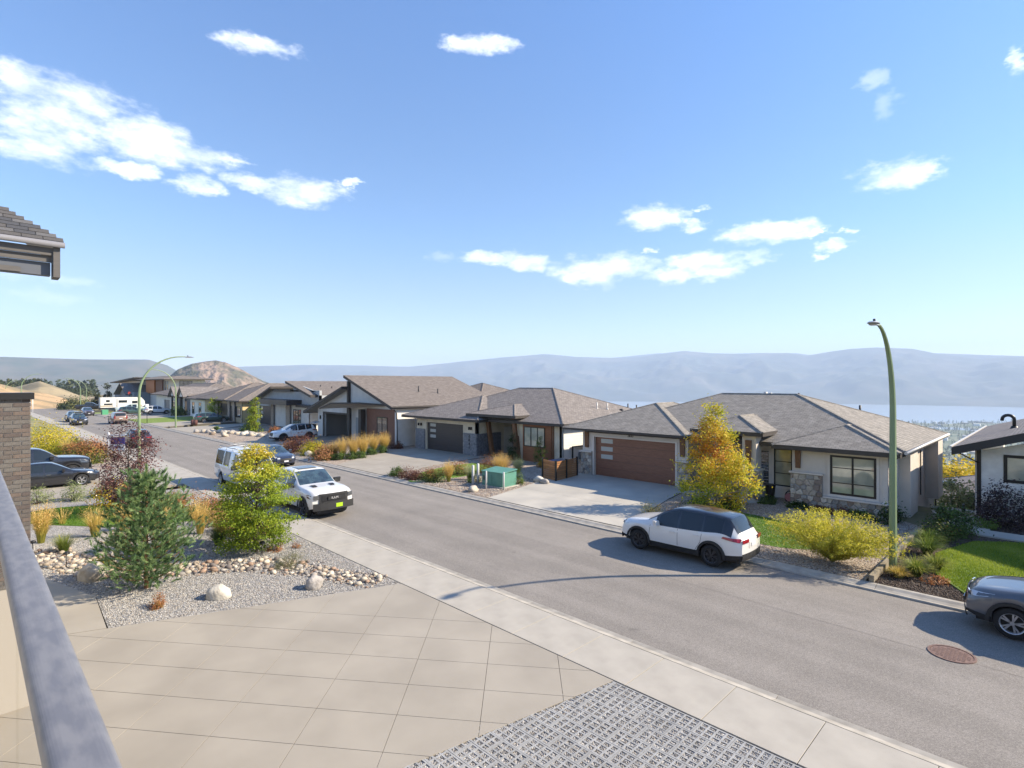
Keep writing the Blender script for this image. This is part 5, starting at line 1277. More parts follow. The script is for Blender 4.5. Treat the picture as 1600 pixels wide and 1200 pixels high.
        if S.get('arch'):
            for w in wx:
                mb = MB(); n = 12
                for q in range(n):
                    a, c = PI * q / n * 1.06 - .09, PI * (q + 1) / n * 1.06 - .09; R1, R2_ = ra - .004, ra + .07
                    for yy in ((.02, .02),):
                        pt = [(w + R * math.cos(t), r + R * math.sin(t)) for R, t in ((R1, a), (R2_, a), (R2_, c), (R1, c))]
                        mb.poly([(L / 2 - x, s * (hw(w) + .03), zz) for x, zz in pt]); mb.poly([(L / 2 - pt[1][0], s * (hw(w) + .03), pt[1][1]), (L / 2 - pt[1][0], s * (hw(w) - .04), pt[1][1]), (L / 2 - pt[2][0], s * (hw(w) - .04), pt[2][1]), (L / 2 - pt[2][0], s * (hw(w) + .03), pt[2][1])])
                mb.build('wheel_arch', plastic, root, local=True)
        hl = S.get('headlamp')
        if hl: side_patch('headlamp', hl, 0, s).build('headlamp', S.get('lampm', lamp_m), root, local=True)
        tl = S.get('tail')
        if tl: side_patch('tail_lamp', tl, 0, s, off=.03).build('tail_lamp', tail_m, root, local=True)
    def end_patch(nm, y0, y1, z0, z1, m, off=.012, front=True, n=6, z0b=None, z1b=None):
        mb = MB(); x = 0 if front else L; sg = 1 if front else -1
        for k in range(n):
            a, c = y0 + (y1 - y0) * k / n, y0 + (y1 - y0) * (k + 1) / n
            f = lambda yy, zz: (xf(x, yy, zz) + sg * off, yy, zz)
            zm = (z0 + z1) / 2
            for p, q in ((z0, zm), (zm, z1)): mb.poly([f(a, p), f(c, p), f(c, q), f(a, q)][::sg])
            mb.poly([f(a, z0), (f(a, z0)[0] - sg * .03, a, z0), (f(c, z0)[0] - sg * .03, c, z0), f(c, z0)]); mb.poly([f(a, z1), f(c, z1), (f(c, z1)[0] - sg * .03, c, z1), (f(a, z1)[0] - sg * .03, a, z1)])
        return mb.build(nm, m, root, local=True)
    for e in S.get('ends', []): end_patch(*e[:5], {'plastic': plastic, 'chrome': chrome, 'lamp': S.get('lampm', lamp_m), 'tail': tail_m, 'plate': S.get('platem', plate_m), 'dark': M('grille_dark', (.01,.01,.011), .5), 'paint': pm, 'amber': amber, 'silver': alloy}[e[5]], **(e[6] if len(e) > 6 else {}))
    return root, S, xf, ysurf
def S_(**k): return k
SUV = S_(L=4.65, top=[(0,.80),(.05,.90),(.25,.99),(.7,1.06),(1.2,1.12),(1.32,1.17),(1.7,1.42),(2.1,1.62),(2.4,1.675),(3.2,1.69),(3.9,1.645),(4.2,1.60),(4.42,1.25),(4.58,1.02),(4.65,.95)],
         belt=[(0,.70),(.15,.84),(.6,.95),(1.3,1.0),(2.5,1.03),(3.4,1.08),(4.0,1.16),(4.4,1.02),(4.65,.9)], hw=[(0,.66),(.12,.80),(.5,.90),(1.2,.92),(3.4,.92),(4.2,.88),(4.55,.80),(4.65,.72)],
         rw=[(0,.55),(.5,.74),(1.2,.80),(1.6,.70),(2.3,.62),(3.3,.61),(4.1,.58),(4.4,.66),(4.65,.62)], r=.36, wheels=(.93, 3.635), glass=(1.27,2.12,4.16,4.46), side=[(1.72,2.42),(2.50,3.30),(3.36,3.98)],
         seams=[(1.35,.40,1.40,.98),(2.46,.38,2.46,1.02),(3.28,.75,3.34,1.06),(3.05,.38,3.28,.75)], handles=(2.28,3.12), mirror=1.70, clad=True, arch=True, sill=.27,
         headlamp=[(.06,.79),(.06,.89),(.58,.955),(.42,.87)], tail=[(4.02,1.0),(4.06,1.06),(4.60,1.03),(4.60,.92)],
         ends=[('grille',-.42,.42,.55,.86,'dark'),('bumper_trim',-.66,.66,.26,.42,'plastic'),('headlamp',.44,.62,.78,.88,'lamp',dict(n=2)),('headlamp',-.62,-.44,.78,.88,'lamp',dict(n=2)),('number_plate',-.16,.16,.46,.56,'plate',dict(off=.03)),
               ('bumper_trim',-.72,.72,.34,.56,'plastic',dict(front=False)),('number_plate',-.16,.16,.74,.86,'plate',dict(front=False,off=.02)),('tail_lamp',.36,.735,.90,1.01,'tail',dict(front=False,n=3,off=.03)),('tail_lamp',-.735,-.36,.90,1.01,'tail',dict(front=False,n=3,off=.03)),('tailgate_recess',-.30,.30,.70,.90,'paint',dict(front=False,off=.008))], rim='10d')
SEDAN = S_(L=4.85, top=[(0,.66),(.1,.74),(.5,.84),(1.2,.93),(1.35,.97),(1.9,1.28),(2.2,1.41),(2.6,1.45),(3.1,1.44),(3.6,1.34),(4.2,1.08),(4.5,1.03),(4.8,.98),(4.85,.9)], belt=[(0,.62),(.3,.76),(1.2,.88),(2.5,.93),(3.8,.97),(4.5,.96),(4.85,.85)],
           hw=[(0,.62),(.15,.78),(.5,.89),(1.2,.92),(3.6,.92),(4.4,.86),(4.85,.70)], rw=[(0,.5),(.6,.72),(1.3,.78),(2.2,.58),(3.2,.57),(3.9,.62),(4.5,.70),(4.85,.62)], r=.335, wheels=(.92,3.75), glass=(1.32,2.18,3.25,4.15), side=[(1.75,2.55),(2.62,3.35),(3.4,3.72)],
           seams=[(1.45,.36,1.45,.88),(2.58,.34,2.58,.92),(3.45,.6,3.5,.95)], handles=(2.4,3.25), mirror=1.75, sill=.22, headlamp=[(.12,.66),(.14,.76),(.5,.82),(.6,.82),(.35,.70)], tail=[(4.4,.80),(4.4,.93),(4.78,.90),(4.78,.80)],
           ends=[('grille',-.4,.4,.42,.66,'dark'),('headlamp',.42,.6,.64,.74,'lamp',dict(n=2)),('headlamp',-.6,-.42,.64,.74,'lamp',dict(n=2)),('number_plate',-.16,.16,.42,.52,'plate',dict(off=.03))], rim='5', handlem=chrome)
PICK = S_(L=5.9, top=[(0,1.12),(.06,1.19),(.5,1.27),(1.5,1.34),(1.68,1.37),(2.05,1.68),(2.42,1.89),(2.8,1.95),(3.6,1.95),(3.86,1.92),(3.94,1.35),(4.0,1.32),(5.85,1.34),(5.9,1.30)], belt=[(0,1.02),(.3,1.16),(1.5,1.24),(2.6,1.26),(3.9,1.27),(4.0,1.30),(5.9,1.31)],
          hw=[(0,.93),(.12,.985),(.5,1.01),(5.5,1.01),(5.9,.97)], rw=[(0,.84),(.5,.92),(1.6,.92),(2.3,.78),(3.85,.76),(4.0,.92),(5.9,.90)], r=.42, wheels=(.98,4.62), glass=(1.62,2.44,3.84,3.95), side=[(2.02,2.80),(2.90,3.68)], tw=.29, sill=.42, lean=.04, bow=.11, bed=(4.02,5.82),
          seams=[(1.7,.5,1.7,1.2),(2.85,.46,2.85,1.22),(3.78,.5,3.8,1.24)], handles=(2.68,3.62), mirror=2.0, mirror_s=1.35, arch=True, headlamp=[(.12,.92),(.12,1.08),(.52,1.10),(.5,.96)],
          ends=[('bumper',-.96,.96,.42,.73,'plastic',dict(off=.10)),('grille',-.68,.68,.72,1.13,'plastic',dict(off=.035)),('grille_inset',-.56,.56,.79,1.05,'dark',dict(off=.05)),('headlamp',.69,.92,.90,1.08,'lamp',dict(n=2,off=.055)),('headlamp',-.92,-.69,.90,1.08,'lamp',dict(n=2,off=.055)),('tail_lamp',.82,.93,.9,1.25,'tail',dict(front=False,n=1)),('tail_lamp',-.93,-.82,.9,1.25,'tail',dict(front=False,n=1)),('bumper',-.9,.9,.5,.68,'chrome',dict(front=False,off=.08))], rim='5d', lampm=lamp_dk, mirrorm=plastic)
VAN = S_(L=5.7, top=[(0,.92),(.08,1.02),(.5,1.10),(.95,1.20),(1.5,1.72),(1.85,2.02),(2.2,2.10),(5.4,2.10),(5.62,2.04),(5.7,1.9)], belt=[(0,.86),(.3,1.0),(1.0,1.12),(1.8,1.2),(5.5,1.22),(5.7,1.2)], hw=[(0,.78),(.15,.92),(.5,1.0),(5.3,1.0),(5.7,.94)], rw=[(0,.66),(.6,.84),(1.1,.90),(1.9,.80),(5.5,.80),(5.7,.8)],
         r=.37, wheels=(.9,4.35), glass=(.98,1.80,9,9), side=[(1.55,2.35),(3.0,3.95),(4.1,5.4)], seams=[(1.4,.5,1.4,1.15),(2.45,.46,2.45,2.0),(4.03,.5,4.03,2.0),(4.4,1.0,5.5,1.0)], handles=(2.3,2.7), mirror=1.6, mirror_s=1.3, sill=.36, lean=.1, leanr=0, headlamp=[(.12,.80),(.12,.96),(.4,.98),(.4,.82)],
         ends=[('bumper',-.86,.86,.40,.60,'plastic',dict(off=.06)),('grille',-.45,.45,.66,.92,'dark'),('headlamp',.48,.74,.74,.92,'lamp',dict(n=2)),('headlamp',-.74,-.48,.74,.92,'lamp',dict(n=2)),('bumper',-.9,.9,.45,.6,'plastic',dict(front=False,off=.06))], rim='steel', mirrorm=plastic)
MINI = dict(SUV, L=4.9, top=[(0,.82),(.1,.92),(.6,1.02),(1.0,1.12),(1.7,1.58),(2.1,1.74),(2.5,1.78),(4.3,1.76),(4.6,1.7),(4.82,1.2),(4.9,1.0)], belt=[(0,.72),(.3,.86),(1.1,1.0),(4.5,1.06),(4.9,.95)], hw=[(0,.7),(.2,.86),(.6,.95),(4.5,.95),(4.9,.85)], rw=[(0,.55),(.8,.8),(1.9,.70),(4.6,.69),(4.9,.7)], wheels=(.95,3.95), glass=(1.02,2.0,4.58,4.80), side=[(1.6,2.4),(2.5,3.4),(3.5,4.35)], seams=[], tail=[(4.65,.95),(4.6,1.35),(4.75,1.35),(4.85,.95)], clad=False, arch=False, rim='5',
            ends=[('rear_panel_trim',-.75,.75,.42,.6,'plastic',dict(front=False)),('number_plate',-.2,.2,.8,.92,'plate',dict(front=False,off=.02)),('tail_lamp',.66,.8,.85,1.2,'tail',dict(front=False,n=1)),('tail_lamp',-.8,-.66,.85,1.2,'tail',dict(front=False,n=1))])
WAGON = dict(SUV, L=4.8, top=[(0,.74),(.1,.84),(.6,.94),(1.25,1.02),(1.9,1.38),(2.2,1.52),(2.6,1.56),(4.2,1.53),(4.5,1.45),(4.72,1.1),(4.8,.95)], belt=[(0,.68),(.3,.82),(1.2,.92),(3.0,.96),(4.5,1.0),(4.8,.9)], wheels=(.95,3.65), glass=(1.28,2.12,4.45,4.72), side=[(1.7,2.5),(2.58,3.4),(3.48,4.3)], rim='5', arch=False)
white = paint('white', (.72,.71,.68)); black = paint('black', (.012,.013,.017)); grey = paint('graphite', (.09,.095,.105)); navy = paint('navy', (.02,.025,.045)); green = paint('dark_green', (.03,.065,.055)); pearl = paint('pearl', (.62,.63,.64))
plum = paint('plum', (.045,.03,.045)); tan_p = paint('tan', (.25,.17,.13)); mint = paint('pale_green', (.50,.58,.50)); yplate = M('plate_green', (.36,.55,.02), .4)
HERO = dict(SUV, roofm=paint('roof_black', (.012,.012,.014)), black_pillars=True)
suv, S0, xfn, ys_ = vehicle('parked_car', 'white crossover with black roof parked across the street beside the small maple', 'car', -9.36, 18.12, .03, 180, HERO, white, 'cars along the street')
vehicle('parked_car', 'graphite SUV cut by the right edge of the photo, silver five-spoke wheels', 'car', .62, 18.2, .03, 180, dict(SUV, rim='5'), grey, 'cars along the street')
pk, S1, xf1, _ = vehicle('pickup_truck', 'white pickup with hood vents, black bumper and green front plate', 'truck', -25.85, 11.66, .02, 0, dict(PICK, platem=yplate), white, 'cars along the street')
b = MB(); b.box((2.95 + .075, .06, .50), (2.95 + .10, .37, .67)); b.build('number_plate', yplate, pk, local=True)
for s in (-1, 1):
    b = MB(); b.poly([(2.05, s * .42 - .1, 1.325), (2.05, s * .42 + .1, 1.32), (1.72, s * .44 + .13, 1.355), (1.72, s * .44 - .13, 1.36)]); b.build('hood_vent', plastic, pk, local=True, recalc=True)
b = MB(); b.box((2.90, -.3, .86), (3.02, .3, .99)); gb = b.build('badge_bar', plastic, pk, local=True)
o = text(None, 'RAM', .15, (0, 0, 0), (rad(90), 0, rad(90)), M('badge_silver', (.42,.42,.42), .4), name='lettering', space=1.15); o.parent = pk; o.location = (3.03, 0, .925)
b = MB(); b.box((.35, -.45, 1.951), (-.45, .45, 1.957)); b.build('sunroof', cglass, pk, local=True)
b = MB(); b.box((1.22, -.55, 1.385), (1.25, -.03, 1.40)); b.box((1.22, .1, 1.385), (1.25, .6, 1.40)); b.build('wiper', plastic, pk, local=True)
vn, _, _, _ = vehicle('van', 'white cargo van with roof rack parked behind the white pickup', 'van', -33.75, 11.72, .02, 0, VAN, white, 'cars along the street')
b = MB()
for y in (-.7, .7): b.tube([(1.0, y, 2.22), (-2.6, y, 2.22)], .02, 6)
for x in (.9, -.2, -1.3, -2.4): b.tube([(x, -.72, 2.24), (x, .72, 2.24)], .018, 6); [b.tube([(x, y, 2.06), (x, y, 2.23)], .02, 5) for y in (-.7, .7)]
b.build('roof_rack', M('rack_grey', (.4,.4,.4), .4, metal=.5), vn, local=True)
vehicle('parked_car', 'dark navy sedan on the far lane beyond the white van', 'car', -41.6, 16.3, .0, 0, SEDAN, navy, 'cars along the street')
dv, _, _, _ = vehicle('parked_car', 'white crossover nose to the street with its tailgate open, before the open garage', 'car', -56.9, 24.4, .15, -90, dict(SUV, roofm=paint('roof_black', (.012,.012,.014))), white, 'cars on the driveways')
b = MB(); b.prism([(-2.1, -.62, 1.62), (-2.75, -.6, 1.75), (-2.75, .6, 1.75), (-2.1, .62, 1.62)], (0, 0, .05)); b.build('tailgate', white, dv, local=True, recalc=True)
b = MB(); b.box((-2.25, -.58, .8), (-2.12, .58, 1.55)); b.build('cargo_opening', plastic, dv, local=True)
vehicle('parked_car', 'dark green station wagon on the driveway by the tan house', 'car', -91.4, 26.6, .15, 90, WAGON, green, 'cars on the driveways')
vehicle('parked_car', 'silver-white SUV on the far driveway beside the white gabled house', 'car', -127.4, 27.2, .0, 90, dict(SUV, rim='5'), pearl, 'cars on the driveways')
vehicle('parked_car', 'dark SUV half hidden by the tall lamp post on the far driveway', 'car', -127.6, 23.0, .0, 90, dict(SUV, rim='5'), green, 'cars on the driveways')
vehicle('pickup_truck', 'pale green pickup before the travel trailer', 'truck', -136.4, 24.6, -.1, -95, PICK, mint, 'cars on the driveways')
vehicle('minivan', 'tan and maroon minivan seen from behind on the far lane', 'van', -101.6, 16.5, -.02, 180, MINI, tan_p, 'cars along the street')
sb, _, _, _ = vehicle('parked_car', 'black SUV with roof rails on the near side far down the street', 'car', -103.2, 11.95, -.06, 0, dict(SUV, rim='5', L=4.65), black, 'cars along the street')
b = MB(); b.box((.3, -.62, 1.74), (-1.2, -.56, 1.78)); b.box((.3, .56, 1.74), (-1.2, .62, 1.78)); b.box((.1, -.4, 1.75), (-1.0, .4, 1.93)); b.build('roof_box', black, sb, local=True)
vehicle('parked_car', 'black hatchback parked just behind the black SUV', 'car', -114.5, 12.6, -.15, 0, dict(SUV, rim='5'), black, 'cars along the street')
vehicle('parked_car', 'plum SUV farthest down the street, facing the camera', 'car', -138.0, 17.4, -.35, 0, dict(SUV, rim='5'), plum, 'cars along the street')
vehicle('pickup_truck', 'black pickup beside the travel trailer at the end of the street', 'truck', -172, 22.2, -.5, 80, PICK, black, 'cars on the driveways')
vehicle('parked_car', 'dark blue SUV behind the purple-leaved tree', 'car', -63.0, 11.72, .02, 180, dict(SUV, rim='5'), navy, 'cars along the street')
vehicle('parked_car', 'black sedan with chrome wheels on the neighbour driveway', 'car', -41.0, 3.3, .1, 90, dict(SEDAN, headlamp=None), black, 'cars on the neighbour driveway')
bp, _, _, _ = vehicle('pickup_truck', 'black pickup with white door lettering behind the black sedan', 'truck', -44.8, 2.8, .1, 90, dict(PICK, rim='5', handlem=chrome), black, 'cars on the neighbour driveway')
o = text(None, '\u2014\u2014 \u2014\u2014\u2014', .12, (0, 0, 0), (rad(90), 0, 0), M('decal_white', (.6,.6,.62), .5), ext=.002, name='lettering', space=.8); o.parent = bp; o.location = (.75, -1.035, .98)
# travel trailer
tl = thing('travel_trailer', 'white travel trailer with dark windows and grey stripe', 'trailer', (-163, 27.2, -.45), rad(90))
cream = M('trailer_white', (.68,.67,.63), .45); b = MB(); prof = [(-4.3, .75), (4.0, .75), (4.75, 1.2), (4.6, 2.3), (3.9, 3.15), (-4.3, 3.2)]
b.prism([(x, -1.2, z) for x, z in prof], (0, 2.4, 0)); b.build('body', cream, tl, local=True, recalc=True)
b = MB(); b.box((-4.31, -1.215, .95), (4.1, -1.205, 1.3)); b.build('stripe', M('stripe_tan', (.42,.36,.27), .5), tl, local=True)
for x0, x1, z0, z1 in ((2.0, 3.1, 1.7, 2.3), (-.8, .9, 1.9, 2.5), (-3.2, -2.5, 2.1, 2.6), (-3.6, -2.0, 1.4, 1.75)):
    b = MB(); b.box((x0, -1.235, z0), (x1, -1.2, z1)); b.build('window', cglass, tl, local=True)
b = MB(); b.box((-1.9, -1.23, .85), (-1.2, -1.2, 2.7)); b.build('door', M('trailer_door', (.6,.6,.58), .5), tl, local=True)
b = MB(); b.box((-1.0, -1.33, .74), (1.3, -1.2, 3.0)); b.build('slide_out', cream, tl, local=True); b = MB(); b.box((-.75, -1.35, 1.9), (.95, -1.33, 2.5)); b.build('window', cglass, tl, local=True)
for x in (-.9, .1):
    for s in (1, -1): wheel(tl, x, s * 1.05, .36, .22, s, 'steel')

# ================================================================== street lamps
lamp_g = M('lamp_green', (.21,.28,.15), .5, spec=.4, col2=(.19,.25,.135), scale=2); lamp_h = M('lamp_head', (.30,.31,.32), .4, metal=.4)
def street_lamp(X, Y, side, H, reach, label, r0=.11, z=0):
    t = thing('street_lamp', label, 'street lamp', (X, Y, z), 0, 'green davit street lamps')
    b = MB(); n = 6; pts = [(0, 0, -.3), (0, 0, H * .45)]; R = H * .36; hs = H - R
    for k in range(0, 13):
        a = PI / 2 * k / 12; pts.append((0, side * reach * .92 * (1 - math.cos(a)) , hs + R * math.sin(a)))
    rs = [r0, r0 * .85] + [r0 * (.78 - .4 * k / 12) for k in range(13)]; pts.append((0, side * reach, H + .0)); rs.append(r0 * .34)
    b.tube(pts, rs, 8, smooth=False); b.build('post', lamp_g, t, local=True)
    b = MB(); V = []; L = .62
    for k in range(7):
        u = k / 6; w = .15 * math.sin(PI * min(1, .12 + u * .82)) ** .6; h = .055 * math.sin(PI * min(1, .1 + u * .85)); V.append([(x * w, side * (reach - .05 + u * L), H + zz * h - .01) for x, zz in ((-1, 0), (-.6, 1), (.6, 1), (1, 0), (.6, -.8), (-.6, -.8))])
    for a, c in zip(V, V[1:]):
        for k in range(6): b.poly([a[k], a[(k + 1) % 6], c[(k + 1) % 6], c[k]], smooth=True)
    b.poly(V[0]); b.poly(V[-1][::-1]); hd = b.build('lamp_head', lamp_h, t, local=True, recalc=True)
    b = MB(); b.tube([(0, side * (reach + .15), H + .03), (0, side * (reach + .15), H + .12)], .035, 6); b.build('photocell', blk, hd, local=True)
    b = MB(); b.box((-.1, side * (reach + .18) - .15, H - .065), (.1, side * (reach + .18) + .15, H - .045)); b.build('lens', M('lamp_lens', (.5,.5,.48), .2), hd, local=True)
    b = MB(); b.tube([(0, 0, -.05), (0, 0, .04)], r0 * 1.5, 12); b.build('base_collar', lamp_g, t, local=True)
    return t
street_lamp(-3.69, 20.6, -1, 7.62, 2.3, 'tall green street lamp rising from the mulch bed at the right', r0=.115, z=.1)
street_lamp(-46.7, 8.85, 1, 7.95, 2.95, 'green street lamp behind the purple-leaved tree', z=.1)
street_lamp(-86.3, 20.6, -1, 7.9, 2.9, 'green street lamp on the far kerb next to the green wagon', z=.05)
street_lamp(-176, 20.8, -1, 8.0, 3.0, 'distant green street lamp beside the travel trailer', z=-.6)
street_lamp(-160, 8.7, 1, 8.3, 3.0, 'distant green street lamp rising over the brick column against the dirt bank', z=-.1)
street_lamp(-225, 8.7, 1, 8.0, 3.0, 'farthest green street lamp on the uphill side, near the left edge', z=-.8)
street_lamp(-240, 30, -1, 8.0, 3.0, 'small distant green street lamp beyond the plum SUV', z=-.9)

# ================================================================== utility cabinet, posts, signs, boulders, screens
cab = thing('utility_cabinet', 'green utility cabinet on a concrete pad beside the driveway', 'utility box', (-22.95, 21.9, .12), rad(4))
cgreen = M('cabinet_green', (.10,.26,.20), .5, col2=(.085,.22,.17), scale=3); b = MB(); b.box((-.95, -.75, -.1), (.95, .75, .06)); b.build('pad', concrete_pale, cab, local=True)
b = MB(); b.box((-.8, -.6, .06), (.8, .6, .82)); b.build('body', cgreen, cab, local=True)
b = MB(); b.prism([(-.84, -.64, .82), (.84, -.64, .82), (.84, .64, .92), (-.84, .64, .92)], (0, 0, .05)); b.build('lid', cgreen, cab, local=True, recalc=True)
b = MB(); b.box((-.76, -.62, .12), (-.02, -.6, .76)); b.build('door', cgreen, cab, local=True); b = MB(); b.box((.02, -.62, .12), (.76, -.6, .76)); b.build('door', cgreen, cab, local=True)
b = MB(); b.box((-.7, -.632, .35), (-.4, -.622, .6)); b.build('label_plate', M('label_dark', (.05,.09,.08), .4), cab, local=True)
post_m = M('bollard_pale', (.50,.50,.48), .6)
for (x, y, h, lb) in ((-24.05, 20.85, 1.15, 'pale bollard left of the green cabinet, nearest the kerb'), (-24.35, 21.5, 1.15, 'pale bollard left of the green cabinet, behind its twin'), (-22.75, 20.7, .98, 'slim pale post before the left half of the green cabinet'), (-21.75, 21.1, .98, 'slim pale post before the right half of the green cabinet')):
    b = MB(); r_ = .075 if h > 1 else .05; b.tube([(x, y, -.1), (x, y, .12 + h), (x, y, .12 + h + .03)], [r_, r_, r_ * .4], 10); tag(b.build('bollard', post_m), lb, 'bollard', 'posts guarding the green cabinet')
def rock_mesh(name, seed, m, sx, sy, sz, sub=2, amp=.28):
    bm = bmesh.new(); bmesh.ops.create_icosphere(bm, subdivisions=sub, radius=1)
    for v in bm.verts:
        n = noise.noise(v.co * 1.1 + Vector((seed * 3.1, 0, 0))) * amp + noise.noise(v.co * 2.7 + Vector((0, seed, 0))) * amp * .35; v.co *= 1 + n; v.co.x *= sx; v.co.y *= sy; v.co.z *= sz
    for f in bm.faces: f.smooth = True
    me = bpy.data.meshes.new(name); bm.to_mesh(me); bm.free(); me.materials.append(m); return me
rk = M('boulder', (.50,.45,.37), .9, col2=(.34,.29,.23), scale=3.2, det=8, bump=.7, bscale=12, bdist=.04); rkw = M('boulder_pale', (.60,.56,.48), .9, col2=(.46,.42,.35), scale=3.2, det=8, bump=.7, bscale=12, bdist=.04); rkg = M('boulder_grey', (.42,.39,.36), .9, col2=(.24,.22,.20), scale=4, det=8, bump=.7, bscale=14, bdist=.04)
for i, (x, y, sx, sy, sz, m_, lb) in enumerate([(-20.75, 2.75, .52, .36, .34, rk, 'large tan boulder behind the pine at the path corner'), (-16.4, 4.95, .36, .25, .25, rkw, 'pale rounded boulder alone on the grey gravel'), (-15.25, 7.15, .24, .22, .27, rkg, 'grey boulder at the edge of the river stones'),
        (-22.75, 19.75, .42, .26, .24, rk, 'boulder lying by the kerb below the green cabinet'), (-21.95, 24.2, .45, .3, .24, rkw, 'pale rock at the foot of the cedar screen'), (-21.3, 24.0, .3, .25, .2, rkg, 'smaller grey rock beside the cedar screen'),
        (-43.4, 19.9, .35, .25, .3, rkw, 'white rock between the yellow and orange shrubs'), (-22.9, 3.4, .3, .2, .2, rk, 'half hidden tan rock behind the pine'), (-66.0, 20.6, .5, .35, .3, rk, 'tan boulder at the kerb end of the far boulder bed'), (-69.5, 20.3, .35, .3, .22, M('boulder_brown', (.2,.15,.11), .9), 'brown boulder at the left tip of the far boulder bed')]):
    o = link('boulder', rock_mesh('boulder', i + 1.3, m_, sx, sy, sz, 3), None, loc=(x, y, zyard(x, y) + sz * .45), rot=(0, 0, i * .7)); tag(o, lb, 'boulder')
# cedar slat screen round the bins
cedar = M('cedar', (.36,.17,.06), .6, col2=(.27,.12,.045), scale=7, aniso=(1, 1, 9), rnd=.2)
sc_ = thing('slat_screen', 'cedar slat screen in three panels between black posts', 'screen', (-21.8, 26, .2))
P_ = [(-22.65, 25.35), (-21.25, 24.95), (-21.35, 26.05), (-21.55, 27.35)]
for x, y in P_: boxpart(sc_, 'post', (x - .05, y - .05, .05), (x + .05, y + .05, 1.42), blk)
for (a, c) in zip(P_, P_[1:]):
    d = Vector((c[0] - a[0], c[1] - a[1], 0)); L = d.length; ang = math.atan2(d.y, d.x)
    me = None
    for k in range(9):
        if me is None: b = MB(); b.box((.07, -.012, 0), (L - .07, .012, .105)); me = b.data('slat', cedar)
        link('slat', me, sc_, loc=Vector((a[0], a[1], .22 + k * .128)) - wloc(sc_), rot=(0, 0, ang))
for i, (x, y, c, lb) in enumerate([(-22.1, 26.0, (.05,.06,.14), 'blue-lidded bin just showing over the cedar screen'), (-22.15, 26.9, (.12,.12,.12), 'grey bin behind the cedar screen')]):
    b = MB(); b.prism([(x - .28, y - .3, .2), (x + .28, y - .3, .2), (x + .34, y - .36, 1.2), (x - .34, y - .36, 1.2)], (0, .62, 0)); t_ = thing('wheelie_bin', lb, 'bin', (x, y, .2)); b.build('body', M('bin_body_%d' % i, tuple(v * .6 for v in c), .6), t_, recalc=True); boxpart(t_, 'lid', (x - .36, y - .4, 1.2), (x + .36, y + .32, 1.27), M('bin_lid_%d' % i, c, .5))
# real-estate sign by the purple tree
rs = thing('yard_sign', 'white post yard sign with purple and white panel behind the purple tree', 'sign', (-53.6, 8.1, .1), rad(48))
wp = M('sign_white', (.74,.74,.74), .5); b = MB(); b.box((-.05, -.05, 0), (.05, .05, 2.05)); b.box((-.05, -.045, 1.78), (1.35, .045, 1.87)); b.build('post', wp, rs, local=True)
b = MB(); b.box((.16, -.02, .95), (1.26, .02, 1.66)); pn = b.build('panel', M('sign_purple', (.07,.05,.22), .5), rs, local=True)
b = MB(); b.box((.16, -.024, .55), (1.26, .024, 1.1)); b.build('lower_panel', wp, rs, local=True); b = MB(); b.box((.5, -.03, .8), (.9, .03, .98)); b.build('emblem', M('sign_blue', (.05,.08,.25), .5), rs, local=True)
# small street-name style pole, red stop at the far side
sp = thing('sign_post', 'thin dark post with a small white sign before the far lawn', 'sign', (-97.6, 19.5, 0)); b = MB(); b.tube([(-97.6, 19.5, 0), (-97.6, 19.5, 2.9)], .04, 6); b.build('post', blk, sp); b = MB(); b.box((-97.8, 19.3, 2.5), (-97.5, 19.7, 2.95)); b.build('panel', wp, sp)
ss = thing('stop_sign', 'small red sign standing before the far white house', 'sign', (-175, 31, -.5)); b = MB(); b.tube([(-175, 31, -.5), (-175, 31, 3.6)], .04, 6); b.build('post', blk, ss)
b = MB(); b.prism([(-175 + .55 * math.cos(PI / 8 + k * PI / 4) * .7, 30.9 - .55 * math.cos(PI / 8 + k * PI / 4) * .7, 3.6 + .4 * math.sin(PI / 8 + k * PI / 4)) for k in range(8)], (.03, .03, 0)); b.build('panel', M('sign_red', (.22,.03,.03), .5), ss, recalc=True)
cb = thing('utility_cabinet', 'small distant green cabinet by the trailer', 'utility box', (-137, 19.9, -.3)); boxpart(cb, 'body', (-138, 19.6, -.3), (-136.4, 20.6, .75), M('cabinet_bright', (.08,.33,.17), .5)); boxpart(cb, 'pad', (-138.1, 19.5, -.45), (-136.3, 20.7, -.3), concrete_pale)
ws = thing('notice_board', 'white board on two posts at the foot of the dirt bank', 'sign', (-165, 9.6, -.5)); b = MB(); b.tube([(-165, 9.0, -.7), (-165, 9.0, 2.1)], .06, 5); b.tube([(-164.6, 10.9, -.7), (-164.6, 10.9, 2.6)], .06, 5); b.build('post', wp, ws); boxpart(ws, 'panel', (-165.1, 8.95, .9), (-164.9, 10.6, 2.1), wp)
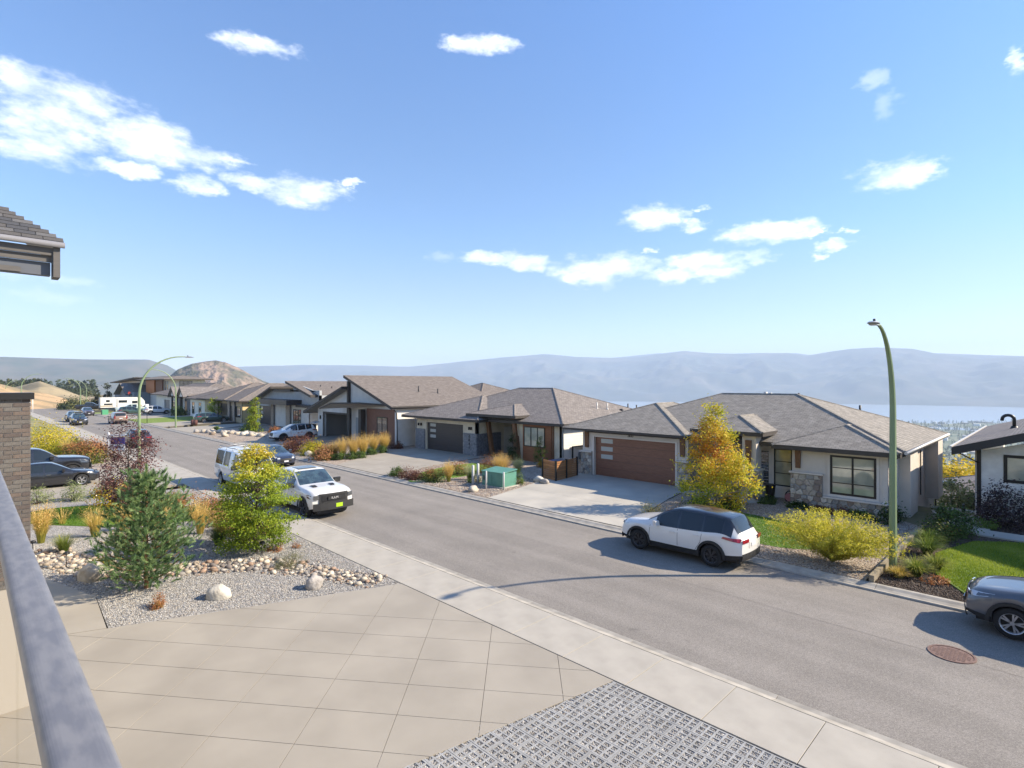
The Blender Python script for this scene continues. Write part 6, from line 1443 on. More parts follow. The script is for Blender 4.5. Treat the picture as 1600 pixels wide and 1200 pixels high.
# bins, hydrant-sized things on far drive, urn, hose reel
ur = thing('planter', 'tall black urn planter beside the stone entry column', 'planter', (-10.3, 28.9, .2)); b = MB(); b.tube([(-10.3, 28.7, .05), (-10.3, 28.7, .15), (-10.3, 28.7, .9), (-10.3, 28.7, .95)], [.15, .17, .26, .27], 12); b.build('pot', blk, ur)
hr = thing('hose_reel', 'pink and dark hose reel against the stone bay', 'hose reel', (-9.35, 28.6, .1)); b = MB(); b.tube([(-9.35 + .2 * math.cos(a), 28.6, .45 + .3 * math.sin(a)) for a in [k * PI / 8 for k in range(17)]], .03, 6); b.build('ring', plastic, hr); b = MB(); b.tube([(-9.35, 28.52, .45), (-9.35, 28.68, .45)], .2, 14); b.build('hose', M('hose_pink', (.45,.20,.22), .5), hr)
for x, c in ((-88.1, (.14,.06,.05)), (-86.9, (.10,.04,.035))):
    t_ = thing('barrel', 'brown barrel standing at the nose of the green wagon' if x < -88 else 'darker barrel at the kerb side of the brown one', 'barrel', (x, 23.2, .1)); b = MB(); b.tube([(x, 23.2, .1), (x, 23.2, .5), (x, 23.2, .9)], [.26, .3, .26], 12); b.build('body', M('barrel_%d' % int(-x), c, .7), t_); b = MB(); b.tube([(x, 23.2, .9), (x, 23.2, .93)], .27, 12); b.build('lid', plastic, t_)
def path_light(x, y, lb):
    t = thing('path_light', lb, 'garden light', (x, y, .1), group='black path lights'); b = MB(); b.tube([(x, y, .0), (x, y, .56)], .014, 6); b.build('stake', blk, t); b = MB(); b.tube([(x, y, .55), (x, y, .60), (x, y, .63)], [.10, .085, .02], 10); b.build('shade', blk, t)
path_light(-22.5, 2.3, 'black path light among the river stones'); path_light(-24.95, 1.65, 'black path light close to the brick column'); path_light(-19.3, 7.2, 'black path light under the yellow-green tree')
# ================================================================== vegetation
def rnd_unit(n):
    v = RNG.normal(size=(n, 3)); return v / np.linalg.norm(v, axis=1, keepdims=True)
def leaf_quads(C, size, aspect=.55, up=.25, N=None):
    """one folded diamond per leaf"""
    n = len(C); size = np.broadcast_to(np.asarray(size), (n,)) * RNG.uniform(.7, 1.3, n)
    nn = rnd_unit(n) if N is None else N + .6 * rnd_unit(n); nn[:, 2] += up; nn /= np.linalg.norm(nn, axis=1, keepdims=True)
    a = np.cross(nn, rnd_unit(n)); a /= np.linalg.norm(a, axis=1, keepdims=True) + 1e-9; b = np.cross(nn, a)
    s = size[:, None]; V = np.stack([C - a * s, C - b * s * aspect, C + a * s, C + b * s * aspect], 1).reshape(-1, 3)
    return V, np.arange(4 * n).reshape(n, 4)
def foliage(name, parent, C, size, m, lc, aspect=.55, up=.25, N=None):
    V, Fq = leaf_quads(C, size, aspect, up, N); return np_obj(name, V, Fq, m, parent, lc=np.clip(lc, 0, 1), off=np.array(wloc(parent)) if parent is not None else None)
bark = M('bark', (.13,.10,.075), .9, col2=(.08,.06,.05), scale=9, bump=.6, bscale=30); bark_p = M('bark_pine', (.30,.16,.08), .9, col2=(.2,.11,.06), scale=9, bump=.6, bscale=30)
def tree(name, label, x, y, z0, H, prof, n, leaf, m, lcf, clumps=60, sig=.22, trunk_r=.05, bk=None, seed=1, cat='tree', lean=0, aspect=.6, flat=1., trunk_z=None):
    """prof(t) = crown radius at height fraction t; leaves gather in clumps at the limb ends"""
    global RNG
    RNG = np.random.default_rng(seed); t = thing(name, label, cat, (x, y, z0)); K = clumps
    tt = RNG.uniform(.04, 1, K * 4); rr_ = np.array([prof(v) for v in tt]); keep = RNG.uniform(0, rr_.max(), K * 4) < rr_ + .12; tt, rr_ = tt[keep][:K], rr_[keep][:K]; K = len(tt)
    th = RNG.uniform(0, 2 * PI, K); q = np.sqrt(RNG.uniform(.12, 1, K)) * RNG.uniform(.82, 1.12, K)
    CC = np.stack([x + rr_ * q * np.cos(th), y + rr_ * q * np.sin(th), z0 + tt * H], 1)
    b = MB(); tz = trunk_z or .9; b.tube([(x, y, z0 - .1), (x + .02, y, z0 + H * .3), (x - .02, y + .02, z0 + H * .6), (x, y, z0 + H * tz)], [trunk_r * 1.2, trunk_r * .9, trunk_r * .6, trunk_r * .2], 7)
    for i in range(0, K, 1 if K < 90 else 2):
        c = CC[i]; h = max(z0 + .12 * H, c[2] - .8 * math.hypot(c[0] - x, c[1] - y) - .1); mid = ((x + c[0]) / 2, (y + c[1]) / 2, (h + c[2]) / 2 + .03)
        b.tube([(x, y, h), mid, tuple(c)], [trunk_r * .38, trunk_r * .25, .004], 4, cap=False)
    b.build('trunk', bk or bark, t)
    w = RNG.uniform(.5, 1.6, K); w /= w.sum(); idx = RNG.choice(K, n, p=w); sg = sig * RNG.uniform(.6, 1.3, K)
    C = CC[idx] + RNG.normal(size=(n, 3)) * sg[idx][:, None] * np.array([1, 1, flat])
    cb = RNG.uniform(-.14, .14, K); C[:, 2] = np.maximum(C[:, 2], z0 + .03)
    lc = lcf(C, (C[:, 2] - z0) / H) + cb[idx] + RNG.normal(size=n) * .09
    out = C - np.array([x, y, z0 + H * .4]); out /= np.linalg.norm(out, axis=1, keepdims=True) + 1e-6
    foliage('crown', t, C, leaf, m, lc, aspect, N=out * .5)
    return t
maple_m = leaf_mat('leaf_maple', [(.13,.20,.02),(.27,.34,.03),(.56,.52,.04),(.66,.44,.04),(.55,.20,.04)], .4)
ygreen = leaf_mat('leaf_ygreen', [(.08,.13,.012),(.18,.26,.02),(.32,.39,.03),(.48,.46,.04),(.66,.50,.06)], .4)
purple = leaf_mat('leaf_purple', [(.045,.018,.02),(.10,.035,.035),(.18,.08,.075),(.33,.20,.16),(.44,.31,.23)], .3)
yellow = leaf_mat('leaf_yellow', [(.20,.22,.02),(.42,.38,.02),(.62,.50,.03),(.68,.46,.04)], .4)
redgreen = leaf_mat('leaf_redgreen', [(.05,.09,.015),(.13,.17,.025),(.27,.17,.04),(.36,.13,.05),(.42,.22,.10)], .3)
greenm = leaf_mat('leaf_green', [(.025,.05,.012),(.05,.09,.018),(.09,.15,.025),(.16,.22,.04)], .3)
palegreen = leaf_mat('leaf_pale', [(.12,.16,.06),(.22,.26,.10),(.36,.38,.18),(.5,.5,.3)], .3)
goldgrass = leaf_mat('blade_gold', [(.20,.22,.04),(.42,.36,.07),(.66,.48,.13),(.78,.58,.22)], .35)
plume_m = leaf_mat('plume_gold', [(.56,.36,.09),(.72,.49,.15),(.82,.62,.28)], .4)
greengrass = leaf_mat('blade_green', [(.03,.06,.012),(.08,.13,.02),(.18,.24,.04),(.38,.36,.07)], .35)
bergenia = leaf_mat('leaf_burgundy', [(.05,.02,.02),(.12,.04,.035),(.22,.10,.06),(.3,.2,.1)], .3)
needle_m = leaf_mat('needles', [(.05,.10,.045),(.11,.20,.075),(.21,.32,.12),(.34,.44,.19)], .25)
lavm = leaf_mat('leaf_lavender', [(.10,.11,.05),(.2,.2,.09),(.32,.30,.16)], .3)

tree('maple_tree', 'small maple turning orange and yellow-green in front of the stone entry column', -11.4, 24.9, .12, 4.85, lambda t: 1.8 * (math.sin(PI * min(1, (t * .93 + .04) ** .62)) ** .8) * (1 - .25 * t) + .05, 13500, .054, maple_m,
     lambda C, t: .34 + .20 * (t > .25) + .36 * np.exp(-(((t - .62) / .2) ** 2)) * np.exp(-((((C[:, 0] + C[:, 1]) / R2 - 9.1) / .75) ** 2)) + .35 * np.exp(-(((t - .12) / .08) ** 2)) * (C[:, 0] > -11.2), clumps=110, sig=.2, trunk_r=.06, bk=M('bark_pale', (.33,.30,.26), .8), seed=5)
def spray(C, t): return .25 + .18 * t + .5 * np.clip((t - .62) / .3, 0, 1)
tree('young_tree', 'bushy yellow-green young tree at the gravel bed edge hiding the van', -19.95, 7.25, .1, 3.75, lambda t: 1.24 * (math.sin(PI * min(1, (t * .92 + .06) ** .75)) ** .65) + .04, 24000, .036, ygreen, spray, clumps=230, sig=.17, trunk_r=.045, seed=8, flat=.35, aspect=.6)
tree('purple_tree', 'purple-leaved small tree in front of the black sedan', -29.7, 5.2, .1, 4.25, lambda t: (1.28 * math.sin(PI * min(1, max(0, (t - .1) / .95)) ** .8) ** .75 if t > .12 else .1) + .03, 7500, .044, purple, lambda C, t: .35 + .2 * RNG.normal(size=len(C)), clumps=95, sig=.2, trunk_r=.04, seed=11)

def pine(name, label, x, y, z0, H, R, seed):
    global RNG
    RNG = np.random.default_rng(seed); t = thing(name, label, 'tree', (x, y, z0)); b = MB(); b.tube([(x, y, z0 - .1), (x + .03, y, z0 + H * .5), (x, y, z0 + H * .98)], [.06, .04, .012], 7); A = []; D = []
    nw = 11
    for i in range(nw):
        f = (i + .2) / nw; h = z0 + .22 + f * (H - .45); L = R * (1.02 * (1 - f) ** .75 + .1) * (1 - .3 * math.exp(-f * 9)); nb = 7 if f < .55 else 4
        for k in range(nb):
            a = 2 * PI * (k + RNG.uniform(-.25, .25)) / nb + i * .8; l = L * RNG.uniform(.72, 1.12); rise = .35 + .75 * f
            p0 = np.array([x, y, h]); pts = []
            for s in np.linspace(0, 1, 7): pts.append(p0 + np.array([math.cos(a) * l * s, math.sin(a) * l * s, l * (rise * s * .35 + .30 * s * s)]))
            b.tube([tuple(p) for p in pts[::2]], [.018, .013, .009, .004], 4, cap=False)
            for j in range(1, 7):
                p = pts[j]; d = pts[j] - pts[j - 1]; d /= np.linalg.norm(d)
                for m_ in range(5):
                    o = RNG.normal(size=3) * .10 * (1 + .5 * (1 - f)); dd = d * .55 + np.array([0, 0, .35]) + RNG.normal(size=3) * .42; dd /= np.linalg.norm(dd); A.append(p + o); D.append(dd)
    for j in range(10): A.append(np.array([x, y, z0 + H * (.88 + .012 * j)])); D.append(np.array([0, 0, 1.]))
    b.build('trunk', bark_p, t); A = np.array(A); D = np.array(D); K = len(A); npt = 40; n = K * npt
    A2 = np.repeat(A, npt, 0); D2 = np.repeat(D, npt, 0); s = RNG.uniform(0, .15, n)[:, None]; base = A2 + D2 * s; dr = D2 * 1.1 + rnd_unit(n) * .62; dr /= np.linalg.norm(dr, axis=1, keepdims=True)
    Ln = RNG.uniform(.08, .135, n)[:, None]; w = np.cross(dr, rnd_unit(n)); w /= np.linalg.norm(w, axis=1, keepdims=True) + 1e-9; w *= .0058
    V = np.stack([base - w, base + w, base + dr * Ln], 1).reshape(-1, 3); lc = np.repeat(RNG.uniform(.05, 1.0, K), npt) + RNG.normal(size=n) * .12 + .12 * np.clip((base[:, 2] - z0) / H - .5, -.5, .5)
    np_obj('needles', V, np.arange(3 * n).reshape(n, 3), needle_m, t, lc=np.clip(lc, 0, 1), off=np.array(wloc(t))); return t
pine('pine_tree', 'dense young pine on the near gravel, tallest green thing at the lower left', -18.6, 3.7, .1, 3.45, 1.42, 3)

def grass(name, label, x, y, h, spread, n, m, plume=0, group=None, seed=0, w=.008, droop=.5, cat='grass clump', base=.10, lcs=(.0, .9), z0=None, pm=None):
    global RNG
    RNG = np.random.default_rng(seed + int(abs(x * 13 + y * 7))); z0 = zyard(x, y) if z0 is None else z0; a = RNG.uniform(0, 2 * PI, n); hh = h * RNG.uniform(.55, 1.05, n); sp = spread * np.sqrt(RNG.uniform(0, 1, n)); br = base * np.sqrt(RNG.uniform(0, 1, n))
    ts = np.array([0, .35, .7, 1.]); pa = a + RNG.normal(size=n) * .3; rows = []
    for t in ts:
        r = br + sp * t ** 1.7; px = x + r * np.cos(a); py = y + r * np.sin(a); pz = z0 + hh * (t - droop * t ** 3 * (sp / max(spread, .01)) * .6); ww = w * (1 - t * .85); rows.append((px, py, pz, ww))
    V = []
    for px, py, pz, ww in rows: V.append(np.stack([px - ww * np.sin(pa), py + ww * np.cos(pa), pz], 1)); V.append(np.stack([px + ww * np.sin(pa), py - ww * np.cos(pa), pz], 1))
    V = np.stack(V, 1); Fq = []; I = np.arange(n) * 8
    lc = []
    for k in range(3): Fq.append(np.stack([I + 2 * k, I + 2 * k + 1, I + 2 * k + 3, I + 2 * k + 2], 1)); lc.append(lcs[0] + (lcs[1] - lcs[0]) * ((k + .5) / 3) + RNG.normal(size=n) * .12)
    if plume:
        t_ = thing(name, label, cat, (x, y, z0), group=group); o = np_obj('blades', V.reshape(-1, 3), np.concatenate(Fq), m, t_, lc=np.clip(np.concatenate(lc), 0, 1), off=np.array(wloc(t_)))
        n2 = int(n * plume); a = RNG.uniform(0, 2 * PI, n2); r = spread * .95 * np.sqrt(RNG.uniform(0, 1, n2)); top = h * RNG.uniform(.72, 1.2, n2) * (1 - .25 * r / spread); C = []
        for s in np.linspace(0, 1, 14):
            f = .52 + .48 * s; C.append(np.stack([x + (base * .5 + r * f ** 1.4) * np.cos(a), y + (base * .5 + r * f ** 1.4) * np.sin(a), z0 + top * f], 1) + RNG.normal(size=(n2, 3)) * .012)
        C = np.concatenate(C); foliage('plumes', t_, C, .026, pm or plume_m, RNG.uniform(0, 1, len(C)), .35, up=0); return t_
    o = np_obj(name, V.reshape(-1, 3), np.concatenate(Fq), m, None, lc=np.clip(np.concatenate(lc), 0, 1), off=(x, y, z0)); o.location = (x, y, z0); return tag(o, label, cat, group)
def shrub(name, label, x, y, rx, h, n, leaf, m, lc0=.45, lcs=.18, topc=0., group=None, seed=0, cat='shrub', ry=None, z0=None, clumps=None, aspect=.6, zmin=.08):
    global RNG
    RNG = np.random.default_rng(seed + int(abs(x * 17 + y * 5))); z0 = zyard(x, y) if z0 is None else z0; ry = ry or rx; t = thing(name, label, cat, (x, y, z0), group=group); K = clumps or max(10, int(18 * rx * 2))
    d = rnd_unit(K); d[:, 2] = np.abs(d[:, 2]); q = RNG.uniform(.45, 1.0, K) ** .5; CC = np.stack([x + d[:, 0] * rx * q, y + d[:, 1] * ry * q, z0 + zmin * h + d[:, 2] * h * .85 * q], 1)
    b = MB()
    for c in CC[:: max(1, K // 14)]: b.tube([(x + RNG.normal() * .03, y + RNG.normal() * .03, z0 - .03), ((x + c[0]) / 2, (y + c[1]) / 2, z0 + (c[2] - z0) * .6), tuple(c)], [.012, .008, .003], 4, cap=False)
    b.build('stem', bark, t); idx = RNG.integers(0, K, n); s = .26 * min(rx, h) * RNG.uniform(.6, 1.2, K); C = CC[idx] + RNG.normal(size=(n, 3)) * s[idx][:, None]; C[:, 2] = np.maximum(C[:, 2], z0 + .02 + .02 * RNG.random(n))
    cb = RNG.normal(size=K) * .1; lc = lc0 + cb[idx] + RNG.normal(size=n) * lcs + topc * ((C[:, 2] - z0) / h - .4)
    out = C - np.array([x, y, z0]); out /= np.linalg.norm(out, axis=1, keepdims=True) + 1e-6
    foliage('foliage', t, C, leaf, m, lc, aspect, N=out * .6); return t

# --- near yard
G1 = 'golden grasses of the near yard'
grass('reed_grass', 'tall golden grass against the brick column', -26.7, 2.0, 1.5, .42, 420, goldgrass, plume=.35, group=G1, seed=1)
grass('reed_grass', 'golden upright grass fan standing before the oval lawn', -26.3, 3.55, 1.35, .55, 260, goldgrass, plume=.12, group=G1, seed=2, lcs=(.2, 1))
grass('reed_grass', 'golden grass at the right of the grass fan, half behind the pine', -26.6, 4.5, 1.05, .45, 220, goldgrass, plume=.2, group=G1, seed=3, lcs=(.3, 1))
grass('reed_grass', 'sparse golden stalks at the left tip of the oval lawn', -29.6, 2.9, .85, .42, 60, goldgrass, plume=.2, group=G1, seed=4, lcs=(.4, 1))
grass('tuft_grass', 'yellow-green round tuft above the river stones', -24.7, 2.45, .75, .48, 420, greengrass, seed=5, lcs=(.3, 1), group=G1)
grass('reed_grass', 'pinkish golden grass behind the left side of the pine', -23.6, 4.0, .75, .4, 200, goldgrass, plume=.3, group=G1, seed=6, lcs=(.4, 1))
grass('reed_grass', 'golden grass seen between the pine top and the lawn', -25.6, 5.6, 1.15, .4, 240, goldgrass, plume=.3, group=G1, seed=7, lcs=(.4, 1))
grass('reed_grass', 'tall golden grass right behind the pine', -23.9, 6.55, 1.5, .5, 320, goldgrass, plume=.25, group=G1, seed=8, lcs=(.35, 1))
grass('reed_grass', 'rust tipped golden grass left of the young tree', -22.1, 6.75, 1.35, .5, 380, goldgrass, plume=.3, group=G1, seed=9, lcs=(.0, .9))
grass('tuft_grass', 'dark green tuft under the rust tipped grass', -21.7, 6.55, .75, .5, 520, greengrass, seed=10, lcs=(.0, .45), group=G1)
grass('tuft_grass', 'dark green spiky tuft at the right flank of the pine', -22.6, 5.2, .7, .45, 420, greengrass, seed=11, lcs=(.0, .4), group=G1)
G2 = 'red and green shrubs along the sidewalk'
for i, (x, y, r, h, tc, lb) in enumerate([(-28.6, 7.3, .85, .9, .6, 'orange topped shrub nearest the van shadow'), (-26.6, 7.7, .7, .8, .8, 'rust red low shrub in the sidewalk row'), (-25.0, 7.7, .8, .9, .5, 'red and green shrub behind the golden grass'), (-23.2, 7.75, .75, .85, .7, 'orange and green shrub left of the young tree'), (-21.8, 7.95, .6, .7, .4, 'green and red shrub touching the young tree'), (-30.6, 7.1, .6, .55, .1, 'low green shrub at the corner of the neighbour driveway')]):
    shrub('spirea_shrub', lb, x, y, r, h, 2600, .035, redgreen, .42, .16, tc, group=G2, seed=20 + i)
shrub('barberry', 'tiny orange-red shrub at the foot of the pine', -16.85, 3.6, .2, .33, 900, .018, redgreen, .75, .15, group='small orange shrubs on gravel')
shrub('barberry', 'small orange shrub right of the young tree base', -19.55, 7.75, .24, .24, 700, .018, redgreen, .8, .12, group='small orange shrubs on gravel')
shrub('barberry', 'smallest rusty shrub next to the sidewalk edge', -19.4, 8.45, .17, .18, 350, .016, redgreen, .75, .15, group='small orange shrubs on gravel')
shrub('lavender', 'grey-green lavender mound above the river stones', -17.5, 7.45, .48, .42, 2600, .026, lavm, .5, .2, aspect=.18)
shrub('fallen_branch', 'dark low juniper creeping over the tan boulder', -21.9, 3.0, .5, .25, 500, .035, redgreen, .2, .15)
G3 = 'spiky green plants beside the black sedan'
for i, (x, y, h, lb) in enumerate([(-35.4, 2.5, .85, 'spiky green plant against the brick column, sedan behind'), (-35.3, 3.9, 1.0, 'taller spiky green plant before the sedan door'), (-35.4, 5.2, .6, 'small spiky green plant below the sedan wheel'), (-35.0, 6.4, .75, 'silvery green plant at the sedan nose')]):
    shrub('yucca', lb, x, y, .62, h, 700, .12, palegreen if i != 2 else greenm, .35, .2, group=G3, seed=40 + i, aspect=.10)
shrub('orange_shrub', 'yellow and orange shrub at the left foot of the purple tree', -32.2, 5.1, .85, 1.5, 1500, .05, maple_m, .75, .2, clumps=24)
# --- beyond the neighbour driveway
G4 = 'shrubs beyond the neighbour driveway'
for i, (x, y, r, h, n, m_, l0, tc, lb) in enumerate([(-62.5, 5.2, 2.1, 2.3, 5200, yellow, .5, .2, 'big yellow shrub next to the brick column'), (-58.6, 5.3, 1.2, 1.1, 2200, yellow, .25, 0, 'low yellow-green shrub under the big yellow one'), (-58.9, 6.5, 1.0, 1.1, 2200, greenm, .6, 0, 'green mound right of the big yellow shrub'),
        (-56.0, 6.5, 1.0, 1.3, 2200, redgreen, .5, .6, 'red tinged shrub in the neighbour row'), (-54.2, 7.2, 1.1, 1.5, 2600, redgreen, .65, .5, 'rust orange shrub beside the yard sign'), (-51.5, 6.5, 1.2, 1.3, 2600, redgreen, .35, .5, 'green and rust shrub over the pickup hood'), (-67.5, 7.5, .8, .6, 900, greenm, .4, 0, 'small green shrub at the sidewalk beyond the yellow shrub')]):
    shrub('garden_shrub', lb, x, y, r, h, n, .065, m_, l0, .17, tc, group=G4, seed=50 + i)
grass('reed_grass', 'golden grass between the neighbour shrubs', -56.8, 5.9, 1.7, .7, 320, goldgrass, plume=.2, seed=60, w=.014)
# --- bed between charcoal and brown garages
G5 = 'shrubs in the pebbled bed'
for i, (x, y, r, h, n, leaf, m_, l0, tc, lb) in enumerate([(-30.2, 19.65, .42, .6, 1200, .04, greenm, .65, 0, 'small green shrub at the driveway end of the pebbled bed'), (-29.2, 19.75, .55, .6, 1300, .035, bergenia, .5, .2, 'purple and green shrub second from the driveway'), (-28.2, 19.9, .6, .55, 1500, .035, bergenia, .45, .2, 'dull purple shrub in the middle of the kerb row'), (-27.5, 20.3, .6, .6, 1600, .035, redgreen, .2, .3, 'low olive shrub left of the red topped one'),
        (-26.7, 20.15, .68, .9, 2400, .035, redgreen, .3, .9, 'red topped green shrub left of the golden plume grass'), (-27.6, 22.6, .75, .8, 2400, .035, redgreen, .45, .6, 'red and green shrub behind the golden plume grass'), (-24.9, 21.6, .38, .55, 1100, .035, greenm, .6, 0, 'dark green shrub beside the twin bollards'), (-26.3, 24.6, 1.0, 1.05, 3200, .035, redgreen, .62, .5, 'large orange-brown shrub behind the bollards'),
        (-24.2, 23.2, .35, .8, 800, .035, yellow, .7, 0, 'orange shrub tucked behind the green cabinet'), (-22.35, 22.9, .38, .85, 1500, .03, greenm, .8, 0, 'upright green shrub at the right side of the green cabinet'), (-25.9, 26.7, .52, .6, 1700, .028, palegreen, .45, 0, 'round pale green mound before the wood panel'), (-25.3, 28.2, .42, .42, 1300, .03, maple_m, .85, 0, 'small orange mound below the wood panel'), (-24.9, 28.6, .35, .35, 600, .04, greenm, .4, 0, 'low green plant right of the orange mound')]):
    shrub('garden_shrub', lb, x, y, r, h, n, leaf, m_, l0, .16, tc, group=G5, seed=70 + i)
grass('reed_grass', 'golden plume grass in the middle of the pebbled bed', -26.0, 20.6, 1.25, .38, 360, goldgrass, plume=.5, seed=71)
grass('reed_grass', 'large amber grass behind the bollards', -25.4, 24.4, 1.35, .75, 460, goldgrass, plume=.55, seed=72)
grass('reed_grass', 'pale cream grass left of the twin bollards', -25.6, 21.9, 1.1, .5, 260, palegreen, plume=.2, seed=73, lcs=(.3, 1), pm=palegreen)
grass('reed_grass', 'wispy pale grass right of the amber grass', -25.0, 25.6, 1.1, .6, 160, palegreen, plume=.3, seed=74, lcs=(.4, 1), pm=palegreen)
def cone_shrub(label, x, y, r, h, n, m_, l0, z0=None, seed=0, leaf=.03):
    return tree('conifer', label, x, y, zyard(x, y) if z0 is None else z0, h, lambda t: r * (math.sin(PI * min(1, (t * .9 + .1) ** .8)) ** .7) + .02, n, leaf, m_, lambda C, t: l0 + 0 * t, clumps=50, sig=.09, trunk_r=.03, seed=seed)
cone_shrub('narrow dark evergreen left of the wood panel window', -29.2, 29.3, .42, 2.0, 3000, greenm, .2, seed=81)
cone_shrub('narrow green evergreen right of the wood panel window', -26.3, 29.2, .45, 2.0, 3000, greenm, .75, seed=82)
# --- bed at the rust wall
G6 = 'row of golden plume grasses by the rust wall'
for i, (x, y, h, lb) in enumerate([(-40.6, 20.6, 1.35, 'golden plume grass at the street end of the row'), (-39.9, 21.0, 1.75, 'second golden plume grass, pressed to the first'), (-39.6, 21.8, 1.8, 'third golden plume grass, the tallest'), (-39.5, 22.6, 1.9, 'fourth golden plume grass in the middle of the row'), (-40.6, 24.2, 1.7, 'slim golden plume grass after the gap'), (-40.7, 25.3, 1.7, 'golden plume grass at the house end of the row')]):
    grass('reed_grass', lb, x, y, h, .62, 460, goldgrass, plume=.6, group=G6, seed=90 + i, w=.012)
    shrub('low_shrub', ['green skirt of leaves below the %s plume grass' % k for k in ('street end', 'second', 'third', 'fourth', 'slim', 'house end')][i], x + .25, y - .45, .5, .55, 1100, .045, greenm, .45, .15, seed=100 + i, group='green shrubs under the plume grasses')
for i, (x, y, r, h, n, m_, l0, lb) in enumerate([(-40.6, 19.9, .95, .95, 2600, redgreen, .85, 'orange-pink shrub at the kerb left of the second driveway'), (-42.4, 20.2, .5, .5, 900, greenm, .5, 'green shrub between the white rock and the orange-pink shrub'), (-44.0, 20.6, .95, 1.15, 2600, yellow, .35, 'bright yellow-green shrub beside the burgundy bush'), (-46.3, 20.6, 1.2, 1.5, 3000, bergenia, .45, 'dark burgundy bush in front of the open-tailgate car'), (-48.2, 20.3, .9, .95, 2000, redgreen, .7, 'reddish low bush left of the burgundy bush'), (-42.9, 26.6, .7, 1.6, 1500, redgreen, .75, 'red leaved tall shrub against the rust wall'), (-41.9, 27.3, .5, .6, 900, bergenia, .5, 'small dark shrub at the rust wall corner')]):
    shrub('garden_shrub', lb, x, y, r, h, n, .055, m_, l0, .17, .15, group='mixed shrubs by the rust wall', seed=110 + i)
# --- far boulder bed
tree('columnar_tree', 'narrow yellow-green columnar tree in the far boulder bed', -68.8, 24.8, .15, 4.1, lambda t: .75 * (1 - t) ** .6 + .25, 3600, .07, ygreen, lambda C, t: .35 + .25 * t, clumps=60, sig=.16, trunk_r=.05, seed=31)
shrub('garden_shrub', 'blue-green shrub at the foot of the columnar tree', -69.6, 24.4, .9, 1.2, 1200, .08, greenm, .5, .15)
shrub('garden_shrub', 'orange shrub right of the columnar tree', -66.0, 26.0, .6, .7, 800, .07, redgreen, .8, .15)
shrub('garden_shrub', 'small green tuft among the far boulders', -73.5, 22.0, .5, .7, 700, .07, greenm, .6, .15)
shrub('garden_shrub', 'yellow-green shrub under the far entry canopy', -68.5, 29.6, .7, .9, 900, .07, greenm, .9, .15)
rb = [rock_mesh('boulder', 30 + k, m_, 1, .8, .65, 2) for k, m_ in enumerate((rk, rkw, rkg, rk))]
bb = thing('rockery', 'row of tan boulders along the far bed between two driveways', 'rockery', (-67, 22, .1)); rr = random.Random(4)
for k in range(56):
    u = rr.random(); s = rr.uniform(.18, .42); link('stone', rb[k % 4], bb, loc=Vector((-74.5 + u * 12 + rr.uniform(-.5, .5), 20.4 + u * 3.6 + rr.uniform(-.7, .9), .15 + s * .3)) - wloc(bb), rot=(rr.uniform(0, .5), 0, rr.uniform(0, 6)), scale=(s, s, s))
shrub('garden_shrub', 'dark green bushes at the white gabled house posts', -117.5, 28.5, 2.0, 1.5, 1400, .12, greenm, .3, .15, ry=1.2)
tree('young_tree', 'small yellow-green tree before the dark far door', -96.8, 28.6, .1, 3.6, lambda t: .9 if t > .45 else .05, 1100, .11, ygreen, lambda C, t: .5 + 0 * t, clumps=20, sig=.25, seed=33)
# --- in front of the bay window and lamp bed
def arching(name, label, x, y, R_, h, n, m_, seed, z0=None):
    """loose arching bush: long thin stems carrying small leaves"""
    global RNG
    RNG = np.random.default_rng(seed); z0 = z0 or zyard(x, y); t = thing(name, label, 'shrub', (x, y, z0)); ns = 460; a = RNG.uniform(0, 2 * PI, ns); rr_ = R_ * np.sqrt(RNG.uniform(.02, 1, ns)); hh = h * RNG.uniform(.55, 1.15, ns) * (1 - .35 * (rr_ / R_) ** 2); C = []; b = MB()
    for i in range(ns):
        ex = np.array([math.cos(a[i]) * 1.25, math.sin(a[i]) * .85]) ; pts = []
        for s in np.linspace(0, 1, 6): r_ = rr_[i] * s ** 1.2; pts.append((x + ex[0] * r_, y + ex[1] * r_, z0 + hh[i] * (1.35 * s - .45 * s * s)))
        if i % 3 == 0: b.tube(pts[::1], [.006, .005, .004, .004, .003, .002], 3, cap=False)
        P2 = np.array(pts); k = n // ns; u = RNG.uniform(.15, 1, k) * 5; i0 = np.minimum(u.astype(int), 4); f = (u - i0)[:, None]; C.append(P2[i0] * (1 - f) + P2[i0 + 1] * f + RNG.normal(size=(k, 3)) * .035)
    b.build('stem', M('stem_straw', (.38,.33,.12), .8), t); C = np.concatenate(C); foliage('foliage', t, C, .034, m_, .45 + RNG.normal(size=len(C)) * .2 + .25 * ((C[:, 2] - z0) / h - .5), .3); return t
arching('broom_shrub', 'large arching yellow-green bush at the kerb behind the white crossover', -5.3, 20.3, 1.85, 1.75, 46000, leaf_mat('leaf_broom', [(.24,.24,.02),(.48,.46,.04),(.68,.60,.07),(.80,.68,.22)], .45), 77)
G7 = 'strappy clumps in the mulch bed'
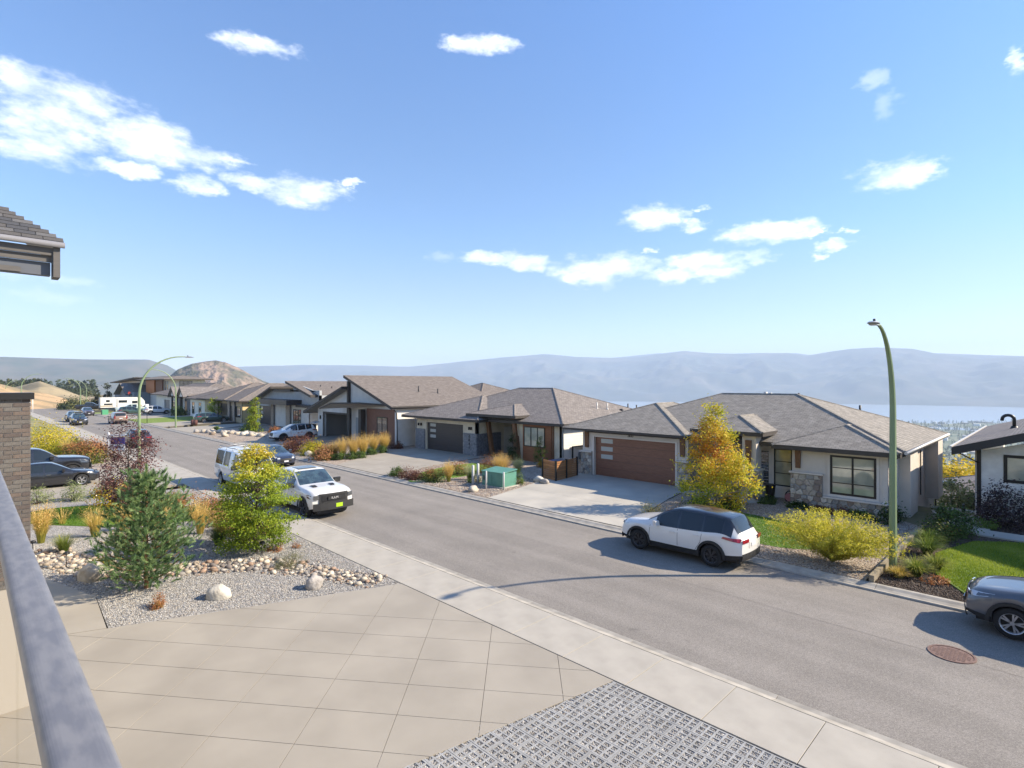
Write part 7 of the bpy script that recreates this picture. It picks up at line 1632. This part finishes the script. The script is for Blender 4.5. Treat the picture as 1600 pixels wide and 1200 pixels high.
for i, (x, y, h, sp, m_, lc_, lb) in enumerate([(-3.1, 20.6, .75, .55, greengrass, (.3, .95), 'yellow-green strappy clump right of the lamp post base'), (-2.75, 21.6, .7, .5, greengrass, (.35, 1), 'second yellow-green strappy clump up the mulch bed'), (-3.2, 23.3, .8, .65, greengrass, (.15, .7), 'broad green strappy clump in the middle of the mulch bed'), (-3.35, 24.6, .75, .6, greengrass, (.1, .6), 'dark green strappy clump near the house corner'), (-3.45, 20.1, .45, .35, goldgrass, (.2, .8), 'small straw coloured clump touching the lamp post')]):
    grass('daylily', lb, x, y, h, sp, 420, m_, group=G7, seed=120 + i, w=.014, lcs=lc_, droop=.9)
    if i == 0: shrub('low_flowers', 'low rust coloured flowers beside the strappy clumps', -2.6, 20.3, .35, .22, 420, .03, redgreen, .85, .1)
shrub('rhododendron', 'rounded dark green shrub at the top of the mulch bed', -2.95, 26.9, .68, 1.15, 3000, .045, greenm, .45, .2)
shrub('garden_shrub', 'low green and brown shrub between the strappy clumps and rounded shrub', -3.1, 25.6, .55, .55, 1300, .04, redgreen, .2, .15)
shrub('smoke_bush', 'dark purple-leaved bush against the white siding', -1.5, 30.0, .9, 1.7, 3800, .05, leaf_mat('leaf_dark', [(.02,.015,.018),(.045,.03,.032),(.08,.045,.045),(.10,.10,.05)], .2), .45, .22, clumps=60)
shrub('low_shrub', 'low lime green shrub at the foot of the purple-leaved bush', -2.1, 28.9, .45, .35, 800, .035, greenm, .9, .1)
G8 = 'low plants along the stone bay'
for i, (x, y, r, h, m_, l0, lb) in enumerate([(-8.6, 27.45, .5, .25, greenm, .25, 'dark green plant at the left end of the stone bay'), (-7.6, 27.4, .45, .22, bergenia, .55, 'burgundy plant below the bay window'), (-6.9, 27.4, .5, .25, bergenia, .7, 'pinkish plant below the bay window centre'), (-6.1, 27.3, .45, .28, greenm, .85, 'bright green plant below the bay window right side'), (-4.9, 27.2, .55, .75, greenm, .2, 'dark shrub at the bay corner behind the lamp post'), (-10.0, 27.6, .4, .3, greenm, .4, 'small green plant beside the hose reel')]):
    shrub('perennial', lb, x, y, r, h, 1100, .045, m_, l0, .15, group=G8, seed=130 + i)
shrub('garden_shrub', 'wispy pale shrub between the driveway and the maple', -13.0, 21.9, .5, .55, 900, .05, goldgrass, .55, .2, aspect=.15)
shrub('garden_shrub', 'green shrub at the foot of the maple', -12.0, 24.2, .5, .5, 1300, .04, greenm, .7, .15)
shrub('garden_shrub', 'darker shrub right of the maple trunk', -10.8, 25.0, .45, .5, 1000, .04, greenm, .35, .15)
# --- downhill, between the houses
tree('yellow_tree', 'large bright yellow tree beyond the gap between the houses', -7.0, 74.5, -15.6, 12.9, lambda t: (6.0 * math.sin(PI * min(1, max(0, t - .4) / .62)) ** .6 if t > .4 else .1), 15000, .20, yellow, lambda C, t: .5 + .3 * t, clumps=120, sig=.7, trunk_r=.25, seed=41)
tree('olive_tree', 'grey-green bushy tree downhill in front of the grey roof', -4.3, 42.5, -4.3, 4.5, lambda t: 2.0 * math.sin(PI * min(1, t * .9 + .12)) ** .6, 9000, .085, palegreen, lambda C, t: .2 + .15 * t, clumps=90, sig=.35, trunk_r=.1, seed=42)
shrub('garden_shrub', 'yellow-green shrub below the terrace fence', -1.0, 41.5, .9, 2.2, 1800, .06, ygreen, .6, .15, z0=-4.2, seed=2); shrub('garden_shrub', 'orange shrub below the terrace fence', .6, 41.5, 1.1, 2.0, 2000, .06, redgreen, .85, .12, z0=-4.0, seed=3)

# --- river stones: the largest as single pieces, the rest as filler
bedline = [(-25.4, 1.9), (-22.6, 2.5), (-20.6, 3.4), (-19.4, 5.2), (-18.6, 6.6), (-17.2, 7.6), (-15.6, 8.1), (-14.3, 8.75)]
cb_ = thing('river_stone_bed', 'band of rounded river stones winding through the grey gravel', None, (0, 0, 0), kind='structure')
stm = [M('river_stone_%s' % n, c, .75, col2=tuple(v * .72 for v in c), scale=7, bump=.3, bscale=20, rnd=.25) for n, c in (('cream', (.58,.51,.40)), ('tan', (.45,.37,.28)), ('grey', (.34,.31,.28)), ('rust', (.34,.23,.16)), ('dark', (.19,.16,.145)))]
rms = [rock_mesh('river_stone', 60 + k, stm[k % 5], 1, .78, .6, 2, .22) for k in range(10)]
rr = random.Random(12); pts = []; cum = [0]
for a, c in zip(bedline, bedline[1:]): cum.append(cum[-1] + math.hypot(c[0] - a[0], c[1] - a[1]))
def bedpt(s, w):
    i = max(0, min(len(bedline) - 2, sum(1 for c in cum[1:] if c < s))); a, c = bedline[i], bedline[i + 1]; L = cum[i + 1] - cum[i]; f = (s - cum[i]) / L; dx, dy = (c[0] - a[0]) / L, (c[1] - a[1]) / L
    return a[0] + dx * f * L - dy * w, a[1] + dy * f * L + dx * w
n_ = 0; tries = 0; placed = []
while n_ < 300 and tries < 9000:
    tries += 1; s = rr.uniform(0, cum[-1]); half = .62 if s < cum[-1] * .8 else .45; w = rr.uniform(-half, half); x, y = bedpt(s, w); r_ = rr.uniform(.055, .125)
    if any((x - a) ** 2 + (y - c) ** 2 < ((r_ + q) * .78) ** 2 for a, c, q in placed): continue
    placed.append((x, y, r_)); link('river_stone', rms[rr.randrange(10)] if s > 5 or rr.random() < .5 else rms[rr.choice([0, 1, 5, 6])], cb_, loc=(x, y, .11 + r_ * .35), rot=(rr.uniform(-.3, .3), rr.uniform(-.3, .3), rr.uniform(0, 6)), scale=(r_, r_, r_)); n_ += 1
def scatter_stones(name, P, rs, m_list, parent=None, squash=.65, lo=6):
    """many small stones in one mesh: deformed octahedra, colours by material slot"""
    n = len(P); O = np.array([(1,0,0),(0,1,0),(-1,0,0),(0,-1,0),(0,0,1),(0,0,-1)], float); Fo = np.array([(0,1,4),(1,2,4),(2,3,4),(3,0,4),(1,0,5),(2,1,5),(3,2,5),(0,3,5)])
    A = RNG.uniform(0, 2 * PI, n); V = O[None] * (RNG.uniform(.65, 1.2, (n, 6, 1))) * np.stack([rs * RNG.uniform(.8, 1.3, n), rs, rs * squash], 1)[:, None, :]
    c, s = np.cos(A)[:, None], np.sin(A)[:, None]; tx = RNG.uniform(-.5, .5, n)[:, None]; X = V[..., 0] * c - V[..., 1] * s; Y = V[..., 0] * s + V[..., 1] * c; V = np.stack([X, Y, V[..., 2] + X * tx], -1) + P[:, None, :]
    Fq = (Fo[None] + (np.arange(n) * 6)[:, None, None]).reshape(-1, 3); mi = np.repeat(RNG.integers(0, len(m_list), n), 8)
    return tag(np_obj(name, V.reshape(-1, 3), Fq, m_list, parent, mi=mi), kind='stuff')
RNG = np.random.default_rng(99)
n = 1500; S = RNG.uniform(0, cum[-1], n); Wd = RNG.uniform(-.72, .72, n) * np.where(S < cum[-1] * .8, 1, .75); P_ = np.array([(*bedpt(s, w), .115) for s, w in zip(S, Wd)]); scatter_stones('small_stones', P_, RNG.uniform(.03, .07, n), stm, cb_)
gms = [M('chip_%s' % n_, c, .85) for n_, c in (('light', (.52,.50,.46)), ('mid', (.33,.31,.29)), ('dark', (.15,.145,.14)), ('blue', (.25,.26,.28)), ('warm', (.42,.37,.31)))]
def in_poly_np(x, y, P):
    c = np.zeros(len(x), bool); n = len(P)
    for i in range(n):
        (a, b_), (c_, d) = P[i], P[(i + 1) % n]
        if b_ == d: continue
        c ^= ((b_ > y) != (d > y)) & (x < (c_ - a) * (y - b_) / (d - b_) + a)
    return c
def gravel(name, poly, dens, rs, ms, dz, label, near=None):
    X = [p[0] for p in poly]; Y = [p[1] for p in poly]; A = (max(X) - min(X)) * (max(Y) - min(Y)); n = int(A * dens); x = RNG.uniform(min(X), max(X), n); y = RNG.uniform(min(Y), max(Y), n); k = in_poly_np(x, y, poly); x, y = x[k], y[k]
    z = np.array([zyard(a, c) for a, c in zip(x, y)]) + dz; o = scatter_stones(name, np.stack([x, y, z], 1), RNG.uniform(rs[0], rs[1], len(x)), ms); o['label'] = label; return o
gravel('gravel', [(-13.78, 9.08), (-16.26, 2.5), (-18.86, 2.62), (-22.62, 1.5), (-26.0, .8), (-27.5, 5.5), (-25.2, 9.08)], 1050, (.012, .024), gms, .012, 'loose grey gravel of the near yard')
gravel('gravel', [(-6.3, 9.05), (-6.72, 6.93), (-8.0, 1.0), (-1, 3), (-1, 9.05)], 1500, (.010, .016), gms, .002, 'gravel filling the open grid pavers')
wms = [M('pebble_%s' % n_, c, .85) for n_, c in (('buff', (.50,.43,.34)), ('pink', (.38,.29,.23)), ('brown', (.22,.16,.12)), ('grey', (.30,.28,.26)))]
gravel('pebbles', [(-30.4, 19.2), (-21.0, 19.2), (-22.1, 24.5), (-24, 25), (-27, 21.5)], 330, (.02, .05), wms, .01, 'mixed pebbles round the green cabinet')
gravel('pebbles', [(-12.5, 19.2), (-4.2, 19.2), (-4.1, 27.3), (-9, 27.4), (-12.6, 26.0), (-13.6, 24)], 230, (.018, .035), wms, .01, 'pinkish pebbles before the bay window')
gravel('bark_chips', [(-3.95, 19.2), (-1.5, 19.2), (-2.8, 21.3), (-3.1, 23.5), (-3.9, 24.5)], 900, (.014, .04), [M('bark_chip_%d' % k, c, .95) for k, c in enumerate([(.035,.022,.016), (.08,.055,.04), (.14,.11,.085)])], .01, 'shredded dark bark at the lamp post')
# turf blades on the sunlit lawn
def turf(poly, dens, h, m_, dz, label):
    X = [p[0] for p in poly]; Y = [p[1] for p in poly]; n = int((max(X) - min(X)) * (max(Y) - min(Y)) * dens); x = RNG.uniform(min(X), max(X), n); y = RNG.uniform(min(Y), max(Y), n); k = in_poly_np(x, y, poly); x, y = x[k], y[k]; n = len(x)
    z = np.array([zyard(a, c) for a, c in zip(x, y)]) + dz; a = RNG.uniform(0, 2 * PI, n); w = .008; hh = h * RNG.uniform(.5, 1.3, n); l = RNG.uniform(0, .6, n) * hh; b_ = RNG.uniform(0, 2 * PI, n)
    V = np.stack([np.stack([x - w * np.cos(a), y - w * np.sin(a), z], 1), np.stack([x + w * np.cos(a), y + w * np.sin(a), z], 1), np.stack([x + l * np.cos(b_), y + l * np.sin(b_), z + hh], 1)], 1).reshape(-1, 3)
    pn = np.array([noise.noise((p * .8, q * .8, 2)) for p, q in zip(x[::1], y[::1])]); o = np_obj('grass', V, np.arange(3 * n).reshape(n, 3), m_, None, lc=np.clip(.5 + .5 * pn + RNG.normal(size=n) * .15, 0, 1)); return tag(o, label, kind='stuff')
lawnblade = leaf_mat('blade_lawn', [(.10,.17,.015),(.20,.28,.02),(.34,.40,.05),(.50,.50,.12)], .45); turfblade = leaf_mat('blade_turf', [(.07,.15,.012),(.11,.21,.018),(.16,.27,.03)], .35)
turf([(-1.4, 19.2), (1.5, 19.2), (1.5, 27.0), (-.9, 27.0), (-2.2, 26.0), (-3.0, 23.5), (-2.7, 21.2)], 1900, .05, lawnblade, .05, 'grass blades of the sunlit lawn')
turf(ellipse(-29.9, 4.9, 4.6, 2.0, rad(42), 36, .15), 1300, .035, turfblade, .03, 'grass blades of the near oval lawn')
turf(ellipse(-8.9, 22.8, 3.3, 1.75, rad(-22), 34, .15), 1300, .035, turfblade, .02, 'grass blades of the lawn behind the crossover')

# ================================================================== distance: trees on the hill, valley town
def far_trees(name, label, pts, h, m_, kind=None, seed=1):
    global RNG
    RNG = np.random.default_rng(seed); C = []; L = []; S = []
    for (x, y, z, s) in pts:
        k = 46; t = RNG.uniform(0, 1, k); r = s * .26 * (1 - t) + .05 * s; a = RNG.uniform(0, 2 * PI, k); C.append(np.stack([x + r * np.cos(a) * RNG.uniform(.2, 1, k), y + r * np.sin(a) * RNG.uniform(.2, 1, k), z + s * (.12 + .88 * t)], 1)); L.append(np.full(k, RNG.uniform(.1, .7)) + RNG.normal(size=k) * .12); S.append(np.full(k, s * .085))
    C = np.concatenate(C); V, Fq = leaf_quads(C, np.concatenate(S), .5); return tag(np_obj(name, V, Fq, m_, None, lc=np.clip(np.concatenate(L), 0, 1)), label, kind='stuff')
far_leaf = leaf_mat('leaf_far', [(.02,.035,.02),(.04,.06,.03),(.08,.09,.04),(.20,.19,.05)], .15)
def at(px, d, z=0.):
    x = (px - 800) / F * d; return ((x - d) / R2, (x + d) / R2)
rr = random.Random(21); L_ = []
for k in range(120):
    px = rr.uniform(-90, 60); d = rr.uniform(290, 350); x, y = at(px, d); L_.append((x, y, 1.5, rr.uniform(4, 8)))
for k in range(26): px = rr.uniform(36, 66); x, y = at(px, 318); L_.append((x, y, 4.6, rr.uniform(3, 5)))
for k in range(160):
    px = rr.uniform(-40, 120); d = rr.uniform(262, 325); x, y = at(px, d); L_.append((x, y, 2.2 + 3 * math.exp(-((px - 60) / 28) ** 2) * (d - 262) / 60, rr.uniform(.6, 1.6)))
for k in range(70): px = rr.uniform(96, 150); d = rr.uniform(300, 420); x, y = at(px, d); L_.append((x, y, -9, rr.uniform(6, 12)))
far_trees('trees', 'pines and scrub behind the dry hill', L_, 0, far_leaf, seed=2)
L_ = [(*at(rr.uniform(-60, 150), rr.uniform(430, 520)), -10, rr.uniform(12, 20)) for k in range(160)]
far_trees('treeline', 'dark wood beyond the dry hill', L_, 0, far_leaf, seed=3)
for px, d, h, lb in ((168, 176, 7.5, 'feathery conifer at the left end of the far houses'), (152, 190, 4, 'round green tree behind the white notice board')):
    x, y = at(px, d); tree('far_tree', lb, x, y, -1.5, h, lambda t: (1.8 * (1 - t) + .4), 1500, .22, far_leaf, lambda C, t: .35 + .2 * t, clumps=30, sig=.35, trunk_r=.12, seed=int(px))
shrub('garden_shrub', 'green scrub with yellow patch at the foot of the dirt bank', *at(118, 150), 3.2, 2.6, 2200, .2, far_leaf, .7, .2, z0=-.6, seed=4)
shrub('garden_shrub', 'dark bush under the white notice board', *at(100, 140), 1.4, 1.4, 1200, .15, far_leaf, .45, .2, z0=-.5, seed=5)
tb_ = MB(); rr = random.Random(5); TL = []
for k in range(900):
    a = azel(rr.uniform(820, 1700), 600)[0]; r_ = rr.uniform(1500, 2950) / math.cos(a); d, x = r_ * math.cos(a), r_ * math.sin(a); X, Y = (x - d) / R2, (x + d) / R2; z = landz(X, Y, a, r_)
    if rr.random() < .38: w, l, h = rr.uniform(7, 22), rr.uniform(7, 16), rr.uniform(4, 9); tb_.box((X - w, Y - l, z - 3), (X + w, Y + l, z + h), rr.randrange(4))
    else: TL.append((X, Y, z - 1, rr.uniform(10, 26)))
tag(tb_.build('town', [M('town_white', (.7,.7,.68), .6), M('town_grey', (.35,.35,.36), .7), M('town_tan', (.45,.38,.3), .7), M('town_roof', (.2,.19,.19), .7)]), 'pale rooftops of the lakeside town', kind='stuff')
for k in range(1500):
    a = azel(rr.uniform(1380, 1700), 600)[0]; r_ = rr.uniform(900, 2950) / math.cos(a); d, x = r_ * math.cos(a), r_ * math.sin(a); X, Y = (x - d) / R2, (x + d) / R2; TL.append((X, Y, landz(X, Y, a, r_) - 1, rr.uniform(7, 20)))
far_trees('town_trees', 'trees scattered through the lakeside town', TL, 0, far_leaf, seed=6)

# ================================================================== air
hz = MB(); hz.box((-12700, -3600, -206), (7500, 13100, 745)); ho = hz.build('haze', None)
ho.data.materials.clear(); hm = bpy.data.materials.new('haze_air'); hm.use_nodes = True; t = hm.node_tree; t.nodes.clear()
pv_ = t.nodes.new('ShaderNodeVolumePrincipled'); pv_.inputs['Color'].default_value = (.62, .745, .93, 1); pv_.inputs['Density'].default_value = 1.25e-4; pv_.inputs['Anisotropy'].default_value = 0
o_ = t.nodes.new('ShaderNodeOutputMaterial'); t.links.new(pv_.outputs[0], o_.inputs['Volume']); ho.data.materials.append(hm); tag(ho, 'pale air between the street and the mountains', kind='stuff')
